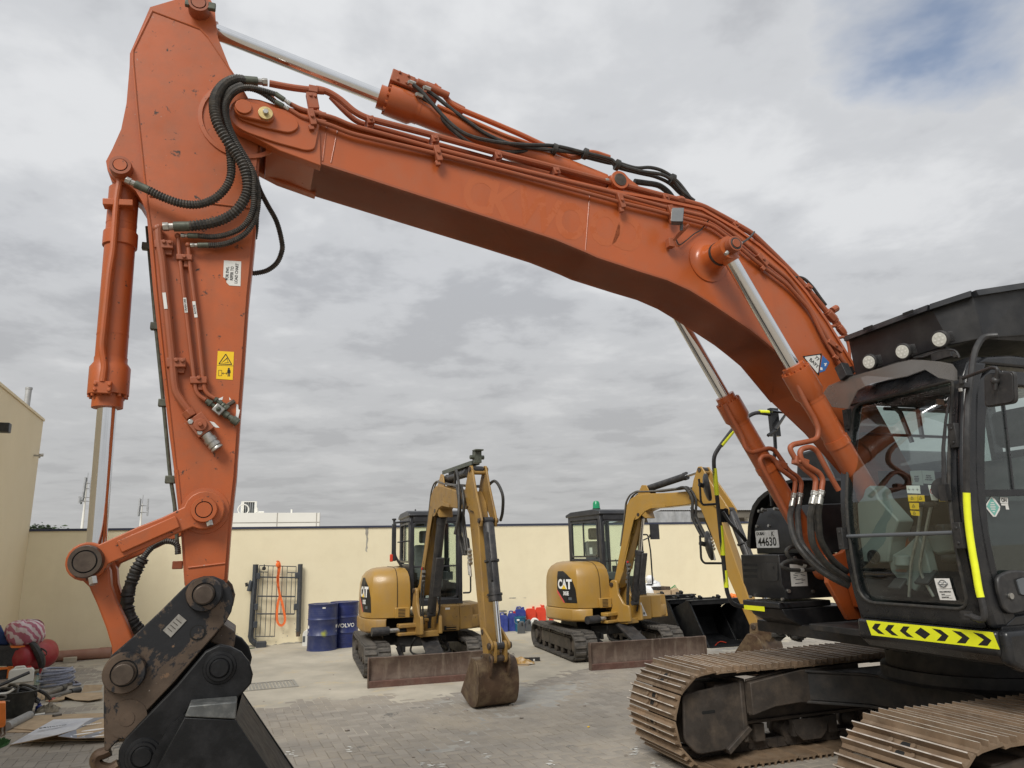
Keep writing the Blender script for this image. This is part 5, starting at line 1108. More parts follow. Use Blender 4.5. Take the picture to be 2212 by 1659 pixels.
def pane(name, y0, y1, z0, z1, par, x_off=-.018, mt=None):
    g = MB().mat(mt or M['glass']); g.grid(lambda u, v: (fz(z0+(z1-z0)*v)+x_off, y0+(y1-y0)*u, z0+(z1-z0)*v), 1, 16); return g.build(name, par, smooth=60)
pane('upper_windscreen', .42, 1.30, 1.872, 2.86, cab); pane('lower_windscreen', .42, 1.30, 1.38, 1.862, cab, -.026)
g = MB().mat(M['buttongrey']); g.cyl((fz(1.867)+.006, .43, 1.862), (fz(1.867)+.006, 1.27, 1.862), .013, n=10); g.build('glass_rail', wf)
g = MB().mat(CB); band(g, 1.30, 2.95, 1.327, Y1+.01, .012, .14); g.build('front_pillar', cab, bevel=.03, seg=3)
g = MB().mat(CB); band(g, 1.30, 2.95, Y0-.02, Y0+.05, -.02, .09); g.build('far_pillar', cab, bevel=.012)
for q, x in ((zJ(1085, 1270), 0), (zJ(212, 1120), 0), (zK(1130, 640), 0), (zK(170, 665), 0)):
    z = Lx(q, 1.5).z; y = Lx(q, fz(z)+.03).y; g = MB().mat(PB); g.box((fz(z)+.022, y, z), (.045, .05, .155)); g.bolt((fz(z)+.044, y, z+.045), (1, 0, 0), .010, .006); g.bolt((fz(z)+.044, y, z-.045), (1, 0, 0), .010, .006); g.build('glass_hinge', wf, bevel=.008)
# wiper
g = MB().mat(PB); A_ = Lx(zJ(1035, 1480), fz(2.25)+.02); 
W_ = [Lx(zK(1010, 290), fz(2.1)+.03), Lx(zJ(1000, 1380), fz(2.3)+.03), Lx(zJ(1020, 1150), fz(2.5)+.03), Lx(zJ(1050, 960), fz(2.7)+.03)]
g.tube(W_, [.016, .012, .009, .006], 6); g.box(W_[0], (.04, .05, .10)); g.build('wiper', wf)
g = MB().mat(PB); g.cyl(Lx(zK(1010, 260), fz(2.1)-.02), Lx(zK(1010, 260), fz(2.1)-.05), .075, n=24); g.build('wiper_motor', cab)
# side: door frame, window, lower pane, rear of cab
DZ = [(1.31, 1.43), (1.36, 1.45), (1.50, 1.484), (1.65, 1.492), (1.80, 1.495), (2.0, 1.487), (2.11, 1.478), (2.30, 1.437), (2.45, 1.402), (2.60, 1.366), (2.70, 1.342), (2.80, 1.29), (2.88, 1.20), (2.92, 1.08)]
def dz(z): return itp(DZ, z)
outer = [(dz(z)-.035, z) for z in zs(1.31, 2.92, 18)]+[(-.25, 2.92), (-.25, 1.31)]
def inset(z): return itp([(1.40, 1.285), (1.5, 1.345), (1.62, 1.372), (1.85, 1.385), (2.11, 1.352), (2.3, 1.31), (2.59, 1.228), (2.68, 1.18), (2.76, 1.08)], z)
g = MB().mat(CB)
P = [(dz(z)-.035, z) for z in zs(1.31, 2.90, 18)]+[(inset(z), z) for z in zs(2.76, 1.40, 18)]
g.prism([(dz(z)-.035, z) for z in zs(1.31, 2.90, 18)]+[(1.0, 2.90), (1.0, 2.80)]+[(inset(z), z) for z in zs(2.78, 1.36, 18)], 1.34, 1.385)
g.prism([(1.40, 1.31), (inset(1.40), 1.37), (-.25, 1.37), (-.25, 1.31)], 1.34, 1.384); g.prism([(1.0, 2.80), (1.0, 2.90), (-.25, 2.90), (-.25, 2.80)], 1.34, 1.384)
g.prism([(-.25, 1.37), (.45, 1.37), (.45, 2.80), (-.25, 2.80)], 1.34, 1.383)
door = g.build('door', cab, bevel=.010)
g = MB().mat(CB); g.prism([(inset(2.10)+.01, 2.075), (inset(2.12)+.01, 2.115), (.45, 2.125), (.45, 2.085)], 1.345, 1.382)
g.prism([(1.075, 2.12), (1.09, 2.12), (1.02, 2.78), (1.005, 2.78)], 1.35, 1.37); g.build('window_bar', door)
g = MB().mat(M['glass_dark']); g.prism([(inset(z), z) for z in zs(2.11, 2.78, 8)]+[(.45, 2.8), (.45, 2.11)], 1.360, 1.364); g.build('window_pane', door)
g = MB().mat(M['glass_dark']); g.prism([(inset(z), z) for z in zs(1.40, 2.08, 8)]+[(.45, 2.08), (.45, 1.40)], 1.360, 1.364); g.build('lower_pane', door)
P = rnd2([p2(q, 1.40) for q in (zAF(1060, 900), zAF(1180, 830), zAF(1300, 812), zAF(1500, 830), zAF(1560, 1300), zAF(1400, 1360), zAF(1240, 1395), zAF(1150, 1330), zAF(1070, 1060))], .03)
g = MB().mat(PB); g.prism(P, 1.384, 1.415); dp = g.build('handle_housing', door, bevel=.012)
g = MB().mat(M['dark']); P = rnd2([p2(q, 1.417) for q in (zAF(1300, 930), zAF(1433, 895), zAF(1500, 1150), zAF(1360, 1140))], .012); g.prism(P, 1.4152, 1.417)
g.mat(M['buttongrey']); P = rnd2([p2(q, 1.42) for q in (zAF(1335, 940), zAF(1433, 905), zAF(1480, 1140), zAF(1385, 1130))], .012); g.prism(P, 1.4172, 1.424); g.build('door_handle', dp)
g = MB().mat(M['steel']); c = Ly(zAF(1252, 1150), 1.416); g.cyl(c, c+V((0, .012, 0)), .018, n=20); g.build('lock', dp)
# grab rail with yellow tape
g = MB().mat(PB); R1 = [Lx(q, 1.565) for q in (zK(1190, 1292), zK(1225, 1298), zK(1300, 1325), zK(1335, 1300), zK(1320, 1200), zK(1290, 1080), zK(1260, 900), zK(1235, 760), zK(1205, 540), zK(1190, 290), zJ(1190, 1300), zJ(1200, 1000), zJ(1225, 800), zJ(1250, 620), zJ(1290, 520), zJ(1340, 470), zJ(1440, 455))]
for i in range(11, 17): R1[i] = Lx([zJ(1200, 1000), zJ(1225, 800), zJ(1250, 620), zJ(1290, 520), zJ(1340, 470), zJ(1440, 460)][i-11], 1.54-.05*(i-10))
g.tube(spline(R1, 4), .019, 10); g.box(R1[0], (.03, .06, .05)); gr = g.build('grab_rail', cab)
g = MB().mat(M['reflect']); P = [p+V((.0, 0, 0)) for p in spline(R1, 4)][18:37]; g.tube(P, .0205, 12); g.build('reflective_tape', gr)
# roof, visor
g = MB().mat(CB); g.prism([(1.22, 2.93), (1.12, 2.985), (.9, 3.01), (-.25, 3.01), (-.25, 2.925)], Y0, Y1+.01); g.build('roof', cab, bevel=.02, seg=3)
g = MB().mat(CB); g.prism([(1.335, 2.84), (1.27, 2.94), (1.20, 2.99), (1.12, 2.99), (1.15, 2.86)], Y0+.02, Y1-.02); g.build('roof_lip', cab, bevel=.012)
VP = [(zJ(20, 925), zJ(90, 1040)), (zJ(60, 868), zJ(222, 1056)), (zJ(230, 798), zJ(300, 905)), (zJ(450, 735), zJ(400, 852)), (zJ(620, 682), zJ(540, 820)), (zJ(740, 655), zJ(700, 790)), (zJ(830, 658), zJ(850, 735)), (zJ(980, 672), zJ(960, 802)), (zJ(1075, 690), zJ(1085, 826)), (zJ(1110, 740), zJ(1112, 822))]
g = MB().mat(M['visor']); va = [Lx(a, 1.45) for a, b in VP]; vb_ = [Lx(b, 1.56) for a, b in VP]
vs = va+vb_+[p+V((-.004, 0, -.004)) for p in va]+[p+V((-.004, 0, -.004)) for p in vb_]; n = len(va)
g.add(vs, [(i, i+1, n+i+1, n+i) for i in range(n-1)]+[(2*n+i, 2*n+i+1, 3*n+i+1, 3*n+i) for i in range(n-1)]+[(0, n, 3*n, 2*n), (n-1, 2*n-1, 4*n-1, 3*n-1)]); g.build('sun_visor', cab, smooth=50)
# falling-object guard over the cab
base = [(1.25, .42), (1.25, 1.20), (1.17, 1.40), (-.6, 1.46), (-.6, .40)]
zt = [3.375, 3.375, 3.41, 3.50, 3.42]; zb = [3.085, 3.085, 3.10, 3.16, 3.08]; fl = [(1.29, .40), (1.29, 1.22), (1.20, 1.44), (-.6, 1.51), (-.6, .38)]
top2 = [(1.32, .36), (1.31, 1.23), (1.22, 1.45), (.7, 1.53), (-.6, 1.53), (-.6, .36)]
g = MB().mat(GB); n = 5
base_ = [(1.27, .44, 3.075), (1.26, 1.25, 3.09), (1.15, 1.40, 3.10), (.72, 1.42, 3.15), (-.6, 1.42, 3.16), (-.6, .44, 3.08)]
topr = [(1.29, .44, 3.365), (1.29, 1.18, 3.37), (1.19, 1.41, 3.395), (.72, 1.47, 3.485), (-.6, 1.47, 3.49), (-.6, .44, 3.41)]
vs = base_+topr; n = 6; g.add(vs, [(i, (i+1) % n, n+(i+1) % n, n+i) for i in range(n)]+[tuple(range(n))[::-1], tuple(range(n, 2*n))])
fg = g.build('roof_guard', EX, smooth=0, bevel=.008, label='black steel guard box over the cab roof')
g = MB().mat(GB)
rim = [V(p) for p in topr]; 
for a, b in zip(rim[:5], rim[1:5]):
    d = (b-a); o_ = V((d.y, -d.x, 0)).normalized()*-1
    o_ = V((-d.y, d.x, 0)).normalized()
    if o_.dot(a-V((.3, .9, 3.4))) < 0: o_ = -o_
    q = [a+o_*.03+V((0, 0, .022)), b+o_*.03+V((0, 0, .022)), b+o_*.045+V((0, 0, -.02)), a+o_*.045+V((0, 0, -.02))]; q2 = [p-o_*.04 for p in q]
    g.add(q+q2, [(0, 1, 2, 3), (7, 6, 5, 4), (0, 4, 5, 1), (1, 5, 6, 2), (2, 6, 7, 3), (3, 7, 4, 0)])
g.build('rim', fg, smooth=0)
for q in (zJ(385, 395), zJ(712, 272)):
    g = MB().mat(M['dark']); c = Lx(q, 1.345); g.box(c, (.006, .085, .020), Matrix.Rotation(R(0), 3, 'X')); g.build('slot', fg)
def wlamp(q, x, lab=None, back=False):
    c = Lx(q, x); g = MB().mat(PB); rt = Matrix.Rotation(R(12), 3, 'Y') @ Matrix.Rotation(R(8), 3, 'Z')
    g.lathe(c-rt @ V((.075, 0, 0)), rt @ V((1, 0, 0)), [(0, .035), (.02, .048), (.045, .052), (.05, .058), (.078, .058), (.080, .050)], 28)
    for k in range(4): g.box(c-rt @ V((.07-.014*k, 0, 0)), (.006, .112, .07), rt)
    g.cyl(c+V((-.04, 0, -.05)), c+V((-.05, 0, -.085)), .012, n=8); g.box(c+V((-.05, 0, -.09)), (.05, .04, .012))
    o = g.build('work_lamp', fg if not back else cab, label=lab, bevel=.003)
    if not back:
        g = MB().mat(M['lens']); g.lathe(c+rt @ V((.001, 0, 0)), rt @ V((1, 0, 0)), [(0, .048), (.006, .046), (.007, .001)], 28)
        g.mat(M['canwhite'])
        for a in range(7):
            r = 0 if a == 6 else .026; p = c+rt @ V((.0085, r*cos(a*pi/3), r*sin(a*pi/3))); g.cyl(p, p+rt @ V((.001, 0, 0)), .007, n=8)
        g.build('lens', o)
wlamp(zJ(395, 675), 1.42, 'round work lamp nearest the boom'); wlamp(zJ(668, 590), 1.40, 'middle round work lamp'); wlamp(zJ(970, 490), 1.38, 'round work lamp nearest the camera')
c = Lx(zJ(190, 755), 1.45); g = MB().mat(PB); rt = Matrix.Rotation(R(20), 3, 'X'); g.box(c, (.07, .075, .115), rt)
for k in range(4): g.box(c+rt @ V((-.05, .01, -.02+k*.014)), (.03, .07, .005), rt)
g.build('work_lamp', cab, bevel=.012, label='black lamp turned away beside the boom')
g = MB().mat(PB); g.box((1.30, .86, 3.055), (.06, .8, .02)); g.tube(spline([Lx(q, 1.36) for q in (zJ(760, 640), zJ(850, 630), zJ(960, 590), zJ(1090, 580), zJ(1130, 640))], 4), .007, 6); g.box(Lx(zJ(1000, 620), 1.34), (.05, .14, .05)); g.bolt(Lx(zJ(1100, 622), 1.38), (1, 0, 0), .014, .01); g.build('lamp_bar', cab)
# mirror
m_ = [Lx(q, 1.60) for q in (zJ(1345, 775), zJ(1590, 745), zJ(1602, 1010), zJ(1350, 1050))]
g = MB().mat(PB); c = sum(m_, V())/4; Pm = rnd2([(p.y, p.z) for p in m_], .03, 4); Pi = [(c.y+(a-c.y)*.93, c.z+(b-c.z)*.93) for a, b in Pm]
g.prism(Pm, 1.585, 1.612, 'yz'); g.prism(Pi, 1.6121, 1.618, 'yz'); g.ball(Lx(zJ(1425, 830), 1.63), .024, 12, 8); mr = g.build('mirror', EX, bevel=.006, label='black rear view mirror seen from behind')
g = MB().mat(PB); g.tube(fillet([Lx(zJ(1160, 808), 1.54), Lx(zJ(1290, 758), 1.58), Lx(zJ(1400, 718), 1.63), Lx(zJ(1445, 725), 1.64), Lx(zJ(1435, 800), 1.635), Lx(zJ(1425, 900), 1.635)], .02), .0105, 10); g.cyl(Lx(zJ(1148, 790), 1.54), Lx(zJ(1148, 850), 1.54), .013, n=10); g.box(Lx(zJ(1160, 870), 1.51), (.05, .06, .03)); g.mat(M['steel']); g.bolt(Lx(zJ(1140, 890), 1.54), (0, 0, -1), .012, .02); g.build('mirror_arm', mr)
# skirt under the cab with chevron tape
g = MB().mat(CB); g.prism([(1.515, 1.295), (1.515, 1.17), (1.44, 1.11), (.2, 1.09), (.2, 1.275)], .385, 1.415); g.build('skirt', EX, bevel=.02, label='black skirt panel under the cab')
X_ = 1.5165
cr = [Lx(q, X_) for q in (zK(371, 1331), zK(1405, 1430), zK(1462, 1571), zK(415, 1454))]
g = MB().mat(M['reflect_b']); g.add(cr+[p+V((.001, 0, 0)) for p in cr], [(3, 2, 1, 0), (4, 5, 6, 7), (0, 1, 5, 4), (1, 2, 6, 5), (2, 3, 7, 6), (3, 0, 4, 7)])
def uv(u, v): return cr[0].lerp(cr[1], u).lerp(cr[3].lerp(cr[2], u), v)+V((.002, 0, 0))
g.mat(M['tapeblack'])
def qd(P): g.add([uv(*p) for p in P], [tuple(range(len(P)))])
for t in (.03, .15, .28):
    qd([(t, .5), (t+.045, .17), (t+.10, .15), (t+.052, .5)]); qd([(t, .5), (t+.052, .5), (t+.10, .85), (t+.045, .83)])
qd([(.405, .5), (.47, .14), (.53, .5), (.47, .86)])
for t in (.67, .82, .97):
    qd([(t, .5), (t-.052, .5), (t-.11, .12), (t-.045, .16)]); qd([(t, .5), (t-.045, .86), (t-.11, .88), (t-.052, .5)])
g.build('chevron_tape', EX, smooth=0, label='yellow tape with black chevrons pointing outward from a diamond')
g = MB().mat(CB)
for q in (zK(385, 1245), zK(550, 1250), zK(925, 1280), zK(1150, 1290)): g.bolt(Lx(q, 1.47), (1, 0, 0), .013, .014)
for q in (zK(465, 1225), zK(1010, 1265)): g.box(Lx(q, 1.475), (.02, .055, .018))
g.build('bolt_row', cab)
g = MB().mat(CB); g.prism([(1.50, 1.30), (1.50, 1.12), (1.40, 1.07), (-1.9, 1.07), (-1.9, 1.30)], 1.392, 1.47); g.build('side_frame', EX, bevel=.03, seg=3)
g = MB().mat(FB_); g.box((-.35, 0, 1.08), (2.8, 2.6, .10)); g.box((.62, .02, 1.16), (1.35, .72, .05)); g.box((-.2, .24, 1.55), (1.6, .03, .75)); g.box((-.2, -.30, 1.5), (1.6, .03, .65)); g.build('revolving_frame', EX, bevel=.006)
for x in (1.18, 1.02):
    g = MB().mat(M['rubber']); g.tube(spline([(x, .12, 1.62), (x+.03, .14, 1.45), (x+.02, .15, 1.2)], 5), .02, 8); g.build('black_hose', EX)
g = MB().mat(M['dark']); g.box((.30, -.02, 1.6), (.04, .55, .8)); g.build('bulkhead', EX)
g = MB().mat(FB_)
g.box((.55, .335, 1.75), (1.0, .03, 1.2))
g.build('cab_side_wall', EX)
# orange boom foot bracket with cylinder pins
g = MB().mat(OR)
for sg in (1, -1): g.prism([(1.12, 1.50), (1.10, 1.70), (.93, 1.74), (.2, 2.25), (-.2, 2.2), (-.3, 1.2), (.95, 1.2)], sg*.26, sg*.31); 
g.prism([(.90, 1.3), (.95, 1.5), (.4, 1.8), (.3, 1.3)], -.25, .25)
for sg in (1, -1): g.cyl((.97, sg*.31, 1.60), (.97, sg*.53, 1.60), .06, n=20)
g.box((1.02, -.40, 1.66), (.16, .20, .12)); 
for k in range(5): g.bolt((1.10, -.50+.05*k, 1.66), (1, 0, 0), .014, .016)
g.build('boom_foot_bracket', EX, bevel=.01)
for pts, y in (([zAC(960, 180), zAC(880, 178), zAC(820, 225), zAC(850, 310), zAC(930, 370), zAC(1040, 410), zAC(1180, 440)], -.30), ([zAC(1120, 390), zAC(980, 362), zAC(860, 360), zAC(770, 400), zAC(770, 440), zAC(860, 475), zAC(1010, 480), zAC(1180, 470)], -.28)):
    g = MB().mat(M['rubber']); g.tube(spline(T(pts, y), 6), .016, 8); g.build('black_hose', EX)
    p = T(pts, y)[-2]; g = MB().mat(M['canwhite']); d = (T(pts, y)[-1]-p).normalized(); g.cyl(p-d*.015, p+d*.02, .0175, n=10); g.build('hose_tag', EX)

# front right: tool box, step, tank and hood
def fp(q, x): p = Lx(q, x); return (p.y, p.z)
XB = 1.20
g = MB().mat(GB)
Pq = [fp(zAC(218, 280), XB), fp(zAC(715, 282), XB), fp(zAC(745, 700), XB), fp(zAC(262, 660), XB)]
yl, yr, zt_, zm = Pq[0][0], Pq[1][0], Pq[0][1], Pq[2][1]
g.prism([(XB, zt_), (XB, zm+.02), (XB-.02, zm-.02), (XB-.045, 1.345), (.55, 1.345), (.55, zt_)], yl, yr)
tb_ = g.build('tool_box', EX, bevel=.008, label='dark grey tool box with louvres at the front right')
g = MB().mat(GB); P = rnd2([fp(q, XB+.006) for q in (zAC(488, 388), zAC(700, 388), zAC(705, 625), zAC(508, 618))], .02); g.prism(P, XB+.0005, XB+.006, 'yz'); g.mat(M['dark']); c = Lx(zAC(650, 450), XB+.007); g.cyl(c, c+V((.001, 0, 0)), .013, n=14); g.build('hatch', tb_)
for a, b in ((395, 432), (465, 508), (540, 582)):
    g = MB().mat(M['dark']); P = rnd2([fp(q, XB) for q in (zAC(252, a), zAC(438, a+2), zAC(440, b), zAC(258, b-2))], .008); g.prism(P, XB+.0004, XB+.0016, 'yz'); g.build('louvre', tb_)
g = MB().mat(M['steel'])
for q in (zAC(358, 828), zAC(778, 860)): g.bolt(Lx(q, XB-.03), (1, 0, 0), .014, .02)
for q in (zAC(845, 755), zAC(1162, 760), zAC(925, 322)): g.bolt(Ly(q, yr+.001), (0, 1, 0), .018, .012)
g.build('bolt_row', tb_)
g = MB().mat(M['paper']); P = T([zAC(860, 402), zAC(1075, 415), zAC(1098, 688), zAC(885, 693)], yr+.001); g.add(P+[p+V((0, .001, 0)) for p in P], [(0, 1, 2, 3), (4, 5, 6, 7), (0, 1, 5, 4), (1, 2, 6, 5), (2, 3, 7, 6), (3, 0, 4, 7)]); g.mat(M['buttongrey'])
for q, w in ((zAC(985, 515), .10), (zAC(940, 550), .05), (zAC(1035, 545), .05), (zAC(985, 600), .08), (zAC(930, 580), .03), (zAC(1040, 610), .04), (zAC(985, 650), .09)): p = Ly(q, yr+.003); g.box(p, (w, .0006, .006), Matrix.Rotation(R(-12 if w == .05 else 3), 3, 'Y'))
g.build('instruction_plate', tb_, smooth=0)
g = MB().mat(GB); yS = fp(zAC(262, 940), 1.26)[0]
g.prism([(1.27, 1.325), (1.27, 1.275), (.7, 1.275), (.7, 1.325)], yS, yr+.02); stp = g.build('step', EX, bevel=.008)
for i in range(5):
    for j in range(2): g = MB().mat(M['rubber']); g.box((1.24-.05*j, yS+.06+i*.11+.03*j, 1.3275), (.02, .05, .005)); g.build('grip', stp)
g = MB().mat(M['reflect_b']); P = [Lx(q, 1.2715) for q in (zAC(264, 935), zAC(530, 958), zAC(536, 1022), zAC(268, 992))]; g.add(P+[p+V((.001, 0, 0)) for p in P], [(0, 1, 2, 3), (4, 5, 6, 7), (0, 1, 5, 4), (1, 2, 6, 5), (2, 3, 7, 6), (3, 0, 4, 7)]); g.build('reflective_tape', stp)
g = MB().mat(GB); g.prism([(1.24, 1.27), (1.20, 1.20), (1.02, 1.105), (.4, 1.09), (.4, 1.27)], yS+.04, yr+.02); g.build('lower_panel', EX, bevel=.01)
# battery / tank cover carrying the number plate
g = MB().mat(GB); xT = 1.03
P1 = [Lx(q, xT) for q in (zAB(385, 1659), zAB(400, 1430), zAB(440, 1170), zAB(880, 1155), zAB(900, 1659))]
yA, yB, zTK = P1[1].y, P1[3].y+.12, P1[2].z
g.prism([(xT, zt_+.003), (xT, P1[1].z), (xT-.10, zTK), (.2, zTK+.02), (.2, zt_+.003)], yA, yB); tk = g.build('tank_cover', EX, bevel=.008, label='black tank cover carrying the number plate')
g = MB().mat(M['steel'])
for q in (zAB(505, 1215), zAB(550, 1192), zAB(712, 1183), zAB(478, 1412), zAB(636, 1405)): g.bolt(Lx(q, xT-.04), (1, 0, .2), .015, .05)
g.build('bolt_row', tk)
pl_ = [Lx(q, xT+.004) for q in (zAB(412, 1462), zAB(703, 1445), (zAC(727, 188)), zAC(432, 192))]
c = sum(pl_, V())/4; w, h = (pl_[1]-pl_[0]).length, (pl_[3]-pl_[0]).length
g = MB().mat(M['platewhite']); g.prism(rnd2([(c.y-w/2, c.z-h/2), (c.y+w/2, c.z-h/2), (c.y+w/2, c.z+h/2), (c.y-w/2, c.z+h/2)], .012), xT+.001, xT+.006, 'yz')
g.mat(M['tapeblack'])
for st, dy, dz_, s, sx, bo in (('44630', .0, -.028, .108, .95, .002), ('K', .085, .043, .062, .95, .001), ('DUBAI', -.085, .050, .038, 1.0, .0012)): g.text(st, s, frame((xT+.0068, c.y+dy, c.z+dz_), (0, 1, 0), (0, 0, 1)), .0004, bo, sx)
g.build('number_plate', tk, smooth=0, label='white number plate DUBAI K 44630')
# rounded hood shell outside the tank
xh = .80; outl = [Lx(q, xh) for q in (zAB(300, 1659), zAB(312, 1400), zAB(335, 1250), zAB(370, 1130), zAB(440, 1030), zAB(520, 960), zAB(600, 912))]
o2 = [(p.y, p.z) for p in outl]+[(outl[-1].y+.14, outl[-1].z+.05), (outl[-1].y+.40, outl[-1].z+.07)]
i2 = [(a+.05, b-.03) for a, b in o2]
g = MB().mat(GB); g.prism(o2+i2[::-1], xh, -1.7, 'yz'); g.build('hood', EX, bevel=.004, smooth=50)
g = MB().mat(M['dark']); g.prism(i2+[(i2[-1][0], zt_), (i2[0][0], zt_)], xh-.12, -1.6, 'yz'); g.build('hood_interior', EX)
g = MB().mat(GB); q1 = Lx(zAB(950, 450), .3); q2 = Lx(zAB(1200, 400), .3); g.prism([(q1.y-.12, 2.2), (q1.y, q1.z), (q2.y+.05, q2.z+.02), (q2.y+.3, 2.2)], .3, -1.6, 'yz'); g.build('rear_hood', EX, bevel=.03)
g = MB().mat(FB_); g.box((-.75, .2, 1.75), (1.6, 2.2, 1.3)); g.build('engine_housing', EX, bevel=.03)
# safety rail with mirrors on the far side
yR = -1.47
RP = T([zI(385, 300), (1632, 890), zI(175, 355), zI(50, 520), zI(18, 575), zI(18, 640), zI(40, 850), zI(70, 1150), zI(95, 1400), zI(105, 1470), zI(135, 1535), zI(175, 1550), zI(215, 1555)], yR)
g = MB().mat(PB); g.tube(fillet(RP, .08, 4), .021, 10); rl = g.build('safety_rail', EX, label='black and yellow banded safety rail on the far side')
for a, b in (((1640, 890), (1660, 891)), (zI(65, 505), zI(190, 350)), (zI(22, 655), zI(38, 830)), (zI(62, 1028), zI(78, 1222)), (zI(90, 1320), zI(100, 1432))):
    g = MB().mat(M['reflect']); A_, B_ = T([a, b], yR); g.cyl(A_, B_, .0235, n=12); g.build('yellow_band', rl)
g = MB().mat(CB); A_, B_ = Ly(zI(398, 268), yR), Ly(zI(425, 440), yR); g.box((A_+B_)/2, (.10, .05, .30)); g.tube(T([zI(400, 280), zI(490, 295), zI(420, 400)], -1.40), .02, 4); g.tube(T([zI(430, 400), zI(370, 440)], -1.4), .018, 4)
g.tube(T([zI(415, 430), zI(420, 520), zAB(610, 850), zI(400, 900)], -1.2), .018, 8); g.build('rail_bracket', rl)
for arm, disc, jn in (([zV(835, 450), zV(850, 560), zV(860, 740), zV(885, 790), zV(1060, 778)], (zV(935, 380), zV(945, 740)), zV(840, 520)), ([zV(850, 1190), zV(855, 1290), zV(865, 1500), zV(905, 1552), zV(1180, 1552)], (zV(945, 1130), zV(985, 1515)), zV(850, 1287))):
    g = MB().mat(PB); g.tube(fillet(T(arm, -1.50), .03), .011, 8); A_, B_ = T(disc, -1.50); cc = (A_+B_)/2; ax_ = V((-.84, .52, .10)).normalized(); rr_ = (B_-A_).length/2*1.0
    j_ = Ly(jn, -1.50); g.cyl(j_, cc, .022, n=10); mo = g.build('mirror_arm', rl)
    g = MB().mat(PB); g.lathe(cc-ax_*.035, ax_, [(0, rr_*.3), (.015, rr_*.8), (.03, rr_), (.055, rr_), (.06, rr_*.9)], 28); g.mat(M['chrome']); g.lathe(cc+ax_*.0255, ax_, [(0, rr_*.9), (.004, .001)], 28); g.build('round_mirror', rl, smooth=40)
g = MB().mat(CB); g.tube(T([zV(1150, 880), zV(1230, 1010), zV(1450, 1260)], -1.40), .02, 4); g.box(Ly(zV(1160, 930), -1.45), (.10, .03, .13)); g.build('rail_stay', rl)

# ---- inside the cab
g = MB().mat(M['inner']); cI = MB
def ip(q, x): return Lx(q, x)
# right-hand console with a bottle-shaped moulding and vent
P = [ip(q, 1.41) for q in (zK(265, 860), zK(270, 560), zK(285, 380), zK(330, 330), zK(350, 260), zK(390, 228), zK(440, 270), zK(455, 330), zK(560, 450), zK(625, 520), zK(560, 690), zK(540, 860))]
g.prism(rnd2([(max(.40, p.y), p.z) for p in P], .015), 1.25, 1.40, 'yz'); con = g.build('console', cab, bevel=.015)
g = MB().mat(PB); c = ip(zK(430, 815), 1.415); g.lathe(c-V((.01, 0, 0)), (1, 0, 0), [(0, .050), (.018, .050), (.018, .042), (.006, .040), (.006, .001)], 28); g.box(c+V((.01, .004, .0)), (.006, .006, .07), Matrix.Rotation(R(25), 3, 'X')); g.build('air_vent', con)
g = MB().mat(M['inner']); P = [ip(q, 1.36) for q in (zK(535, 790), zK(580, 800), zK(680, 740), zK(760, 660), zK(800, 640), zK(860, 800), zK(900, 960), zK(770, 1100), zK(620, 990), zK(570, 930))]; g.prism([(p.y, p.z) for p in P], 1.28, 1.36, 'yz'); c = ip(zK(665, 840), 1.39); g.cyl(c-V((0, 0, .04)), c+V((0, 0, .03)), .055, .048, 24); g.build('seat_base', cab, bevel=.01)
g = MB().mat(M['inner']); P = [ip(q, 1.28) for q in (zK(800, 650), zK(1060, 625), zK(1090, 770), zK(950, 800), zK(860, 760))]; g.prism([(p.y, p.z) for p in P], 1.1, 1.28, 'yz'); g.build('left_console', cab, bevel=.02)
g = MB().mat(M['seat']); g.box((.72, .90, 1.72), (.50, .50, .14)); g.box((.42, .90, 2.08), (.15, .50, .62), Matrix.Rotation(R(-8), 3, 'Y')); seat = g.build('seat', cab, bevel=.05, seg=3)
g = MB().mat(M['seat']); c = Ly(zAD(1200, 560), .90); g.box((c.x+.03, .92, c.z), (.11, .30, .28)); g.build('headrest', seat, bevel=.05, seg=3)
for dy in (.70, 1.10): 
    g = MB().mat(M['inner_dark']); g.box((.78, dy, 1.90), (.36, .07, .06)); g.build('armrest', seat, bevel=.015)
lv = ((zK(820, 400), zK(790, 640), zK(735, 880), zK(720, 1140)), (zK(900, 400), zK(850, 640), zK(805, 900), zK(830, 980), zK(920, 1140)))
for P in lv:
    g = MB().mat(M['steel']); g.tube(fillet([ip(q, 1.43-.01*i) for i, q in enumerate(P)], .03), .0105, 8); o = g.build('travel_lever', cab)
    g = MB().mat(PB); c = ip(P[0], 1.43); g.box(c+V((0, 0, .01)), (.05, .085, .035)); g.build('lever_grip', o, bevel=.015)
for q in (zK(640, 1020), zK(860, 980)): 
    g = MB().mat(M['inner_dark']); g.box(ip(q, 1.38), (.14, .10, .02), Matrix.Rotation(R(35), 3, 'Y')); g.build('pedal', cab, bevel=.006)
g = MB().mat(M['inner_dark']); g.box((1.12, .86, 1.36), (.60, .82, .05)); g.build('floor_mat', cab)
g = MB().mat(M['inner_dark'])
g.box((.55, .395, 1.62), (1.72, .02, .62)); g.box((-.27, .88, 2.15), (.02, .95, .1)); g.build('trim', cab)
g = MB().mat(M['inner_dark']); g.box((.90, 1.325, 1.70), (.86, .012, .70)); g.build('dark_pane_backing', door)  # dark sheet added behind the lower pane, standing in for the unlit cab interior
g = MB().mat(PB)                      # far window guard bars and pillars seen through the glass
for a, b in ((zJ(770, 930), zJ(830, 1300)), (zJ(510, 955), zJ(650, 1090)), (zJ(650, 1090), zJ(745, 1330))): A_, B_ = Ly(a, .36), Ly(b, .36); g.cyl(A_, B_, .018, n=8)
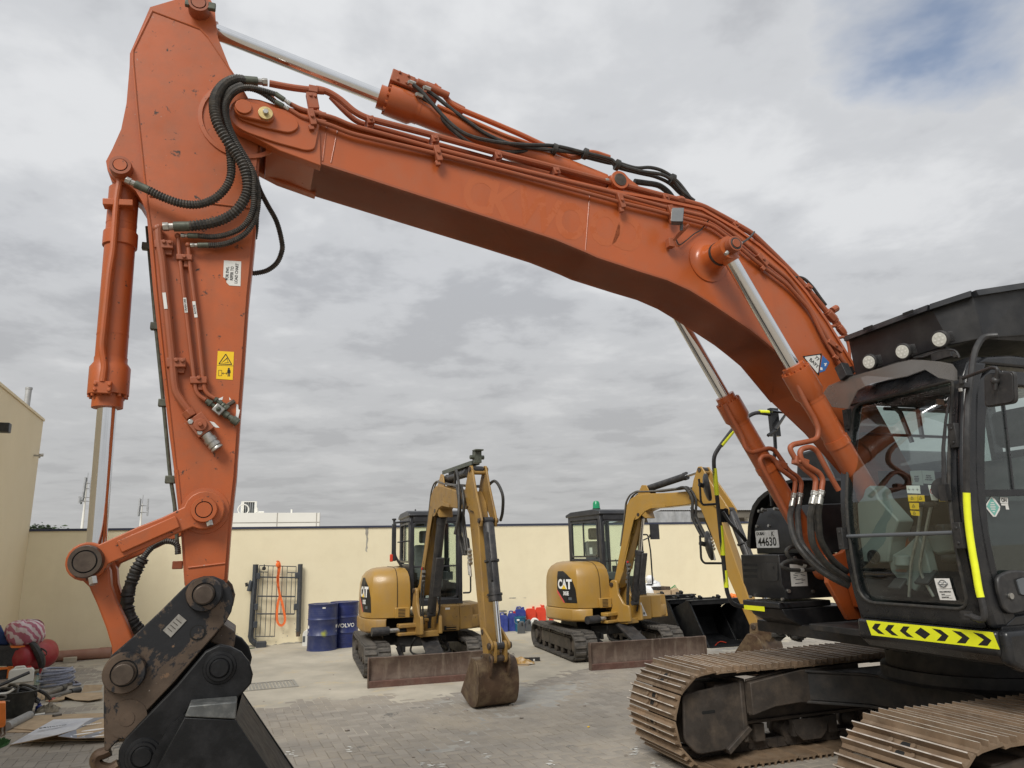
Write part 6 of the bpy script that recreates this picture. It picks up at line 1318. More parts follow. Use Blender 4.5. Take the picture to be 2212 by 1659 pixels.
A_, B_ = Ly(zJ(520, 1055), .345), Ly(zJ(1060, 1080), .345); g.cyl(A_, B_, .015, n=8); A_, B_ = Ly(zJ(330, 1260), .365), Ly(zJ(1060, 1290), .365); g.cyl(A_, B_, .012, n=8); g.build('window_guard', cab)
g = MB().mat(M['glass_dark']); g.box((.55, .372, 2.30), (1.5, .004, 1.1)); g.build('far_window', cab)
g = MB().mat(CB); g.box((-.2, .39, 2.3), (.1, .04, 1.25)); g.box((.55, .39, 2.90), (1.5, .04, .08)); g.build('far_frame', cab)
# stickers on the glass
def gs(name, cor, mt, txt=(), lab=None, tm='tapeblack'):
    zc_ = sum(Lx(q, 1.5).z for q in cor)/len(cor); P = []
    for q in cor:
        x = fz(Lx(q, 1.5).z)-(.014 if name == 'inspection_sticker' else .024 if Lx(q, 1.5).z > 1.87 else .032); P.append(Lx(q, x))
    g = MB().mat(mt); n_ = len(P); g.add(P+[p+V((.0008, 0, 0)) for p in P], [tuple(range(n_))[::-1], tuple(range(n_, 2*n_))]); g.mat(M[tm]); c = sum(P, V())/n_; yd = (P[0]-P[-1]).normalized(); xd = (P[1]-P[0]).normalized()
    for st, dv, s in txt: g.text(st, s, frame(c+yd*dv+V((.0025, 0, 0)), xd, yd), .0002, .0004, .85)
    return g, P, c, xd, yd, name, lab
def fin(r): r[0].build(r[5], wf, smooth=0, label=r[6])
fin(gs('notice_sticker', [zK(728, 112), zK(822, 108), zK(838, 230), zK(745, 225)], M['inner'], (('PLEASE', .008, .013), ('GREASE', -.008, .013), ('DAILY', -.022, .013)), 'notice reading PLEASE GREASE DAILY'))
fin(gs('notice_sticker', [zK(825, 108), zK(925, 112), zK(940, 222), zK(838, 215)], M['inner'], (('PLEASE', .010, .013), ('TURN OFF', -.004, .011), ('WORK LIGHTS', -.017, .010)), 'notice reading PLEASE TURN OFF WORK LIGHTS'))
r = gs('control_sticker', [zK(698, 232), zK(808, 232), zK(815, 298), zK(706, 294)], M['paper'])
for dx in (-.032, 0, .032): r[0].box(r[2]+r[3]*dx+V((.003, 0, 0)), (.0005, .02, .0018)); r[0].box(r[2]+r[3]*dx+V((.003, 0, 0)), (.0005, .0018, .02))
fin(r)
r = gs('no_smoking_sticker', [zK(875, 228), zK(950, 230), zK(955, 355), zK(905, 352)], M['paper']); r[0].mat(M['capred']); c = r[2]+r[4]*.012+V((.003, 0, 0)); r[0].tube([c+V((0, .019*cos(a), .019*sin(a))) for a in [2*pi*i/24 for i in range(24)]], .0022, 5, closed=True); r[0].box(c, (.0008, .034, .003), Matrix.Rotation(R(-40), 3, 'X')); r[0].mat(M['tapeblack']); r[0].box(c, (.0006, .02, .003)); fin(r)
for q in ([zK(710, 308), zK(790, 308), zK(792, 362), zK(716, 362)], [zK(793, 310), zK(845, 310), zK(850, 362), zK(797, 362)], [zK(722, 372), zK(800, 374), zK(804, 428), zK(730, 426)], [zK(728, 436), zK(805, 440), zK(808, 480), zK(742, 474)], [zK(958, 314), zK(1010, 316), zK(1018, 362), zK(968, 362)]):
    r = gs('warning_sticker', q, M['yellowlabel']); c = r[2]+V((.003, -.004, 0))
    for a in range(3): A_, B_ = [c+V((0, .012*cos(R(90+120*k)), .012*sin(R(90+120*k)))) for k in (a, a+1)]; r[0].cyl(A_, B_, .0012, n=4)
    fin(r)
r = gs('inspection_sticker', [zK(926, 990), zK(1050, 990), zK(1072, 1072), zK(948, 1076)], M['white']); c = r[2]+V((.003, 0, 0)); r[0].mat(M['buttongrey']); r[0].tube([c+V((0, .026*cos(a), .020*sin(a))) for a in [2*pi*i/24 for i in range(24)]], .0028, 5, closed=True); r[0].box(c, (.0008, .070, .012)); r[0].mat(M['white']); r[0].box(c+V((.0006, 0, 0)), (.0008, .060, .007)); r[0].mat(M['buttongrey']); r[0].cyl(c+V((.002, -.006, .002)), c+V((.002, 0, -.006)), .0018, n=4); r[0].cyl(c+V((.002, 0, -.006)), c+V((.002, .010, .010)), .0018, n=4); fin(r)
fin(gs('inspection_sticker', [zK(948, 1078), zK(1074, 1076), zK(1106, 1170), zK(975, 1166)], M['white'], (('FINAL INSPECTION', .017, .011), ('DATE ________', .0, .011), ('SIGNATURE ____', -.017, .011)), 'white label reading FINAL INSPECTION, DATE, SIGNATURE'))
fin(gs('amber_label', [zJ(940, 975), zJ(1005, 980), zJ(1012, 1025), zJ(948, 1022)], M['coupler']))
r = sticker([zAD(912, 1372), zAD(950, 1395), zAD(1018, 1490), zAD(1015, 1530), zAD(968, 1612), zAD(935, 1612), zAD(852, 1510), zAD(848, 1470)], 1.3645, M['paper'], door)
r.mat(M['green_sticker']); P = T([zAD(915, 1385), zAD(1008, 1500), zAD(955, 1602), zAD(860, 1490)], 1.3668); r.add(P, [(0, 1, 2, 3)]); r.mat(M['paper'])
for q, w in ((zAD(928, 1445), .05), (zAD(930, 1470), .07), (zAD(933, 1496), .085), (zAD(938, 1522), .07), (zAD(944, 1552), .035)): r.box(Ly(q, 1.3680), (w*.55, .0004, .006))
r.build('inspection_sticker', door, smooth=0, label='green and white diamond sticker')
r = sticker([zAD(1018, 1380), zAD(1108, 1385), zAD(1112, 1455), zAD(1022, 1450)], 1.3645, M['paper'], door); r.mat(M['tapeblack']); r.text('OH', .034, frame(Ly(zAD(1066, 1418), 1.366), (-1, 0, 0), (0, 0, 1)), .0003, .0012, .9); r.mat(M['paper']); P = T([zAD(1030, 1456), zAD(1112, 1456), zAD(1128, 1528), zAD(1088, 1525), zAD(1082, 1480), zAD(1035, 1478)], 1.3646); r.add(P, [tuple(range(6))]); r.build('letter_sticker', door, smooth=0, label='small white sticker lettered OH')

# ================================================================== THE TWO SMALL EXCAVATORS
def mini(c, az, azu, base, azb, lab, worn, beacon, brot, bscale, srot, sscale, guard, seed):
    YE, YW = M['yellow'], M['yellow_worn']; CBm, CK = M['minicab'], M['cylblack']
    root = empty('mini_excavator', (c[0], c[1], 0), R(az-90), lab, 'mini excavator', 'small yellow excavators parked by the wall')
    rr = random.Random(seed)
    def up(o): o.rotation_euler = (0, 0, R(azu-az)); return o
    rl_ = Matrix.Rotation(-R(az-90), 3, 'Z') @ (V((base[0], base[1], 0))-V((c[0], c[1], 0)))
    def bo(o): o.location = rl_; o.rotation_euler = (0, 0, R(azb-az)); return o
    # ---------------- undercarriage
    for sy in (-1, 1):
        yc = .79*sy; Rr, h, cx = .215, .245, 1.035; n = 90; Lp = 4*cx+2*pi*Rr
        P = [tpath(Lp*i/n, Rr, h, cx) for i in range(n)]
        g = MB().mat(M['rubbertrack']); vs = []
        for x, z, a in P:
            nx, nz = -sin(a)*-1 if False else (sin(-a)), cos(a)
            for y, k in ((-.2, 0), (.2, 0), (.2, -.03), (-.2, -.03)): vs.append((x+sin(-a)*k, yc+y, z+cos(a)*k))
        g.add(vs, [(4*i+j, 4*i+(j+1) % 4, 4*((i+1) % n)+(j+1) % 4, 4*((i+1) % n)+j) for i in range(n) for j in range(4)])
        tr = g.build('rubber_track', root, smooth=50)
        nl = 52
        for k in range(nl):
            x, z, a = tpath(Lp*(k+.5)/nl, Rr, h, cx)
            if k < 3 or True:
                if k == 0 and sy == -1 and seed == 1:
                    g2 = MB().mat(M['rubbertrack']); q = [(-.030, 0), (.030, 0), (.020, .022), (-.020, .022)]
                    for s2, xo in ((-1, .018), (1, -.018)):
                        g2.prism([(u+xo, w) for u, w in q], (.012 if s2 > 0 else -.19), (.19 if s2 > 0 else -.012))
                    mini.lug = g2.mesh('track_lug', 30)
                o = bpy.data.objects.new('track_lug', mini.lug); COL.objects.link(o); o.parent = tr; o.location = (x, yc, z-.0); o.rotation_euler = (0, -a, 0)
        g = MB().mat(M['trackframe']); g.box((0, yc, .27), (1.75, .20, .22)); g.box((0, yc-.11*1, .25), (1.6, .03, .20)); g.box((0, yc+.11, .25), (1.6, .03, .20)); g.box((-.25, yc-.13*1, .40), (.04, .03, .10)); g.box((.55, yc-.13, .40), (.05, .03, .08)); tf = g.build('track_frame', root, bevel=.01)
        for x in (-cx, cx): g = MB().mat(M['trackframe']); g.cyl((x, yc-.11, h), (x, yc+.11, h), Rr-.045, n=24); g.cyl((x, yc-.16, h), (x, yc+.16, h), .09, n=16); g.build('idler_wheel', root, bevel=.006)
        for k in range(5): g = MB().mat(M['trackframe']); x = -.7+.35*k; g.cyl((x, yc-.12, .11), (x, yc+.12, .11), .07, n=16); g.build('track_roller', root)
    g = MB().mat(M['frameblack']); g.box((0, 0, .42), (.9, .8, .16)); g.prism([(.45, .38), (.3, .62), (-.45, .62), (-.55, .38)], -.62, .62); g.cyl((0, 0, .5), (0, 0, .60), .36, n=32); g.box((.62, -.35, .36), (.5, .05, .10)); g.box((.62, .35, .36), (.5, .05, .10)); g.build('carbody', root, bevel=.008)
    for y in (-.38, .38): g = MB().mat(CK); g.tube([(.45, y, .33), (1.2, y, .20), (1.86, y, .16)], .045, 4); g.build('blade_arm', root, bevel=.004)
    g = MB().mat(CK); g.box((1.30, .02, .42), (.95, .26, .035), Matrix.Rotation(R(17), 3, 'Y')); g.build('blade_ram_cover', root, bevel=.006)
    for y in (-.14, .2): g = MB().mat(M['rubber']); g.tube(spline([(.6, y, .48), (.9, y*1.8, .34), (1.15, y*1.3, .30), (1.45, y*.5, .36)], 5), .016, 6); g.build('blade_hose', root)
    # blade: curved mould board
    prb = [(1.90, .0), (1.925, .05), (1.90, .12), (1.885, .22), (1.90, .33), (1.93, .395), (1.915, .405), (1.87, .34), (1.85, .22), (1.865, .11), (1.88, .02)]
    g = MB().mat(M['blade']); m = 26; vs = []; 
    for j in range(m+1):
        y = -.985+1.97*j/m
        for i, (x, z) in enumerate(prb): vs.append((x+.004*mn.noise(V((y*5, z*7, seed)))*1.5, y, z+(.006*mn.noise(V((y*6, 3, seed))) if z > .3 else 0)))
    n = len(prb); g.add(vs, [(j*n+i, (j+1)*n+i, (j+1)*n+(i+1) % n, j*n+(i+1) % n) for j in range(m) for i in range(n)]+[tuple(range(n)), tuple(range(m*n, m*n+n))]); bl_ = g.build('dozer_blade', root, smooth=50)
    for sy in (-1, 1): g = MB().mat(M['blade']); g.prism([(1.955, 0), (1.955, .38), (1.93, .41), (1.86, .40), (1.85, .0)], sy*.986, sy*1.0); g.build('end_plate', bl_, bevel=.003)
    g = MB().mat(M['blade_edge']); g.prism([(1.945, .0), (1.952, .09), (1.934, .10), (1.925, .0)], -.985, .985); g.build('cutting_edge', bl_, bevel=.003)
    # ---------------- upper body
    def ins(P, d, cx_=-.1, cy_=0.):
        out = []
        for x, y in P:
            v = V((cx_-x, cy_-y)); out.append((x+v.x/v.length*d, y+v.y/v.length*d))
        return out
    def loft(g, P, lv, cx_, cy_):
        n = len(P); vs = []
        for z, d in lv: vs += [(x, y, z) for x, y in ins(P, d, cx_, cy_)]
        g.add(vs, [(k*n+i, k*n+(i+1) % n, (k+1)*n+(i+1) % n, (k+1)*n+i) for k in range(len(lv)-1) for i in range(n)]+[tuple(range(n))[::-1], tuple(range((len(lv)-1)*n, len(lv)*n))])
    rear = circ(0, 0, 1.02, 14, R(118), R(242))
    rim = rear+[(-.25, -.995), (.25, -.995), (.60, -.93), (.76, -.74), (.78, -.62), (.40, -.60), (.40, .20), (.78, .20), (.80, .80), (.70, .95), (.3, .99), (-.25, .99)]
    g = MB().mat(YW if worn else YE); loft(g, rim, [(.60, .03), (.63, 0), (.79, 0), (.815, .015)], 0, 0); body = up(g.build('lower_body', root, bevel=.012, smooth=40))
    g = MB().mat(M['dark']); g.box((.40, -.2, .70), (.012, .78, .18)); g.box((0, 0, .6), (1.2, 1.2, .03)); up(g.build('body_recess', root))
    hood = circ(0, 0, .985, 10, R(182), R(243))+[(-.30, -.965), (.17, -.975), (.45, -.935), (.66, -.84), (.74, -.66), (.76, -.45), (.74, -.235), (-.90, -.235)]
    hd_ = [(.822, 0), (1.15, 0), (1.34, .012), (1.45, .045), (1.53, .11), (1.58, .21), (1.60, .36)]
    g = MB().mat(YE); P = [(x, y) for x, y in hood]; loft(g, P, hd_, -.15, -.52); ho = up(g.build('engine_hood', root, smooth=60, bevel=.006))
    g = MB().mat(M['dark']); 
    sv = []
    for z, d in hd_: q = ins([(.765, -.45)], d-.003, -.15, -.52)[0]; sv.append(V((q[0], q[1], z)))
    g.tube(sv+[V((-.2, -.50, 1.604))], .005, 5); g.build('panel_gap', ho)
    rect = [(.70, -.60), (.74, -.235)]
    g = MB().mat(YE); g.prism([(.56, .95), (.70, .95), (.72, 1.08), (.60, 1.09)], -.32, -.22); g.box((.72, -.37, .90), (.16, .24, .16)); gb = up(g.build('front_panel', root, bevel=.01))
    g = MB().mat(M['dark'])
    for k in range(6): g.box((.802, -.38, .845+.022*k), (.004, .11, .010))
    g.build('grille', gb)
    g = MB().mat(YW if worn else YE); g.prism([(.20, .98), (.80, .98), (.80, .58), (.15, .58)], .18, .56); g.prism([(.20, .98), (.80, .98), (.80, .60), (.15, .60)], .562, .78); g.prism([(-.2, .98), (.66, .98), (.72, .60), (-.2, .60)], .782, .97); fb = up(g.build('front_box', root, bevel=.015))
    g = MB().mat(M['dark']); g.box((.801, .40, .63), (.006, .20, .07)) if worn else None; g.mat(M['white']); 
    if worn: g.mat(M['paper']); g.box((.8015, .36, .93), (.002, .075, .03)); g.mat(YW); g.box((.79, .42, .62), (.05, .16, .015)); g.box((.79, .42, .655), (.05, .16, .015))
    else:
        g.add([(.802, .24, .64), (.802, .46, .64), (.802, .35, .88)], [(0, 1, 2)]); g.mat(M['paper']); g.add([(.8035, .265, .655), (.8035, .435, .655), (.8035, .35, .845)], [(0, 1, 2)]); g.mat(M['buttongrey'])
        for y, z in ((.35, .74), (.30, .685), (.40, .685)): g.cyl((.803, y, z), (.806, y, z), .022, n=12)
    g.build('front_marks', fb, smooth=0)
    # decal on the front right corner of the hood
    A_, B_ = V((.185, -.981, 0)), V((.64, -.852, 0)); d = (B_-A_); nn = V((d.y, -d.x, 0)).normalized()
    if nn.y > 0: nn = -nn
    A_, B_ = V((.17, -.975, 0)), V((.45, -.935, 0)); C_ = V((.66, -.84, 0))
    def dp(u, z, o=.0025):
        k = itp([(.822, 0), (1.15, 0), (1.34, .012), (1.45, .045)], z) if z < 1.45 else .045
        p = A_.lerp(B_, u/.56) if u < .56 else B_.lerp(C_, (u-.56)/.44)
        q = ins([(p.x, p.y)], k, -.15, -.52)[0]; return V((q[0], q[1], z))+nn*(o+.0)
    def clipz(P, k, c, keep_hi):
        out = []
        for a, b in zip(P, P[1:]+P[:1]):
            ia, ib = (a[k] >= c) == keep_hi, (b[k] >= c) == keep_hi
            if ia: out.append(a)
            if ia != ib: t = (c-a[k])/(b[k]-a[k]); out.append((a[0]+(b[0]-a[0])*t, a[1]+(b[1]-a[1])*t))
        return out
    def dq(g, P, o=.004):   # follow the bends of the hood
        for ua, ub in ((-1, .56), (.56, 2)):
            for za, zb__ in ((0, 1.15), (1.15, 1.34), (1.34, 1.45), (1.45, 3)):
                Q = P
                for k, c, hi in ((0, ua, True), (0, ub, False), (1, za, True), (1, zb__, False)):
                    if Q: Q = clipz(Q, k, c, hi)
                if len(Q) > 2: g.add([dp(u, z, o) for u, z in Q], [tuple(range(len(Q)))])
    g = MB().mat(M['tapeblack']); dq(g, [(.0, 1.44), (0, 1.10), (.42, .91), (.56, .91), (.56, 1.40), (.35, 1.445)]); dq(g, [(.56, .91), (.98, .91), (.93, 1.14), (.80, 1.30), (.56, 1.40)])
    g.mat(M['red_stripe']); dq(g, [(0, 1.13), (0, 1.07), (.36, .91), (.44, .91)], .0065)
    g.mat(M['white'])
    def dtext(st, u, z, s, sx, bo_):
        cu = MB().mat(M['white']); cu.text(st, s, Matrix.Identity(4), 0, bo_, sx)
        lg = (B_-A_).length+(C_-B_).length
        g.add([dp(u+v.x/lg, z+v.y, .0085) for v in cu.v], cu.f)
    dtext('CAT', .42, 1.215, .215, .88, .010); dtext('305E', .50, 1.065, .088, .85, .004)
    g.mat(M['yellowlabel']); dq(g, [(.27, 1.14), (.56, 1.14), (.42, 1.215)], .0100)
    g.mat(M['buttongrey']); dq(g, [(.62, .96), (.76, .96), (.76, 1.005), (.62, 1.005)], .0065)
    g.build('name_decal', ho, smooth=0, label='black corner decal with white lettering and a red stripe')
    # ---------------- cab
    x0, x1, y0, y1, zr = -.74, .52, -.225, .68, 2.44
    g = MB().mat(CBm)
    g.box(((x0+x1)/2, (y0+y1)/2, .99), (x1-x0, y1-y0, .05))
    for x, y in ((x0+.04, y0+.04), (x0+.04, y1-.04), (x1-.045, y1-.045)): g.box((x, y, 1.71), (.08, .08, 1.46))
    g.prism([(x1-.10, .98), (x1, .98), (x1, 1.7), (x1-.03, 2.44), (x1-.12, 2.44), (x1-.12, 1.7)], y0, y0+.075)
    g.prism([(x0+.09, 1.0), (x1-.11, 1.0), (x1-.125, 1.64), (x0+.09, 1.64)], y0+.004, y0+.05)
    g.box(((x0+x1)/2, y0+.03, 2.39), (x1-x0-.1, .05, .10)); g.box(((x0+x1)/2, y1-.03, 2.39), (x1-x0-.1, .05, .10))
    g.box((x0+.03, (y0+y1)/2, 2.37), (.05, y1-y0-.1, .14)); g.box((x0+.03, (y0+y1)/2, 1.30), (.05, y1-y0-.1, .62)); g.box((x1-.03, (y0+y1)/2, 2.38), (.05, y1-y0-.12, .12)); g.box((x1-.025, (y0+y1)/2, 1.03), (.05, y1-y0-.12, .09))
    g.box(((x0+x1)/2, y1-.03, 1.15), (x1-x0-.1, .05, .30))
    cb = up(g.build('cab', root, bevel=.018, label='black cab with green tinted glass'))
    g = MB().mat(CBm); g.prism([(x0-.05, 2.42), (x0-.06, 2.47), (x0+.15, 2.52), (x1-.25, 2.53), (x1-.02, 2.50), (x1+.02, 2.44), (x1, 2.42)], y0-.02, y1+.02); g.build('roof', cb, bevel=.025, seg=3)
    g = MB().mat(CBm); P = rnd2([(x0+.10, 1.66), (x1-.13, 1.66), (x1-.14, 2.33), (x0+.11, 2.33)], .05, 4); c_ = (-.12, 2.0); g.ring(P, [(c_[0]+(a-c_[0])*.93, c_[1]+(b-c_[1])*.91) for a, b in P], y0+.002, y0+.03); g.box((-.16, y0+.018, 2.0), (.03, .02, .62)); g.build('window_frame', cb)
    g = MB().mat(M['glass_mini']); g.box((-.12, y0+.028, 2.0), (.98, .004, .66)); g.build('side_window', cb)
    g = MB().mat(M['glass_mini']); g.box((x1-.035, (y0+y1)/2, 1.98), (.004, y1-y0-.15, .74)); g.build('front_window', cb)
    g = MB().mat(M['glass_mini']); g.box((x1-.040, (y0+y1)/2, 1.33), (.004, y1-y0-.15, .52)); g.build('lower_window', cb)
    g = MB().mat(CBm); g.box((x1-.035, (y0+y1)/2, 1.595), (.03, y1-y0-.15, .025)); P = rnd2([(y0+.05, 1.06), (y1-.08, 1.06), (y1-.08, 2.33), (y0+.05, 2.33)], .09, 5); cc = ((y0+y1)/2-.015, 1.70); g.ring(P, [(cc[0]+(a-cc[0])*.92, cc[1]+(b-cc[1])*.95) for a, b in P], x1-.05, x1-.012, 'yz'); g.build('front_frame', cb, bevel=.004)
    g = MB().mat(M['glass_mini']); g.box((x0+.03, (y0+y1)/2, 1.95), (.004, y1-y0-.15, .70)); g.build('rear_window', cb)
    g = MB().mat(M['glass_mini']); g.box((-.12, y1-.03, 1.82), (1.0, .004, 1.04)); g.build('door_window', cb)
    g = MB().mat(M['seat']); g.box((-.30, .23, 1.30), (.42, .46, .16)); g.box((-.46, .23, 1.66), (.12, .44, .60), Matrix.Rotation(R(-8), 3, 'Y')); g.box((-.50, .23, 2.10), (.09, .26, .22)); g.build('seat', cb, bevel=.03)
    for y in (-.08, .54): g = MB().mat(M['inner_dark']); g.box((-.12, y, 1.42), (.40, .12, .14)); g.tube([(.06, y, 1.48), (.10, y-.02, 1.62), (.13, y-.03, 1.72)], [.02, .014, .026], 8); g.build('control_lever', cb)
    for y in (.15, .30): g = MB().mat(M['steel']); g.tube([(.36, y, 1.02), (.40, y, 1.5), (.36, y, 1.62)], .012, 6); g.build('travel_lever', cb)
    if worn: g = MB().mat(M['paper']); g.box((.15, .22, 1.12), (.02, .22, .14)); g.build('paper_sheet', cb)
    else: g = MB().mat(M['paper']); g.box((.02, y0+.06, 1.78), (.10, .004, .12)); g.build('paper_sheet', cb)
    g = MB().mat(CBm); g.tube(fillet([(x1, y1+.0, 1.15), (x1+.01, y1+.13, 1.15), (x1+.01, y1+.13, 1.75), (x1, y1+.10, 2.05), (x1, y1, 2.05)], .04), .014, 8); g.build('grab_handle', cb)
    if beacon:
        g = MB().mat(CBm); g.cyl((.05, -.02, 2.52), (.05, -.02, 2.56), .075, n=20); be = g.build('beacon_base', cb)
        g = MB().mat(M['beacon']); g.lathe((.05, -.02, 2.56), (0, 0, 1), [(0, .070), (.10, .064), (.135, .045), (.148, .001)], 20); be2 = g.build('beacon_lens', be)
        g = MB().mat(CBm); g.tube(fillet([(x1-.02, y1, 1.95), (x1+.06, y1+.10, 2.0), (x1+.06, y1+.10, 2.05)], .03), .012, 8); m2_ = g.build('mirror_arm', cb)
        g = MB().mat(CBm); g.box((x1+.05, y1+.22, 2.10), (.03, .19, .28)); g.mat(M['chrome']); g.box((x1+.033, y1+.22, 2.10), (.003, .16, .25)); g.build('mirror', m2_, bevel=.02)
    else:
        g = MB().mat(CBm); g.tube([(.0, -.05, 2.52), (.0, -.05, 2.57)], .012, 6); g.build('aerial', cb)
        # rear-side exhaust and mirror stalk left of the cab
        g = MB().mat(CBm); g.tube(fillet([(.50, y0-.12, 1.60), (.52, y0-.24, 1.78), (.52, y0-.26, 2.36)], .05), .022, 8); g.box((.52, y0-.26, 2.0), (.05, .07, .60)); g.tube([(.52, y0-.26, 2.32), (.52, y0, 2.34)], .018, 8); g.cyl((.52, y0-.26, 2.36), (.52, y0-.26, 2.39), .035, n=12); g.tube([(.5, y0-.2, 2.0), (.5, y0, 2.02)], .012, 6); g.build('mirror_post', cb, bevel=.006)
        g = MB().mat(M['canred']); g.box((.53, y0-.30, 1.75), (.04, .05, .12)); g.build('reflector', cb, bevel=.01)
    # ---------------- swing post, boom, stick and bucket in the boom frame (x forward, z up from the base point)
    B = V((-.33, 1.20)) if not worn else V((-.12, 1.24))
    B0 = V((-.34, 1.20))
    def bt(p):      # traced profile point -> this machine's boom pose
        v = V(p)-B0; a = R(brot); v = V((v.x*cos(a)-v.y*sin(a), v.x*sin(a)+v.y*cos(a)))*bscale; q = B+v; return (q.x, q.y)
    def BT(P): return [bt(p) for p in P]
    g = MB().mat(YW if worn else YE)
    ox = B.x+.33
    for sy in (-1, 1):
        P = rnd2([(-.36+ox, 1.28), (-.22+ox, 1.28), (-.20+ox, 1.05), (-.08+ox, .88), (.03+ox, .86), (.05+ox, .60), (-.40+ox, .56), (-.42+ox, .70), (-.34+ox, .86), (-.44+ox, .92), (-.44+ox, 1.02)], [.06, .05, .03, .03, .03, .02, .02, .02, .03, .02, .02]); g.prism(P, sy*.125, sy*.175)
    g.box((-.22+ox, 0, .60), (.36, .30, .09)); g.cyl((-.42+ox, 0, .55), (-.42+ox, 0, .80), .075, n=20); g.box((-.47+ox, 0, .78), (.25, .16, .05)); g.box((-.47+ox, 0, .60), (.25, .16, .05))
    g.box((-.30+ox, -.28, .72), (.16, .32, .06)); g.box((-.30+ox, -.28, .60), (.16, .34, .05)); g.box((-.30+ox, -.20, .66), (.05, .2, .16))
    sw = bo(g.build('swing_post', root, bevel=.012))
    for sy in (-1, 1): g = MB().mat(M['pinsteel']); g.cyl((B.x, sy*.17, B.y), (B.x, sy*.195, B.y), .038, n=16); g.build('pin', sw)
    g = MB().mat(M['steel']); g.cyl((-.30+ox, -.62, .66), (-.30+ox, -.42, .66), .035, n=14); g.mat(CK); g.cyl((-.30+ox, -.85, .66), (-.30+ox, -.58, .66), .065, n=16); bo(g.build('swing_cylinder', root))
    bp = BT([(-.40, 1.16), (-.34, 1.12), (-.26, 1.16), (-.10, 1.45), (.16, 2.16), (.20, 2.28), (.30, 2.30), (.34, 2.38), (.44, 2.30), (.50, 2.30), (.46, 2.42), (.60, 2.46), (.90, 2.46), (1.30, 2.47), (1.50, 2.49), (1.56, 2.58), (1.52, 2.67), (1.45, 2.69), (1.05, 2.69), (.50, 2.715), (.28, 2.705), (.14, 2.65), (.05, 2.55), (.0, 2.35), (-.14, 1.85), (-.34, 1.28), (-.41, 1.22)])
    g = MB().mat(YW if worn else YE); g.prism(bp, -.105, .105); bm_ = bo(g.build('boom', root, bevel=.012, smooth=40))
    g = MB().mat(YW if worn else YE)
    for sy in (-1, 1): g.prism(BT([(-.10, 1.45), (.16, 2.16), (.20, 2.28), (.30, 2.30), (.46, 2.42), (.60, 2.46), (.90, 2.46), (.90, 2.50), (.58, 2.52), (.40, 2.46), (.26, 2.36), (.12, 2.18), (-.14, 1.48)]), sy*.1052, sy*.118)
    g.build('stiffener', bm_, bevel=.003)
    pin = V(bt((1.47, 2.58)))
    for sy in (-1, 1): g = MB().mat(M['pinsteel']); g.cyl((pin.x, sy*.12, pin.y), (pin.x, sy*.15, pin.y), .05, n=16); q = bt((.31, 2.37)); g.cyl((q[0], sy*.106, q[1]), (q[0], sy*.125, q[1]), .03, n=12); g.build('pin', bm_)
    # steel pipes along the top of the boom
    for k, y in enumerate((-.09, -.05, -.01, .04, .08)):
        g = MB().mat(M['greytool']); P = [V((*bt(p), 0)) for p in ((-.16, 1.85), (-.03, 2.36), (.02, 2.60), (.12, 2.72), (.26, 2.77), (.70, 2.74), (1.30, 2.75))]; P = [V((p.x-.015*(k % 2), y, p.y+.012*(k % 2))) for p in P]; g.tube(fillet(P, .06), .0125, 6); g.build('hydraulic_pipe', bm_)
    for y, dx in ((-.13, 0), (-.10, .05), (.13, 0), (.10, .06), (-.16, .03)):
        P = [V((*bt(p), 0)) for p in ((1.20, 2.74), (1.36+dx, 2.74), (1.50+dx, 2.55), (1.47+dx, 2.25), (1.55, 1.95))]; sg = 1 if y > 0 else -1
        P = [V((p.x, y+sg*.06*sin(pi*i/4), p.y)) for i, p in enumerate(P)]; P[-1] = P[-1]+V((.06, 0, 0))
        g = MB().mat(M['rubber']); g.tube(spline(P, 6), .020, 8); g.build('black_hose', bm_)
    if worn:
        for y0_, pts in ((.12, [(1.55, 2.70), (1.80, 2.84), (1.98, 2.70), (1.93, 2.50), (1.80, 2.38)]), (-.12, [(1.10, 2.78), (1.22, 2.95), (1.45, 2.78), (1.6, 2.45), (1.6, 2.2)])):
            P = [V((*bt(p), 0)) for p in pts]; P = [V((p.x, y0_*(1+(.3 if y0_ > 0 else .35)*i), p.y)) for i, p in enumerate(P)]; g = MB().mat(M['rubber']); g.tube(spline(P, 6), .020, 8); g.build('black_hose', bm_)
    # boom ram in front of the boom
    def ram2(a, b, rb, rod, t, nm, eye=.045, gl=None):
        a, b = V((a[0], 0, a[1])), V((b[0], 0, b[1])); ax_ = (b-a).normalized(); Ln_ = (b-a).length; g = MB().mat(CK)
        g.cyl(a+V((0, .06, 0)), a-V((0, .06, 0)), eye, n=16); g.lathe(a, ax_, [(eye*.6, rb*.8), (eye, rb), (Ln_*t*.93, rb), (Ln_*t*.93, rb*1.14), (Ln_*t, rb*1.14), (Ln_*t, rb*.6)], 20)
        o = bo(g.build(nm, root, smooth=40)); g = MB().mat(M['chrome'] if not worn or nm != 'boom_cylinder' else CK); g.cyl(a+ax_*(Ln_*t-.03), b-ax_*.03, rod, n=14); g.build('rod', o); g = MB().mat(CK); g.cyl(b+V((0, .06, 0)), b-V((0, .06, 0)), eye, n=16); g.build('rod_eye', o); return o, a, b, ax_
    q = bt((.31, 2.34)); bc_, a_, b_, ax_ = ram2((.02+ox, .90), q, .068, .034, .60 if not worn else .96, 'boom_cylinder')
    g = MB().mat(CK); g.box((a_+b_)/2+V((.075, 0, -.2)), (.03, .13, .62), Matrix.Rotation(math.atan2(ax_.x, ax_.z), 3, 'Y')); g.build('ram_guard', bc_, bevel=.01)
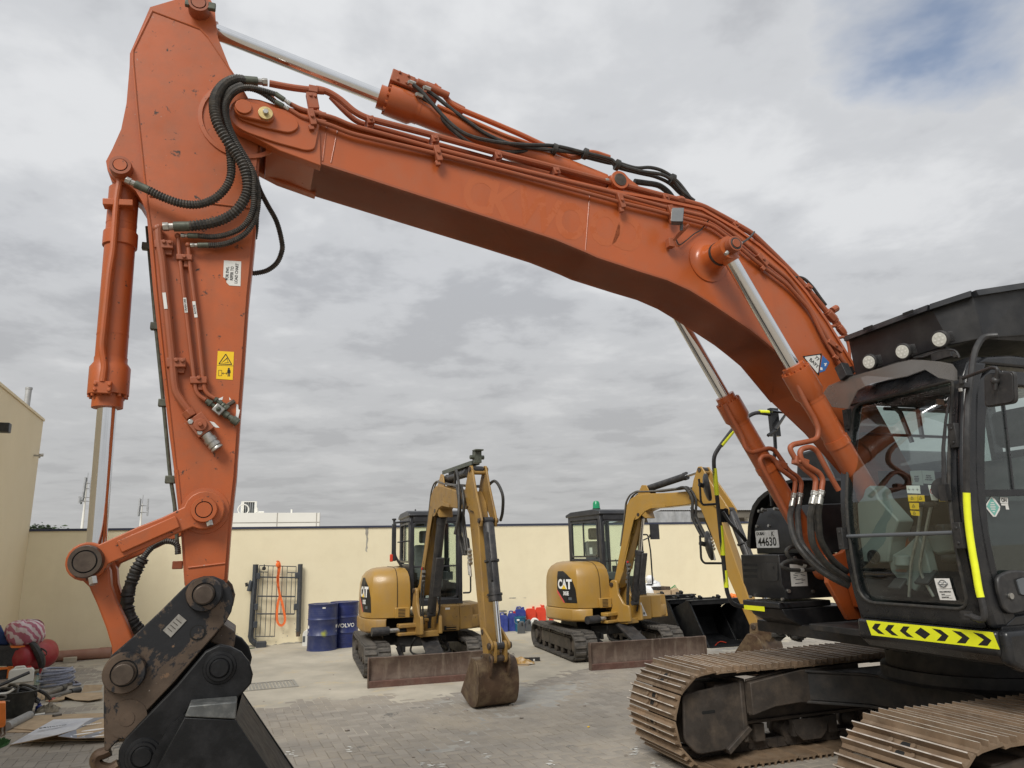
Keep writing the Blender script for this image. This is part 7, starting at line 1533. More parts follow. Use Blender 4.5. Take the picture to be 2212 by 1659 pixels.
    for y in (-.10, -.13, .11):
        g = MB().mat(M['rubber']); g.tube(spline([(a_.x-.06, y, .75), (a_.x-.02, y*1.3, 1.0), (a_.x+.02, y*1.2, 1.35), (a_.x-.02, y, 1.6)], 5), .014, 6); g.build('black_hose', bc_)
    g = MB().mat(M['greytool'])
    for k in range(5): g.box((a_.x-.02+.015*k, -.135, 1.25+.07*k), (.05, .05, .05), Matrix.Rotation(.3*k, 3, 'Y'))
    g.mat(M['capred']); g.box((a_.x+.04, -.165, 1.58), (.035, .02, .035)); g.build('boom_lock_valve', bc_, bevel=.006)
    # stick
    s0 = V((1.47, 2.58)); sa = R(srot)
    def st_(p):
        v = V(p)-s0; v = V((v.x*cos(sa)-v.y*sin(sa), v.x*sin(sa)+v.y*cos(sa))); 
        if v.y < 0:
            ax0 = V((.414*cos(sa)+.910*sin(sa), .414*sin(sa)-.910*cos(sa))); k0 = v.dot(ax0); v = v+ax0*(k0*(sscale-1)) if k0 > 0 else v
        q = pin+v; return (q.x, q.y)
    def ST(P): return [st_(p) for p in P]
    sp_ = ST([(1.40, 2.52), (1.55, 2.44), (1.66, 2.15), (1.85, 1.60), (2.10, 1.00), (2.16, .97), (2.22, 1.00), (2.22, 1.10), (2.06, 1.66), (1.93, 2.15), (1.90, 2.32), (1.76, 2.60), (1.60, 2.72), (1.48, 2.70), (1.40, 2.62)])
    g = MB().mat(YW if worn else YE); g.prism(sp_, -.085, .085); stc = bo(g.build('stick', root, bevel=.012))
    for sy in (-1, 1):
        fo_ = ST([(1.44, 2.66), (1.50, 2.85), (1.575, 3.0), (1.61, 3.06), (1.67, 3.06), (1.71, 3.0), (1.82, 2.80), (2.02, 2.52), (2.07, 2.44), (2.05, 2.37), (1.97, 2.36), (1.80, 2.50), (1.62, 2.50)]); g = MB().mat(YW if worn else YE); g.prism(fo_, sy*.086, sy*.115); g.build('fork_plate', stc, bevel=.006)
        g = MB().mat(M['pinsteel']); 
        for q in ((1.64, 3.01), (2.02, 2.43), (2.17, 1.04), (2.16, 1.30)): q = st_(q); g.cyl((q[0], sy*.086, q[1]), (q[0], sy*.135, q[1]), .032, n=14)
        g.build('pin_ends', stc)
    g = MB().mat(YW); q = st_((1.66, 2.97)); g.cyl((q[0], -.1, q[1]), (q[0], .1, q[1]), .03, n=12); g.build('cross_tube', stc)
    ac_, a_, b_, ax_ = ram2(bt((.44, 2.80)), st_((1.64, 3.01)), .058, .030, .72, 'arm_cylinder')
    g = MB().mat(YE)
    for sy in (-1, 1): g.prism(BT([(.28, 2.70), (.40, 2.87), (.50, 2.86), (.58, 2.71)]), sy*.065, sy*.085)
    g.build('cylinder_lug', bm_, bevel=.005)
    if guard:
        g = MB().mat(M['couple']); u_ = V((-ax_.z, 0, ax_.x)); u_ = u_ if u_.z > 0 else -u_; L_ = (b_-a_).length
        ro = Matrix((ax_, V((0, 1, 0)), u_)).transposed()
        g.box(a_+ax_*(L_*.42)+u_*.13, (L_*.95, .10, .014), ro)
        for sy in (-1, 1): g.box(a_+ax_*(L_*.45)+u_*.10+V((0, sy*.05, 0)), (L_*.98, .010, .05), ro)
        g.tube([a_+ax_*(L_*-.08)+u_*.08+V((0, -.05, 0)), a_+ax_*(L_*-.12)+u_*.05, a_+ax_*(L_*-.08)+u_*.08+V((0, .05, 0))], .012, 6)
        g.box(a_+ax_*(L_*.97)+u_*.17, (.10, .10, .16), ro); g.box(a_+ax_*(L_*1.0)+u_*.26, (.13, .12, .02), ro); g.cyl(a_+ax_*(L_*.97)+u_*.17+V((0, -.10, 0)), a_+ax_*(L_*.97)+u_*.17+V((0, .10, 0)), .03, n=10)
        g.build('cylinder_guard', ac_, bevel=.004)
    kc, a_, b_, ax_ = ram2(st_((2.02, 2.43)), st_((2.40, 1.22)), .074, .036, .66, 'bucket_cylinder')
    g = MB().mat(CK)
    for t_ in (.33, .60): g.lathe(a_, ax_, [((b_-a_).length*t_, .066), ((b_-a_).length*t_, .095), ((b_-a_).length*t_+.025, .095), ((b_-a_).length*t_+.025, .066)], 16)
    g.tube([a_+ax_*.15+V((.06, -.05, 0)), a_+ax_*.75+V((.07, -.05, 0))], .018, 6); g.build('ram_band', kc)
    lk, bpn, hp = V(st_((2.40, 1.22))), V(st_((2.17, 1.04))), V(st_((2.16, 1.30)))
    # bucket sits with its heel on the ground
    bb = bpn
    lkb = V((bb.x+.24, bb.y+.02))
    for sy in (-1, 1):
        g = MB().mat(YW); g.prism(capsule2(hp, lk, .05, .055), sy*.095, sy*.125); bo(g.build('idler_link', root, bevel=.006))
        g = MB().mat(YW); g.prism(capsule2(lk, lkb, .055, .05), sy*.05, sy*.085); bo(g.build('bucket_link', root, bevel=.006))
    g = MB().mat(M['pinsteel'])
    for p, w in ((lk, .15), (lkb, .13), (bpn, .14)): g.cyl((p.x, -w, p.y), (p.x, w, p.y), .038, n=16)
    bo(g.build('pivot_pins', root, bevel=.004))
    zb_ = bb.y
    prf = [(-.42, .12-zb_), (-.20, .045-zb_), (-.06, .012-zb_), (.08, .03-zb_), (.17, .12-zb_), (.21, .28-zb_), (.19, .44-zb_), (.12, .545-zb_), (-.03, .57-zb_)]
    prf = [(bb.x+x, bb.y+z) for x, z in prf]; W2 = .245
    curve = [tuple(p) for p in spline([(x, 0, z) for x, z in prf], 4)]; curve = [(a, c3) for a, b4, c3 in curve]
    g = MB().mat(M['bucket_rust']); inn_ = [(a+(bb.x-.05-a)*.07, b5+(bb.y-.32-b5)*.07) for a, b5 in curve]
    g.prism(curve+inn_[::-1], -W2, W2); bkt = bo(g.build('bucket', root, smooth=50))
    for sy in (-1, 1):
        g = MB().mat(M['bucket_rust']); g.prism(curve, sy*W2, sy*(W2+.018)); g.build('bucket_side', bkt, bevel=.004)
        g = MB().mat(M['bucket_rust']); g.prism(rnd2([(bb.x-.08, bb.y-.12), (bb.x-.06, bb.y+.05), (bb.x+.04, bb.y+.06), (bb.x+.26, bb.y+.08), (bb.x+.30, bb.y+.0), (bb.x+.24, bb.y-.20), (bb.x+.1, bb.y-.14)], .04), sy*.10, sy*.125); g.build('bucket_ear', bkt, bevel=.005)
    for k in range(5): g = MB().mat(M['bucket_rust']); x, z = prf[0]; y = -.20+.10*k; g.add([(x, y-.03, z), (x, y+.03, z), (x, y+.03, z+.03), (x, y-.03, z+.03), (x-.11, y-.015, z+.012), (x-.11, y+.015, z+.012)], [(0, 1, 2, 3), (0, 4, 5, 1), (3, 2, 5, 4), (0, 3, 4), (1, 5, 2)]); g.build('tooth', bkt, smooth=0)
    # coupling block on the side of the stick
    q = st_((1.72, 2.02)); g = MB().mat(M['steel'])
    for k in range(4): g.box((q[0]-.05+.01*k, -.12, q[1]+.05-.05*k), (.07, .05, .04), Matrix.Rotation(.5, 3, 'Y'))
    g.cyl((q[0]-.04, -.12, q[1]-.1), (q[0]+.0, -.12, q[1]-.28), .018, n=10); g.cyl((q[0]-.08, -.12, q[1]-.1), (q[0]-.05, -.12, q[1]-.26), .018, n=10); g.build('auxiliary_coupling', stc, bevel=.004)
    for y in (-.12, -.15): g = MB().mat(M['rubber']); P = [V((*st_(p), 0)) for p in ((1.47, 2.45), (1.56, 2.25), (1.66, 2.05))]; g.tube(spline([V((p.x-.04, y, p.y)) for p in P], 5), .018, 8); g.build('black_hose', stc)
    return root
mini((-1.71, 12.7), 16.7, 16.7, (-1.43, 11.7), 24, 'small yellow excavator with muddy bucket standing upright in front, left of its twin', True, False, -8, 1.12, -7, 1.20, True, 1)
mini((1.54, 13.72), 15.6, 24, (2.0, 12.75), 40, 'small yellow excavator with a green beacon on its cab roof', False, True, 0, 1.0, 0, 1.25, False, 2)

# ================================================================== THINGS ROUND THE YARD
class At:
    """upright plane through the ground point under pixel g, square to the sight line: px -> (x right, z up)"""
    def __init__(s, g, back=0.):
        s.o = atz(g); d = V((s.o.x, s.o.y, 0)).normalized(); s.o = s.o+d*back; s.n = -d; s.r = V((d.y, -d.x, 0)); s.rz = math.atan2(s.r.y, s.r.x)
    def __call__(s, px, y=0.): p = onplane(px, s.o+s.n*(-y), s.n); v = p-s.o; return (v.dot(s.r), p.z)
    def P(s, px, y=0.): x, z = s(px, y); return V((x, y, z))
    def G(s, px, z=0.): v = atz(px, z)-s.o; return V((v.dot(s.r), v.dot(-s.n), z))
    def root(s, name, lab, cat, group=None): return empty(name, (s.o.x, s.o.y, 0), s.rz, lab, cat, group)
def solo(g, name, A, lab, cat, group=None, **kw):
    o = g.build(name, None, label=lab, cat=cat, group=group, **kw); o.location = (A.o.x, A.o.y, 0); o.rotation_euler = (0, 0, A.rz); return o

# ---- drums
def drum(g0, lab, mt, vol):
    A = At(g0, .29); e = A.root('oil_drum', lab, 'oil drum', 'blue steel drums by the wall')
    g = MB().mat(M[mt]); pr = [(.0, .285), (.004, .292), (.02, .292), (.024, .286)]
    if vol: 
        for z in (.10, .14, .18, .22): pr += [(z-.012, .286), (z, .291), (z+.012, .286)]
    pr += [(.28, .286), (.29, .297), (.30, .286)]
    pr += [(.575, .286), (.587, .297), (.60, .286)]
    for z in (.66, .70, .74, .78): pr += [(z-.012, .286), (z, .290 if vol else .288), (z+.012, .286)]
    pr += [(.85, .286), (.856, .292), (.880, .292), (.880, .283), (.868, .281), (.866, .001)]
    g._lathe(V((0, 0, 0)), V((0, 0, 1)), pr, 48); b = g.build('shell', e, smooth=50)
    g = MB().mat(M['steel']); g.cyl((.12, .1, .866), (.12, .1, .878), .03, n=12); g.cyl((-.16, -.05, .866), (-.16, -.05, .874), .018, n=10); g.build('bung', e)
    def wrap(st, a0, z, s, sx=1., bo_=.002):
        t = MB().mat(M['white']); t.text(st, s, Matrix.Identity(4), 0, bo_, sx); h = MB().mat(M['white'])
        h.add([((.2885)*sin(a0+v.x/.287), -(.2885)*cos(a0+v.x/.287), z+v.y) for v in t.v], t.f); return h
    if vol: wrap('VOLVO', R(8), .43, .105, 1.05, .003).build('lettering', e, smooth=0, label='large white lettering')
    else:
        for a in (-68, 66):
            h = wrap('III', R(a), .36, .03, .8); P = [(cos(t)*.03, sin(t)*.035) for t in [2*pi*k/16 for k in range(16)]]
            h.add([(.2885*sin(R(a)+x/.287), -.2885*cos(R(a)+x/.287), .45+z) for x, z in P], [tuple(range(16))]); h.build('emblem', e, smooth=0)
        h = MB().mat(M['paper']); h.add([(.2885*sin(x), -.2885*cos(x), z) for x, z in ((-.05, .80), (.16, .80), (.16, .825), (-.05, .825))], [(0, 1, 2, 3)]); h.build('label', e, smooth=0)
drum((695, 1408), 'faded blue drum with a yellow spray mark, left of the pair', 'drumblue_s', False)
drum(zQ(1500, 1336), 'dark blue ribbed drum with large white lettering, half behind the yellow excavator', 'drumblue', True)
A = At(zQ(1000, 1305)); g = MB().mat(M['canwhite']); g.prism(rnd2([(-.06, 0), (.10, 0), (.10, .24), (.06, .30), (-.03, .30), (-.06, .24)], .03), -.06, .06); g.cyl((.03, 0, .29), (.03, 0, .335), .022, n=12); g.mat(M['buttongrey']); g.box((-.03, -.061, .14), (.05, .002, .12)); solo(g, 'plastic_jug', A, 'white plastic jug half hidden behind the faded blue drum', 'jug', bevel=.01)

# ---- window guard rack leaning on the wall
A = At(zQ(415, 1392), .35); wr = empty('window_guard', (A.o.x, A.o.y, 0), WA, 'slate grey barred cab window guard leaning on the cream wall', 'window guard')
OW = V((A.o.x, A.o.y, 0)); TW = (OW-WO).dot(WN)
def RQ(x, y, t=0.): 
    p = onwall(zQ(x, y), .10+t); v = p-OW; return V((v.dot(WX), -(v.dot(WN)), p.z))
def rbar(pts, w, name='bar', sq=False, t=0.):
    P = [RQ(x, y, t) for x, y in pts]; g = MB().mat(M['rackgrey']); g.tube(P, w, 4 if sq else 8); return g.build(name, wr)
rbar([(355, 240), (345, 420), (318, 760), (300, 1060), (288, 1180), (300, 1230), (400, 1320)], .055, 'side_frame', True)
rbar([(938, 235), (930, 500), (920, 800), (912, 1150)], .050, 'side_frame', True)
g = MB().mat(M['rackgrey']); p = RQ(415, 1362); g.box(V((p.x, p.y-.12, .06)), (.20, .22, .11)); g.build('foot', wr, bevel=.006)
g = MB().mat(M['coupler']); p = RQ(908, 1148, .01); g.box(p, (.075, .075, .10)); g.build('open_end', wr)
for q, z in (((385, 392), .08), ((355, 795), .08), ((345, 1028), .08), ((895, 385), .08), ((880, 795), .08)): g = MB().mat(M['rackgrey']); g.box(RQ(*q), (.09, .06, .13)); g.build('bracket', wr, bevel=.01)
for a, b in (((400, 255), (885, 268)), ((400, 338), (515, 340)), ((770, 345), (880, 348)), ((400, 405), (880, 412)), ((380, 655), (868, 660)), ((360, 886), (860, 888)), ((345, 1180), (605, 1180))): rbar([a, b], .014 if a[1] in (405, 655, 886) else .009, 'cross_bar')
for i, (xt, xb, yt, yb) in enumerate(((405, 350, 255, 1180), (455, 408, 340, 1180), (520, 475, 260, 1180), (583, 540, 260, 1180), (642, 600, 262, 1180), (705, 682, 264, 888), (768, 742, 266, 888), (828, 806, 345, 888), (884, 862, 268, 888))): rbar([(xt, yt), (xb, yb)], .0065, 'bar')
g = MB().mat(M['plasticblack']); g.cyl(RQ(463, 292), RQ(463, 292, .05), .04, n=20); g.cyl(RQ(468, 240, .02), RQ(466, 275, .02), .012, n=8); g.build('latch', wr, bevel=.004)
g = MB().mat(M['rackgrey']); A_, B_ = RQ(305, 455), RQ(265, 590); g.tube([A_, RQ(290, 480), B_], .045, 8); g.mat(M['plasticblack']); g.cyl(RQ(290, 510), RQ(228, 510), .016, n=8); g.cyl(RQ(232, 480), RQ(238, 528), .028, n=10); g.build('hinge_arm', wr)
P1 = [RQ(x, y, .06) for x, y in ((630, 210), (650, 205), (655, 330), (640, 430), (655, 560), (670, 650), (650, 720), (635, 820), (632, 960), (655, 1020), (690, 1040), (725, 1010), (738, 950), (722, 850), (700, 740), (672, 650), (650, 520), (648, 400), (668, 280), (660, 215), (645, 206))]
g = MB().mat(M['sling']); 
Q = spline(P1, 4)
for a, b in zip(Q, Q[1:]):
    d = (b-a); w = V((d.z, 0, -d.x)); w = w.normalized()*.024 if w.length > 0 else V((.02, 0, 0)); 
    g.add([a-w, a+w, b+w, b-w]+[p+V((0, .004, 0)) for p in (a-w, a+w, b+w, b-w)], [(0, 1, 2, 3), (7, 6, 5, 4), (0, 3, 7, 4), (1, 5, 6, 2)])
p = RQ(645, 245, .07); g.ball(p, (.045, .02, .06), 10, 6)
o = g.build('lifting_sling', None, label='bright orange webbing sling hanging looped over the barred window guard', cat='lifting sling'); o.location = OW; o.rotation_euler = (0, 0, WA)
A = At(zQ(160, 1358)); g = MB().mat(M['turf']); g.tube([A.G(zQ(150, 1360), .012), A.G(zQ(340, 1330), .012)], .008, 6); solo(g, 'green_rod', A, 'thin green rod lying at the foot of the wall by the window guard', 'rod')

# ---- jerrycans, pail, bottles at the wall
def can(gp, tl, br, lab, mt, grp, ridge=True, cap='capred', lean=0., d=.20, name='jerrycan', cat='jerrycan', lift=0., back=.12):
    A = At(gp, back); a, b = A(tl), A(br); x0, x1, z1 = a[0], b[0], a[1]; z0 = lift; w = x1-x0; h = z1-z0; cx_ = (x0+x1)/2
    e = empty(name, A.o+A.r*cx_+V((0, 0, z0)), A.rz, lab, cat, grp)
    g = MB().mat(M[mt]); hh = h*.93
    P = rnd2([(-w/2, 0), (w/2, 0), (w/2, hh*.86), (w*.36, hh), (-w*.36, hh), (-w/2, hh*.86)], [.02, .02, .03, .02, .02, .03])
    g.prism(P, -d/2, d/2)
    if ridge:
        g.box((0, 0, hh*.76), (w*1.015, d*1.02, .008)); g.box((0, 0, hh*.22), (w*1.015, d*1.02, .008)); g.box((0, -d/2, hh*.5), (.012, .012, hh*.5))
    b_ = g.build('body', e, bevel=.014, seg=2)
    g = MB().mat(M[mt]); g.tube(fillet([(-w*.30, 0, hh*.98), (-w*.26, 0, h*1.03), (w*.08, 0, h*1.03), (w*.12, 0, hh*.98)], .02), .014, 8); g.build('handle', e)
    g = MB().mat(M[cap]); g.cyl((w*.27, 0, hh*.95), (w*.27, 0, h*1.02), .030, n=16); g.build('cap', e)
    return e
can(zU(350, 985), zU(205, 690), zU(300, 985), 'blue jerrycan at the left end of the row, mostly hidden by the stick', 'canblue', 'plastic cans along the wall', cap='canblue')
can(zU(350, 985), zU(258, 690), zU(416, 985), 'second blue jerrycan in the front row, with a dark grip', 'canblue', 'plastic cans along the wall', cap='plasticblack', back=.05)
can(zU(470, 975), zU(403, 660), zU(560, 975), 'blue jerrycan with a red cap beside the teal pail', 'canblue', 'plastic cans along the wall', back=.05)
can(zU(620, 955), zU(516, 592), zU(712, 955), 'taller blue can behind the teal pail', 'canblue', 'plastic cans along the wall', cap='canblue', back=.35)
can(zU(790, 940), zU(695, 580), zU(878, 940), 'red can beside the blue cans', 'canred', 'plastic cans along the wall', cap='canred', back=.40)
can(zU(950, 930), zU(855, 560), zU(1042, 930), 'brighter red can against the small excavator', 'canred', 'plastic cans along the wall', cap='canred', back=.40)
can(zU(1080, 925), zU(1012, 545), zU(1160, 925), 'red can mostly hidden behind the small excavator', 'canred', 'plastic cans along the wall', cap='canred', back=.55)
A = At(zU(620, 990), .12); e = A.root('paint_pail', 'open teal blue pail with a wire handle among the cans', 'pail'); r1 = abs(A(zU(715, 740))[0]-A(zU(525, 740))[0])/2; zt2 = A(zU(620, 735))[1]
g = MB().mat(M['pail']); g._lathe(V((0, 0, 0)), V((0, 0, 1)), [(0, .001), (0, r1*.86), (zt2*.9, r1*.97), (zt2*.9, r1*1.02), (zt2*.96, r1*1.02), (zt2, r1), (zt2, r1*.95), (zt2*.8, r1*.93), (zt2*.8, .001)], 30); g.build('bucket_body', e, smooth=40)
g = MB().mat(M['steel']); g.tube(spline([(-r1*1.02, 0, zt2*.86), (-r1*.9, -r1*.8, zt2*.62), (0, -r1*1.15, zt2*.5), (r1*.9, -r1*.8, zt2*.62), (r1*1.02, 0, zt2*.86)], 5), .004, 6); g.build('handle', e)
g = MB().mat(M['white']); g.box((-r1*.35, -r1*.93, zt2*.80), (.06, .01, .035)); g.build('label', e)
def bottle(gp, tl, br, lab, mt, cap='plasticblack', back=.05):
    A = At(gp, back); a, b = A(tl), A(br); w = b[0]-a[0]; h = a[1]; cx_ = (a[0]+b[0])/2; e = empty('oil_bottle', A.o+A.r*cx_, A.rz, lab, 'oil bottle', 'oil bottles in front of the cans')
    g = MB().mat(M[mt]); P = rnd2([(-w/2, 0), (w/2, 0), (w/2, h*.62), (w*.34, h*.92), (-w*.10, h*.92), (-w*.42, h*.72), (-w/2, h*.55)], [.015, .015, .05, .04, .03, .02, .02]); H_ = [(w*.03, h*.55), (w*.28, h*.55), (w*.22, h*.80), (w*.05, h*.80)]
    g.prism(P, -w*.22, w*.22); g.build('body', e, bevel=.012)
    g = MB().mat(M['dark']); g.prism(rnd2(H_, .01), -w*.221, w*.221); g.build('grip_hole', e)
    g = MB().mat(M[cap]); g.cyl((-w*.30, 0, h*.78), (-w*.38, 0, h*.90), .022, n=12); g.build('cap', e)
bottle(zU(640, 1020), zU(565, 795), zU(697, 1018), 'dark grey oil bottle with a hand grip in front of the teal pail', 'oilgrey')
bottle(zU(745, 985), zU(700, 765), zU(800, 985), 'dark grey oil bottle right of the teal pail', 'oilgrey')
A = At(zU(840, 985), .15); a, b = A(zU(775, 760)), A(zU(922, 845)); e = A.root('oil_bottle', 'white oil bottle with a brown label leaning among the cans', 'oil bottle', 'oil bottles in front of the cans'); e.location = A.o+A.r*((a[0]+b[0])/2); w = b[0]-a[0]; h = a[1]
g = MB().mat(M['canwhite']); g.prism(rnd2([(-w/2, 0), (w/2, 0), (w/2, h*.80), (w*.2, h), (-w*.2, h), (-w/2, h*.75)], .03), -.05, .05); g.build('body', e, bevel=.015)
g = MB().mat(M['coupler']); g.prism([(-w*.1, h*.75), (w*.3, h*.72), (w*.34, h*.85), (-.0, h*.88)], -.0525, -.051); g.build('label', e)

# ---- spray can, black channel, carton with a cloth
A = At(zU(437, 1508)); r1 = abs(A(zU(470, 1450))[0]-A(zU(405, 1450))[0])/2; h = A(zU(437, 1345))[1]; e = A.root('spray_can', 'navy and yellow spray can standing beside the small excavator bucket', 'spray can')
g = MB().mat(M['drumblue']); g.cyl((0, 0, 0), (0, 0, h*.45), r1, n=20); g.mat(M['yellowlabel']); g.cyl((0, 0, h*.451), (0, 0, h*.78), r1, n=20); g.mat(M['drumblue']); g.cyl((0, 0, h*.781), (0, 0, h*.86), r1, r1*.6, 20); g.build('tin', e)
g = MB().mat(M['dark']); 
for sx in (-1, 1): g.ball((sx*r1*.35, -r1*.93, h*.66), (r1*.22, .004, r1*.3), 10, 6)
g.build('print', e); g = MB().mat(M['canwhite']); g.cyl((0, 0, h*.862), (0, 0, h), r1*.5, n=16); g.build('cap', e)
A = At(zU(720, 1475), .03); a, b = A(zU(500, 1412)), A(zU(940, 1472)); g = MB().mat(M['plasticblack']); g.prism([(a[0], 0), (b[0], 0), (b[0], a[1]), (a[0], a[1])], -.035, .035); g.mat(M['paper'])
for q in (zU(572, 1445), zU(842, 1445)): p = A.P(q, -.036); g.box(p, (.03, .002, .03))
solo(g, 'black_channel', A, 'long black plastic channel lying on the ground between the yellow excavators', 'channel', bevel=.004)
A = At(zU(600, 1560)); g = MB().mat(M['cardboard']); P = [A.G(zU(*q), .012) for q in ((395, 1522), (480, 1485), (650, 1505), (780, 1522), (745, 1535), (560, 1540), (530, 1575), (490, 1573))]; n_ = len(P); g.add(P+[p-V((0, 0, .009)) for p in P], [tuple(range(n_)), tuple(range(n_, 2*n_))[::-1]]+[(i, (i+1) % n_, n_+(i+1) % n_, n_+i) for i in range(n_)]); solo(g, 'cardboard_sheet', A, 'small flat piece of cardboard under an oily cloth', 'cardboard')
g = MB().mat(material('oily ochre cloth', (.42, .24, .06), .9, var=.3, scale=14, dirt=((.75, .70, .6), .9, 9)))
A = At(zU(620, 1530)); p0 = A.G(zU(600, 1515), 0); g.grid(lambda u, v: p0+V(((u-.5)*.50, (v-.5)*.24, .02+.075*max(0, sin(pi*u)*sin(pi*v))*(1+.9*mn.noise(V((u*6, v*5, 2)))) )), 16, 10)
solo(g, 'cloth', A, 'crumpled ochre cloth lying on the small piece of cardboard', 'cloth', smooth=40)
A = At(zU(500, 1400)); g = MB().mat(M['greytool']); g.tube(spline([A.P(zU(x, y)) for x, y in ((480, 1400), (505, 1385), (515, 1355), (495, 1340), (480, 1360))], 4), .005, 6); g.box(A.P(zU(425, 1388)), (.14, .02, .012)); g.box(A.P(zU(430, 1395))-V((0, 0, .03)), (.02, .02, .07)); solo(g, 'oil_gun', A, 'small hand tool with a wire loop behind the spray can', 'hand tool')

# ---- pipe, block and the pile on the left
pR = atz(zT(1420, 482)); sR_, tR_ = wst(pR); pL = atz(zT(640, 528)); sL_, tL_ = wst(pL); tP = (tR_+tL_)/2-.10
g = MB().mat(M['brown_pipe']); rP = .098; c0, c1 = wl(sL_-1.6, tP, rP), wl(sR_+.02, tP, rP)
g._lathe(c0, WX, [(0, rP), ((c1-c0).length-.22, rP), ((c1-c0).length-.2, rP*1.08), ((c1-c0).length, rP*1.08), ((c1-c0).length, rP*.95), (.0, rP*.92)], 28)
g.build('drain_pipe', None, smooth=40, label='long brown plastic drain pipe lying along the foot of the wall', cat='drain pipe')
A = At(zT(915, 530), .05); a, b = A(zT(828, 465)), A(zT(1000, 525)); g = MB().mat(material('concrete block', (.40, .36, .28), .9, var=.15, scale=9)); g.prism([(a[0], 0), (b[0], 0), (b[0], a[1]), (a[0], a[1])], -.06, .06); solo(g, 'kerb_block', A, 'short concrete block propped against the brown drain pipe', 'concrete block', bevel=.008)
# compressor
A = At(zT(420, 730), .25); e = A.root('air_compressor', 'dark red air compressor tank under a striped plastic bag', 'air compressor')
cl = A.P(zT(330, 520)); cr_ = A.P(zT(560, 500), .25); rr1 = .235; d = (cr_-cl); d.z = 0; d = d.normalized(); c0 = V((cl.x-.12, cl.y, max(.30, cl.z))); 
g = MB().mat(M['compred']); g.lathe(c0, d, [(-.09, .02), (-.07, .12), (-.03, .19), (.02, .225), (.06, rr1), (.56, rr1), (.61, .22), (.66, .17), (.69, .09), (.70, .02)], 32); tk2 = g.build('tank', e, smooth=50)
g = MB().mat(M['compred']); 
for t in (.12, .5):
    p = c0+d*t
    for s in (-1, 1): g.tube([(p.x, p.y+s*.12, p.z-.18), (p.x, p.y+s*.2, .0)], .02, 6)
g.build('leg', e); 
g = MB().mat(M['plasticblack']); P = spline([A.P(zT(x, y), -.12) for x, y in ((390, 270), (440, 300), (500, 400), (535, 480), (545, 560), (530, 600))], 5); g.tube(P, [.03+.035*sin(pi*i/(len(P)-1)) for i in range(len(P))], 8)
g.build('belt_guard', e); g = MB().mat(M['plasticblack'])
for k in range(3): g.tube(spline([A.P(zT(520, 340), -.12), A.P(zT(560+12*k, 345+15*k), -.14), A.P(zT(612, 390+8*k), -.14), A.P(zT(590, 432), -.14), A.P(zT(545, 385), -.12)], 5), .006, 6)
g.cyl(A.P(zT(490, 15), .05), A.P(zT(490, 40), .05), .045, n=16); g.build('cable', e)
# striped bag
bm2 = bpy.data.materials.new('striped bag'); bm2.use_nodes = True; nt2 = bm2.node_tree; bb_ = nt2.nodes['Principled BSDF']
tcx = nt2.nodes.new('ShaderNodeTexCoord'); wv = nt2.nodes.new('ShaderNodeTexWave'); wv.bands_direction = 'DIAGONAL'; wv.inputs['Scale'].default_value = 4.2; wv.inputs['Distortion'].default_value = 7.; wv.inputs['Detail'].default_value = 2; wv.inputs['Detail Scale'].default_value = 1.2
rmp = nt2.nodes.new('ShaderNodeValToRGB'); rmp.color_ramp.elements[0].position = .42; rmp.color_ramp.elements[0].color = (.40, .12, .18, 1); rmp.color_ramp.elements[1].position = .58; rmp.color_ramp.elements[1].color = (.60, .50, .52, 1)
nt2.links.new(tcx.outputs['Object'], wv.inputs[0]); nt2.links.new(wv.outputs[0], rmp.inputs[0]); nt2.links.new(rmp.outputs[0], bb_.inputs[0]); bb_.inputs['Roughness'].default_value = .28; bb_.inputs['Specular IOR Level'].default_value = .6
g = MB().mat(bm2); a, b = A(zT(65, 15)), A(zT(548, 285)); cxb, czb = (a[0]+b[0])/2, (a[1]+b[1])/2; wx, wz = (b[0]-a[0])/2, (a[1]-b[1])/2
def bagf(u, v):
    th = pi*(v*.96+.02); ph = 2*pi*u; k = 1+.12*mn.noise(V((cos(ph)*2.2, sin(ph)*2.2, v*3)))+.06*abs(sin(ph*7+v*6+2*mn.noise(V((ph, v*4, 3)))))
    sq = 1/max(abs(sin(th))**.35, .2); sq = min(sq, 1.25)
    x = sin(th)*sq*cos(ph)*k; y = sin(th)*sq*sin(ph)*k; z = cos(th)*k
    return V((cxb+wx*x+.05*(1-z)*.5, .02+.20*y, czb+.02+wz*z*1.04))
g.grid(bagf, 72, 26); g.mat(M['capred']); g.box((cxb-.02, 0, czb+wz*1.0), (wx*.85, .12, .02)); solo(g, 'plastic_bag', A, 'pink and white striped plastic bag pulled over the red compressor', 'plastic bag', smooth=30)
# tool boxes
A = At(zT(150, 735), .15)
g = MB().mat(M['bluecloth']); P = [A.P(zS(x, y), .1) for x, y in ((-80, 1380), (0, 1355), (60, 1480), (120, 1560), (135, 1622), (-80, 1622))]; g.prism([(p.x, p.z) for p in P], .0, .25); zz = A(zT(0, 292))[1]; solo(g, 'blue_cloth', A, 'dark blue cloth heaped on the black tool box at the left edge', 'cloth', bevel=.03)
e = A.root('tool_box', 'black tool box with an orange lid, on top of the orange crate', 'tool box'); b_ = [A(q) for q in (zT(-60, 345), zT(318, 345), zT(258, 555), zT(-60, 560))]
g = MB().mat(M['plasticblack']); g.prism(rnd2([b_[0], b_[1], b_[2], b_[3]], .02), -.16, .14); g.build('body', e, bevel=.012)
l_ = [A(q) for q in (zT(-60, 300), zT(325, 292), zT(330, 350), zT(-60, 352))]; g = MB().mat(M['plasticblack']); g.prism(rnd2(l_, .012), -.175, .15); g.build('lid', e, bevel=.008)
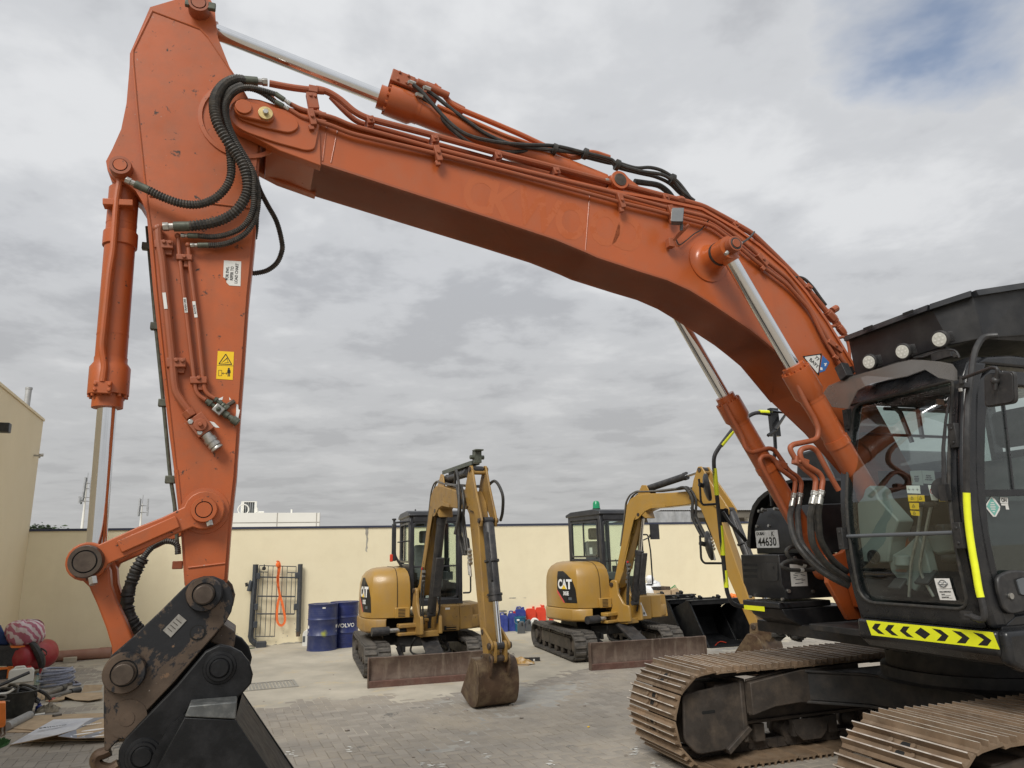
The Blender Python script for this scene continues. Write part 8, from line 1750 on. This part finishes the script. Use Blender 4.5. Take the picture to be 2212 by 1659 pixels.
l_ = [A(q) for q in (zT(-60, 292), zT(130, 292), zT(140, 318), zT(330, 322), zT(330, 288), zT(130, 286))]; g = MB().mat(M['orangeplastic']); g.prism([A(q) for q in (zT(130, 296), zT(330, 290), zT(330, 322), zT(150, 326))], -.178, .13); g.build('orange_band', e, bevel=.004)
g = MB().mat(M['orangeplastic']); e2 = A.root('tool_crate', 'orange and black open crate underneath the black tool box', 'crate')
g.prism([A(q) for q in (zT(-60, 580), zT(180, 560), zT(180, 590), zT(-60, 615))], -.18, -.15); g.prism([A(q) for q in (zT(105, 565), zT(180, 560), zT(150, 700), zT(85, 720))], -.18, .1); g.build('frame', e2, bevel=.008)
b_ = [A(zT(-60, 600)), A(zT(150, 590)), (A(zT(130, 700))[0], .0), (A(zT(-60, 700))[0], .0)]; g = MB().mat(M['plasticblack']); g.prism([b_[0], b_[1], b_[2], b_[3]], -.14, .12); g.build('body', e2)
# white can
can(zT(270, 795), zT(122, 600), zT(430, 800), 'white plastic can with a red cap beside the compressor', 'canwhite', None, ridge=False, d=.16, back=.1, name='plastic_can', cat='plastic can')
# black tub
A = At(zT(260, 1265), .30); e = A.root('rubber_tub', 'large black rubber tub full of dark hoses and tools', 'tub')
xr, zt3 = A(zT(495, 850)); xrb = A(zT(400, 1240))[0]; xl = A(zT(-60, 880))[0]
def tub_ring(z, w, d, t): return [(xr-w/2-(xr-xl)*0+w*.5*c_+0*t, d*.5*s_, z) for c_, s_ in [(max(-1, min(1, 1.25*cos(2*pi*k/28))), max(-1, min(1, 1.25*sin(2*pi*k/28)))) for k in range(28)]]
wT, wB = .82, .62
def rg_(z, w, d, cx_): return [V((cx_+w*.5*a, d*.5*b, z)) for a, b in [(max(-1, min(1, 1.22*cos(2*pi*k/32))), max(-1, min(1, 1.22*sin(2*pi*k/32)))) for k in range(32)]]
cT_, cB_ = xr-wT/2, xrb-wB/2
lv = [(0, wB, .40, cB_), (zt3*.97, wT, .56, cT_), (zt3*.97, wT+.03, .59, cT_), (zt3, wT+.03, .59, cT_), (zt3, wT-.02, .54, cT_), (.04, wB-.03, .37, cB_)]
vs = sum([rg_(*l) for l in lv], []); n_ = 32; g = MB().mat(M['tub']); g.add(vs, [(k*n_+i, k*n_+(i+1) % n_, (k+1)*n_+(i+1) % n_, (k+1)*n_+i) for k in range(len(lv)-1) for i in range(n_)]+[tuple(range(n_)), tuple(range(5*n_, 6*n_))]); g.build('tub_body', e, smooth=30)
A2 = A; g = MB().mat(M['plasticblack'])
q = random.Random(5)
for k in range(9): 
    x = cT_+q.uniform(-.3, .28); g.tube(spline([(x, q.uniform(-.2, .2), zt3-.16), (x+q.uniform(-.1, .1), q.uniform(-.2, .2), zt3+q.uniform(-.02, .06)), (x+q.uniform(.05, .25), q.uniform(-.2, .2), zt3-.04), (x+q.uniform(.1, .3), q.uniform(-.15, .15), zt3-.16)], 5), q.uniform(.012, .022), 7)
g.box((cT_, 0, zt3-.14), (wT*.8, .4, .06)); solo(g, 'tangled_hoses', A, 'tangle of black hoses and cables lying inside the rubber tub', 'hoses')
g = MB().mat(M['plasticblack']); g.tube([A.P(zT(-60, 850), -.2), A.P(zT(385, 655), -.1)], .019, 4); solo(g, 'black_bar', A, 'straight black square bar sticking up from the rubber tub', 'bar')
g = MB().mat(M['canwhite']); g.tube(spline([A.P(zT(-20, 940), -.3), A.P(zT(90, 925), -.3), A.P(zT(150, 895), -.3), A.P(zT(180, 870), -.3)], 4), .014, 8); g.mat(M['greytool']); g.tube(spline([A.P(zT(-40, 950), -.31), A.P(zT(70, 960), -.31), A.P(zT(60, 1000), -.31), A.P(zT(-40, 1010), -.31)], 4), .012, 8); g.tube([A.P(zT(0, 1020), -.3), A.P(zT(130, 1032), -.3)], .010, 6); solo(g, 'hand_shears', A, 'tool with pale handles lying across the rim of the rubber tub', 'hand tool')
# orange jack at the very edge
A = At(zT(20, 1500), .05); e = A.root('jack_stand', 'orange stand on rusty wire legs at the very left edge', 'stand'); b_ = [A(q) for q in (zT(-90, 1050), zT(72, 1045), zT(75, 1330), zT(40, 1365), zT(-90, 1370))]
g = MB().mat(M['orangeplastic']); g.prism(rnd2(b_, .012), -.05, .10); g.build('body', e, bevel=.01)
g = MB().mat(M['bucket_rust'])
for x in (12, 62): g.tube([A.P(zT(x, 1340), 0), A.P(zT(x-4, 1420), .02), A.P(zT(x+2, 1460), .0), A.P(zT(x-40, 1500), -.03)], .010, 6)
g.build('leg', e)
A = At(zT(240, 1310)); g = MB().mat(material('grey foam roll', (.30, .30, .29), .9, var=.12, scale=20)); p, q = A.G(zT(85, 1365), .045), A.G(zT(385, 1215), .045); g.cyl(p, q, .048, n=20); solo(g, 'foam_roll', A, 'grey foam roll lying on the cardboard in front of the rubber tub', 'foam roll')
# coil of hose
A = At(zT(740, 875), .32); g = MB().mat(M['hosecoil']); rx = abs(A(zT(985, 760))[0]-A(zT(500, 760))[0])/2; cx_ = (A(zT(985, 760))[0]+A(zT(500, 760))[0])/2; P = []; q = random.Random(2)
nt_ = 9
for i in range(nt_*28):
    a = 2*pi*i/28; k = i/28; rad = rx*(.93-.05*(k % 3)+.03*sin(a*.5+k)); zc_ = .022+.026*(k*1.0)+.014*sin(a+k*2.1); P.append(V((cx_+rad*cos(a), .86*rad*sin(a), zc_)))
g.tube(P, .017, 8); P2 = spline([A.P(zT(x, y), -.12) for x, y in ((470, 770), (600, 780), (720, 785), (850, 780), (960, 740))], 5); g.tube(P2, .017, 8); P3 = spline([A.G(zT(980, 770), .02), A.G(zT(1030, 790), .02), A.G(zT(1045, 810), .02), A.G(zT(950, 820), .02)], 5); g.tube(P3, .016, 8)
solo(g, 'hose_coil', A, 'thick coil of translucent blue-grey hose on the paving', 'hose coil')
g = MB().mat(glass('bottle', (.75, .88, .85), .1)); A = At(zT(468, 880)); g.lathe((0, 0, 0), (0, 0, 1), [(0, .030), (.01, .035), (.15, .035), (.19, .015), (.205, .013)], 16); g.mat(M['pail']); g.cyl((0, 0, .205), (0, 0, .225), .016, n=12); solo(g, 'water_bottle', A, 'clear water bottle with a blue cap behind the rubber tub', 'bottle')
# rods and tools
def rod(p, q, r, mt, lab, nm, cat, bands=()):
    A = At(p); a, b = A.G(p, r), A.G(q, r); g = MB().mat(M[mt]); g.cyl(a, b, r, n=14)
    for t0, t1, rr_, m_ in bands: g.mat(M[m_]); g.cyl(a.lerp(b, t0), a.lerp(b, t1), rr_, n=14)
    solo(g, nm, A, lab, cat, 'tubes and bars lying beside the hose coil', smooth=40)
rod(zT(590, 945), zT(835, 850), .040, 'greytool', 'thick grey tube nearest the hose coil', 'grey_tube', 'tube', ((.82, 1.03, .046, 'plasticblack'),))
rod(zT(610, 992), zT(1035, 885), .032, 'greytool', 'long grey tube with a black end, middle of the three', 'grey_tube', 'tube', ((.72, 1.0, .044, 'plasticblack'),))
rod(zT(665, 1020), zT(945, 895), .018, 'greytool', 'thin bar with an orange grip, nearest the camera', 'breaker_bar', 'bar', ((.5, 1.0, .024, 'orangeplastic'), (-.02, .12, .022, 'capred')))
# cardboard
def sheet(pts, lab, nm='cardboard_sheet', z=.008, mt='cardboard', t=.006, grp='cardboard pieces on the paving'):
    A = At(pts[0]); P = [A.G(q, z if not isinstance(z, (list, tuple)) else z[i]) for i, q in enumerate(pts)]; n_ = len(P); g = MB().mat(M[mt]); g.add(P+[p-V((0, 0, t)) for p in P], [tuple(range(n_)), tuple(range(n_, 2*n_))[::-1]]+[(i, (i+1) % n_, n_+(i+1) % n_, n_+i) for i in range(n_)])
    return solo(g, nm, A, lab, 'cardboard', grp, smooth=0)
sheet([zT(110, 1382), zT(280, 1260), zT(500, 1215), zT(1000, 1195), zT(1350, 1185), zT(1350, 1260), zT(700, 1290), zT(520, 1412), zT(300, 1398)], 'large stained cardboard sheet under the printed carton', z=.012)
sheet([zT(80, 1435), zT(160, 1395), zT(500, 1425), zT(470, 1435)], 'thin cardboard edge sticking out below the large sheet', z=.006)
sheet([zT(590, 990), zT(900, 925), zT(1340, 915), zT(1345, 990), zT(1160, 1022), zT(980, 1015), zT(850, 965), zT(840, 1005), zT(740, 1035), zT(600, 1030)], 'torn cardboard sheet under the bars', z=[.01, .02, .03, .04, .03, .02, .06, .04, .01, .01])
def flap(pts, lab, back=0., th=.006, nm='cardboard_box', cat='cardboard'):
    A = At(pts[-1], back); P = [A.P(q, y) for q, y in zip(pts, [.12, .12, 0, 0])]; g = MB().mat(M['cardboard']); g.add(P+[p+V((0, th, 0)) for p in P], [(0, 1, 2, 3), (7, 6, 5, 4), (0, 4, 5, 1), (1, 5, 6, 2), (2, 6, 7, 3), (3, 7, 4, 0)]); return solo(g, nm, A, lab, cat, 'cardboard pieces on the paving', smooth=0)
flap([zT(1100, 820), zT(1345, 815), zT(1300, 935), zT(1065, 925)], 'raised flap of opened cardboard next to the coupler')
flap([zT(490, 910), zT(588, 915), zT(585, 1005), zT(480, 1030)], 'small upright piece of cardboard behind the blue oil can')
# printed carton
MC1 = material('carton white print', (.58, .60, .64), .45, var=.12, scale=5, dirt=((.30, .33, .42), .6, 3)); MC2 = material('carton grey print', (.17, .18, .21), .4, var=.3, scale=4, chips=((.62, .66, .72), .60, 3))
A = At(zT(700, 1590)); e = A.root('printed_carton', 'flattened carton with white and grey printed faces', 'carton')
L1 = [(zT(130, 1600), .02), (zT(350, 1470), .09), (zT(700, 1270), .11), (zT(1230, 1248), .11), (zT(1130, 1300), .12), (zT(990, 1400), .12), (zT(750, 1470), .11), (zT(400, 1545), .06)]
L2 = [(zT(1235, 1248), .112), (zT(1345, 1240), .112), (zT(1900, 1230), .11), (zT(1900, 1480), .05), (zT(1345, 1505), .06), (zT(1000, 1515), .06), (zT(755, 1488), .105), (zT(990, 1402), .121), (zT(1135, 1300), .12)]
for nm, L_, m_ in (('white_panel', L1, MC1), ('grey_panel', L2, MC2)):
    P = [A.G(q, z) for q, z in L_]; n_ = len(P); g = MB().mat(m_); g.add(P, [tuple(range(n_))]); g.mat(M['cardboard']); g.add([p-V((0, 0, .004)) for p in P]+P, [tuple(range(n_))[::-1]]+[(i, (i+1) % n_, n_+(i+1) % n_, n_+i) for i in range(n_)]); g.build(nm, e, smooth=0)
P = [A.G(q, z) for q, z in ((zT(132, 1604), .012), (zT(400, 1560), .012), (zT(750, 1545), .012), (zT(1345, 1540), .012), (zT(1900, 1530), .012), (zT(1900, 1300), .012), (zT(700, 1330), .012))]; n_ = len(P); g = MB().mat(M['cardboard']); g.add(P+[p-V((0, 0, .006)) for p in P], [tuple(range(n_)), tuple(range(n_, 2*n_))[::-1]]+[(i, (i+1) % n_, n_+(i+1) % n_, n_+i) for i in range(n_)]); g.build('base_sheet', e, smooth=0)
def flatt(st, q, z, s, mt, ang):
    p = A.G(q, z); g = MB().mat(M[mt]); g.text(st, s, frame(p, (cos(ang), sin(ang), .0), (-sin(ang), cos(ang), .0)), .0003, .002, 1.1); g.build('lettering', e, smooth=0, label='printed word')
flatt('Milano', zT(690, 1362), .124, .085, 'buttongrey', .1); flatt('Milano', zT(1205, 1330), .128, .060, 'white', .1)
g = MB().mat(M['white'])
for q, w, d in ((zT(1220, 1405), .22, .07), (zT(1090, 1455), .18, .05), (zT(1300, 1480), .14, .04)): c = A.G(q, .118); g.cyl(c, c+V((0, 0, .0006)), .01, n=6); P = [c+V((w*.5*cos(a), d*.5*sin(a), .0)) for a in [2*pi*k/16 for k in range(16)]]; g.add(P, [tuple(range(16))])
g.build('printed_picture', e, smooth=0)
# oil can, rag, bits
A = At(zT(502, 1168), .04); r1 = abs(A(zT(550, 1120))[0]-A(zT(455, 1120))[0])/2; hc = A(zT(500, 1082))[1]; e = A.root('oil_can', 'small royal blue oil can with a thin spout', 'oil can')
g = MB().mat(M['canblue']); g.lathe((0, 0, 0), (0, 0, 1), [(0, r1*.97), (.004, r1), (hc*.8, r1), (hc*.92, r1*.8), (hc, r1*.55), (hc+.02, r1*.5), (hc+.022, r1*.2)], 24); g.build('can_body', e, smooth=40); g = MB().mat(M['canwhite']); g.cyl((0, 0, hc+.02), (.005, 0, hc+.05), .010, n=10); g.mat(M['steel']); g.tube([(.005, 0, hc+.05), (.02, 0, hc+.13)], [.004, .002], 6); g.build('spout', e)
def ragm(A, c, sx, sy, sz, mt, sd, lab, nm='rag'):
    g = MB().mat(M[mt])
    def f(u, v):
        x, y = (u-.5)*2, (v-.5)*2; r = min(1, max(abs(x), abs(y))); h = (1-r**2)*(.55+.45*mn.noise(V((x*2.3, y*2.3, sd))))+.35*abs(mn.noise(V((x*5, y*5, sd+3))))*(1-r**4)
        w = 1+.25*mn.noise(V((x*1.7+sd, y*1.7, sd))); return c+V((x*sx*w, y*sy*w, .004+sz*max(0, h)))
    g.grid(f, 30, 24); return solo(g, nm, A, lab, 'rag', smooth=40)
A = At(zT(620, 1185), .10); ragm(A, V((A.G(zT(620, 1150), 0).x, 0, 0)), .125, .12, .11, 'rag', 4.2, 'crumpled beige rag beside the blue oil can')
A = At(zT(515, 1205)); g = MB().mat(M['canwhite']); g.tube([A.G(zT(455, 1212), .015), A.G(zT(585, 1195), .015)], .014, 6); solo(g, 'plastic_strip', A, 'white plastic strip lying in front of the blue oil can', 'plastic strip')
A = At(zT(745, 1218)); g = MB().mat(M['greytool']); g.box(A.G(zT(745, 1216), .02), (.09, .05, .03), Matrix.Rotation(.5, 3, 'Z')); solo(g, 'metal_offcut', A, 'small dark metal offcut on the large cardboard sheet', 'offcut', bevel=.004)
A = At(zT(40, 1600)); P = [A.G(zT(*q), .018) for q in ((-150, 1520), (60, 1512), (135, 1545), (100, 1585), (0, 1630), (-150, 1700))]; n_ = len(P); g = MB().mat(M['turf']); g.add(P+[p-V((0, 0, .018)) for p in P], [tuple(range(n_)), tuple(range(n_, 2*n_))[::-1]]+[(i, (i+1) % n_, n_+(i+1) % n_, n_+i) for i in range(n_)])
q = random.Random(9); c = sum(P, V())/n_
for _ in range(900):
    a, b = P[q.randrange(n_)], P[q.randrange(n_)]; p = c.lerp(a.lerp(b, q.random()), q.random()**.5); g.add([p+V((-.003, 0, 0)), p+V((.003, 0, 0)), p+V((q.uniform(-.008, .008), q.uniform(-.008, .008), q.uniform(.01, .018)))], [(0, 1, 2)])
solo(g, 'grass_mat', A, 'corner of a green artificial grass mat at the left edge', 'mat', smooth=0)

# ---- black loader buckets on the right
LW = V((cos(R(20)), sin(R(20)), 0)); LF = V((sin(R(20)), -cos(R(20)), 0))
lipL = atz(zL(930, 545)); tL = onplane(zL(738, 108), lipL, LW); tR = onplane(zL(1215, 95), tL, LF); Wb = (tR-tL).dot(LW)
bo_f = (lipL-tL).dot(LF); hb = tL.z
def lbucket(org, W, H, lab, hooks):
    e = empty('loader_bucket', org, R(20-90), lab, 'loader bucket', 'black loader buckets beside the small excavator')
    # local x = LF (mouth direction), y = LW
    pf = [(0, H), (max(.2, bo_f), .0), (-.25, .02), (-.62, .10), (-.78, .42), (-.55, .74*H+.06), (-.10, H)]
    for y0 in (0, W-.03): g = MB().mat(M['blackpaint']); g.prism(rnd2(pf, [.02, .02, .12, .2, .2, .1, .02]), y0, y0+.03); g.build('side_plate', e, bevel=.004)
    g = MB().mat(M['blackpaint']); inn = pf[1:]; 
    for a, b in zip(inn, inn[1:]):
        d = V((b[0]-a[0], b[1]-a[1])).normalized()*.014; nn2 = V((-d.y, d.x)); g.prism([a, b, (b[0]+nn2.x, b[1]+nn2.y), (a[0]+nn2.x, a[1]+nn2.y)], .031, W-.031)
    g.build('shell', e); g = MB().mat(M['blackpaint']); g.box((-.03, W/2, H+.012), (.16, W, .024)); g.box((.03, W/2, H-.03), (.02, W-.06, .07)); g.build('top_edge', e, bevel=.004)
    g = MB().mat(M['blackpaint']); g.box((max(.2, bo_f)-.06, W/2, .012), (.16, W-.06, .02)); g.build('cutting_edge', e, bevel=.004)
    for y in hooks:
        g = MB().mat(M['blackpaint']); g.prism([(-.30, H-.02), (-.12, H-.02), (-.08, H+.07), (-.16, H+.10), (-.17, H+.05), (-.22, H+.04), (-.30, H+.06)], y-.03, y+.03); g.build('hook', e, bevel=.006)
    return e
tg = V((tL.x, tL.y, 0))
lbucket(tg, Wb, hb, 'nearest black loader bucket with its mouth open to the camera', (.35, Wb-.4))
t2 = onplane(zL(540, 100), tg+V((0, 0, 0))-LF*.62, LF); lbucket(V((t2.x, t2.y, 0)), Wb, t2.z, 'middle black loader bucket behind the open one', (.32, Wb*.55))
t3 = onplane(zL(385, 65), tg-LF*1.3, LF); lbucket(V((t3.x, t3.y, 0)), Wb*.92, t3.z, 'farthest black loader bucket in the row, its top edge above the others', (.35, Wb*.7))
A = At(zL(1030, 522), -.0); g = MB().mat(M['canred']); P = spline([A.G(zL(980, 522), .012), A.G(zL(1030, 480), .03), A.G(zL(1090, 490), .03)], 5)
for a, b in zip(P, P[1:]): g.add([a+V((0, -.03, 0)), b+V((0, -.03, 0)), b+V((0, .03, .004)), a+V((0, .03, .004))], [(0, 1, 2, 3)])
solo(g, 'red_ribbon', A, 'faded red strap lying inside the mouth of the nearest black bucket', 'strap')
zP = zoom(2200, 1900, 3.318)
# cartons, bags and a rake by the wall behind the buckets
def behind(px, back): 
    s_, t_ = wst(onwall(px, back)); return onwall(px, back)
def wq(px, t): p = onwall(px, t); return p
for nm, lab, q, dm in (('carton', 'open cardboard carton with a dark top beyond the black buckets', (zP(1225, 1362), zP(1405, 1480)), .4), ('carton', 'small tilted carton under the green rake', (zP(1432, 1402), zP(1550, 1478)), .3)):
    p0, p1 = wq(q[0], .9), wq(q[1], .9); w = (p1-p0).dot(WX); c = p0+WX*(w/2); e = empty(nm, (c.x, c.y, 0), WA, lab, 'carton', 'cartons beyond the black buckets'); H = p0.z
    g = MB().mat(M['cardboard']); g.box((0, 0, (H-.08)/2), (w, dm, H-.08)); g.build('box_body', e, bevel=.004)
    g = MB().mat(M['coupler'] if w > .35 else M['cardboard']); g.box((0, 0, H-.04), (w*1.01, dm*1.01, .08)) if w > .35 else g.prism([(-w/2, H-.08), (w/2, H-.08), (w*.2, H+.04), (-w*.4, H)], -dm/2, dm/2); g.build('box_top', e, bevel=.004)
    if w > .35: g = MB().mat(M['coupler']); g.box((.05, -dm/2-.001, H-.22), (.16, .002, .03)); g.build('print_smudge', e, smooth=0)
c = wq(zP(1240, 1340), .7); g = MB().mat(material('white sack', (.72, .73, .74), .55, var=.1, scale=8, bump=.004, bscale=14)); rb = random.Random(8)
for k in range(8): g.ball(c+WX*rb.uniform(-.22, .22)+V((0, rb.uniform(-.1, .1), rb.uniform(-.22, .06))), (rb.uniform(.12, .2), .15, rb.uniform(.08, .14)), 10, 7, .16)
g.ball(wq(zP(1190, 1262), .7), (.11, .10, .10), 12, 8, .1); o = g.build('white_sacks', None, smooth=40, label='heap of white plastic sacks beyond the black buckets', cat='sacks'); o['kind'] = 'stuff'; del o['category']
c = wq(zP(1205, 1440), .75); e = empty('jerrycan', (c.x, c.y, 0), WA, 'dark blue can below the white sacks beyond the black buckets', 'jerrycan', 'plastic cans along the wall'); g = MB().mat(M['canblue']); g.box((0, 0, c.z/2+.03), (.24, .2, c.z+.06)); g.build('body', e, bevel=.02); g = MB().mat(M['plasticblack']); g.cyl((.05, 0, c.z+.06), (.05, 0, c.z+.09), .03, n=12); g.build('cap', e)
a, b = wq(zP(1410, 1425), .85), wq(zP(1520, 1340), .85); g = MB().mat(M['turf']); d = (b-a).normalized(); g.mat(material('green rake plastic', (.05, .26, .09), .5)); g.cyl(a-d*.1, b, .012, n=8)
n_ = d.cross(WN).normalized(); n_ = n_ if n_.z < 0 else -n_
for k in range(9): p = a.lerp(b, .35+.65*k/8); g.cyl(p, p+n_*.11, .006, n=6)
g.build('garden_rake', None, label='green plastic rake head leaning on the small carton', cat='rake')
g = MB().mat(M['orangeplastic']); p = wq(zoom(2400, 2324, 2.37)(1145, 60), .8); 
for k in range(3): g.ball(p+WX*(.08*k-.08)+V((0, 0, .02*(k % 2))), (.06, .05, .07), 8, 6, .2)
o = g.build('orange_cloth', None, smooth=40, label='scrap of orange cloth showing between the bucket edge and the stick', cat='cloth')
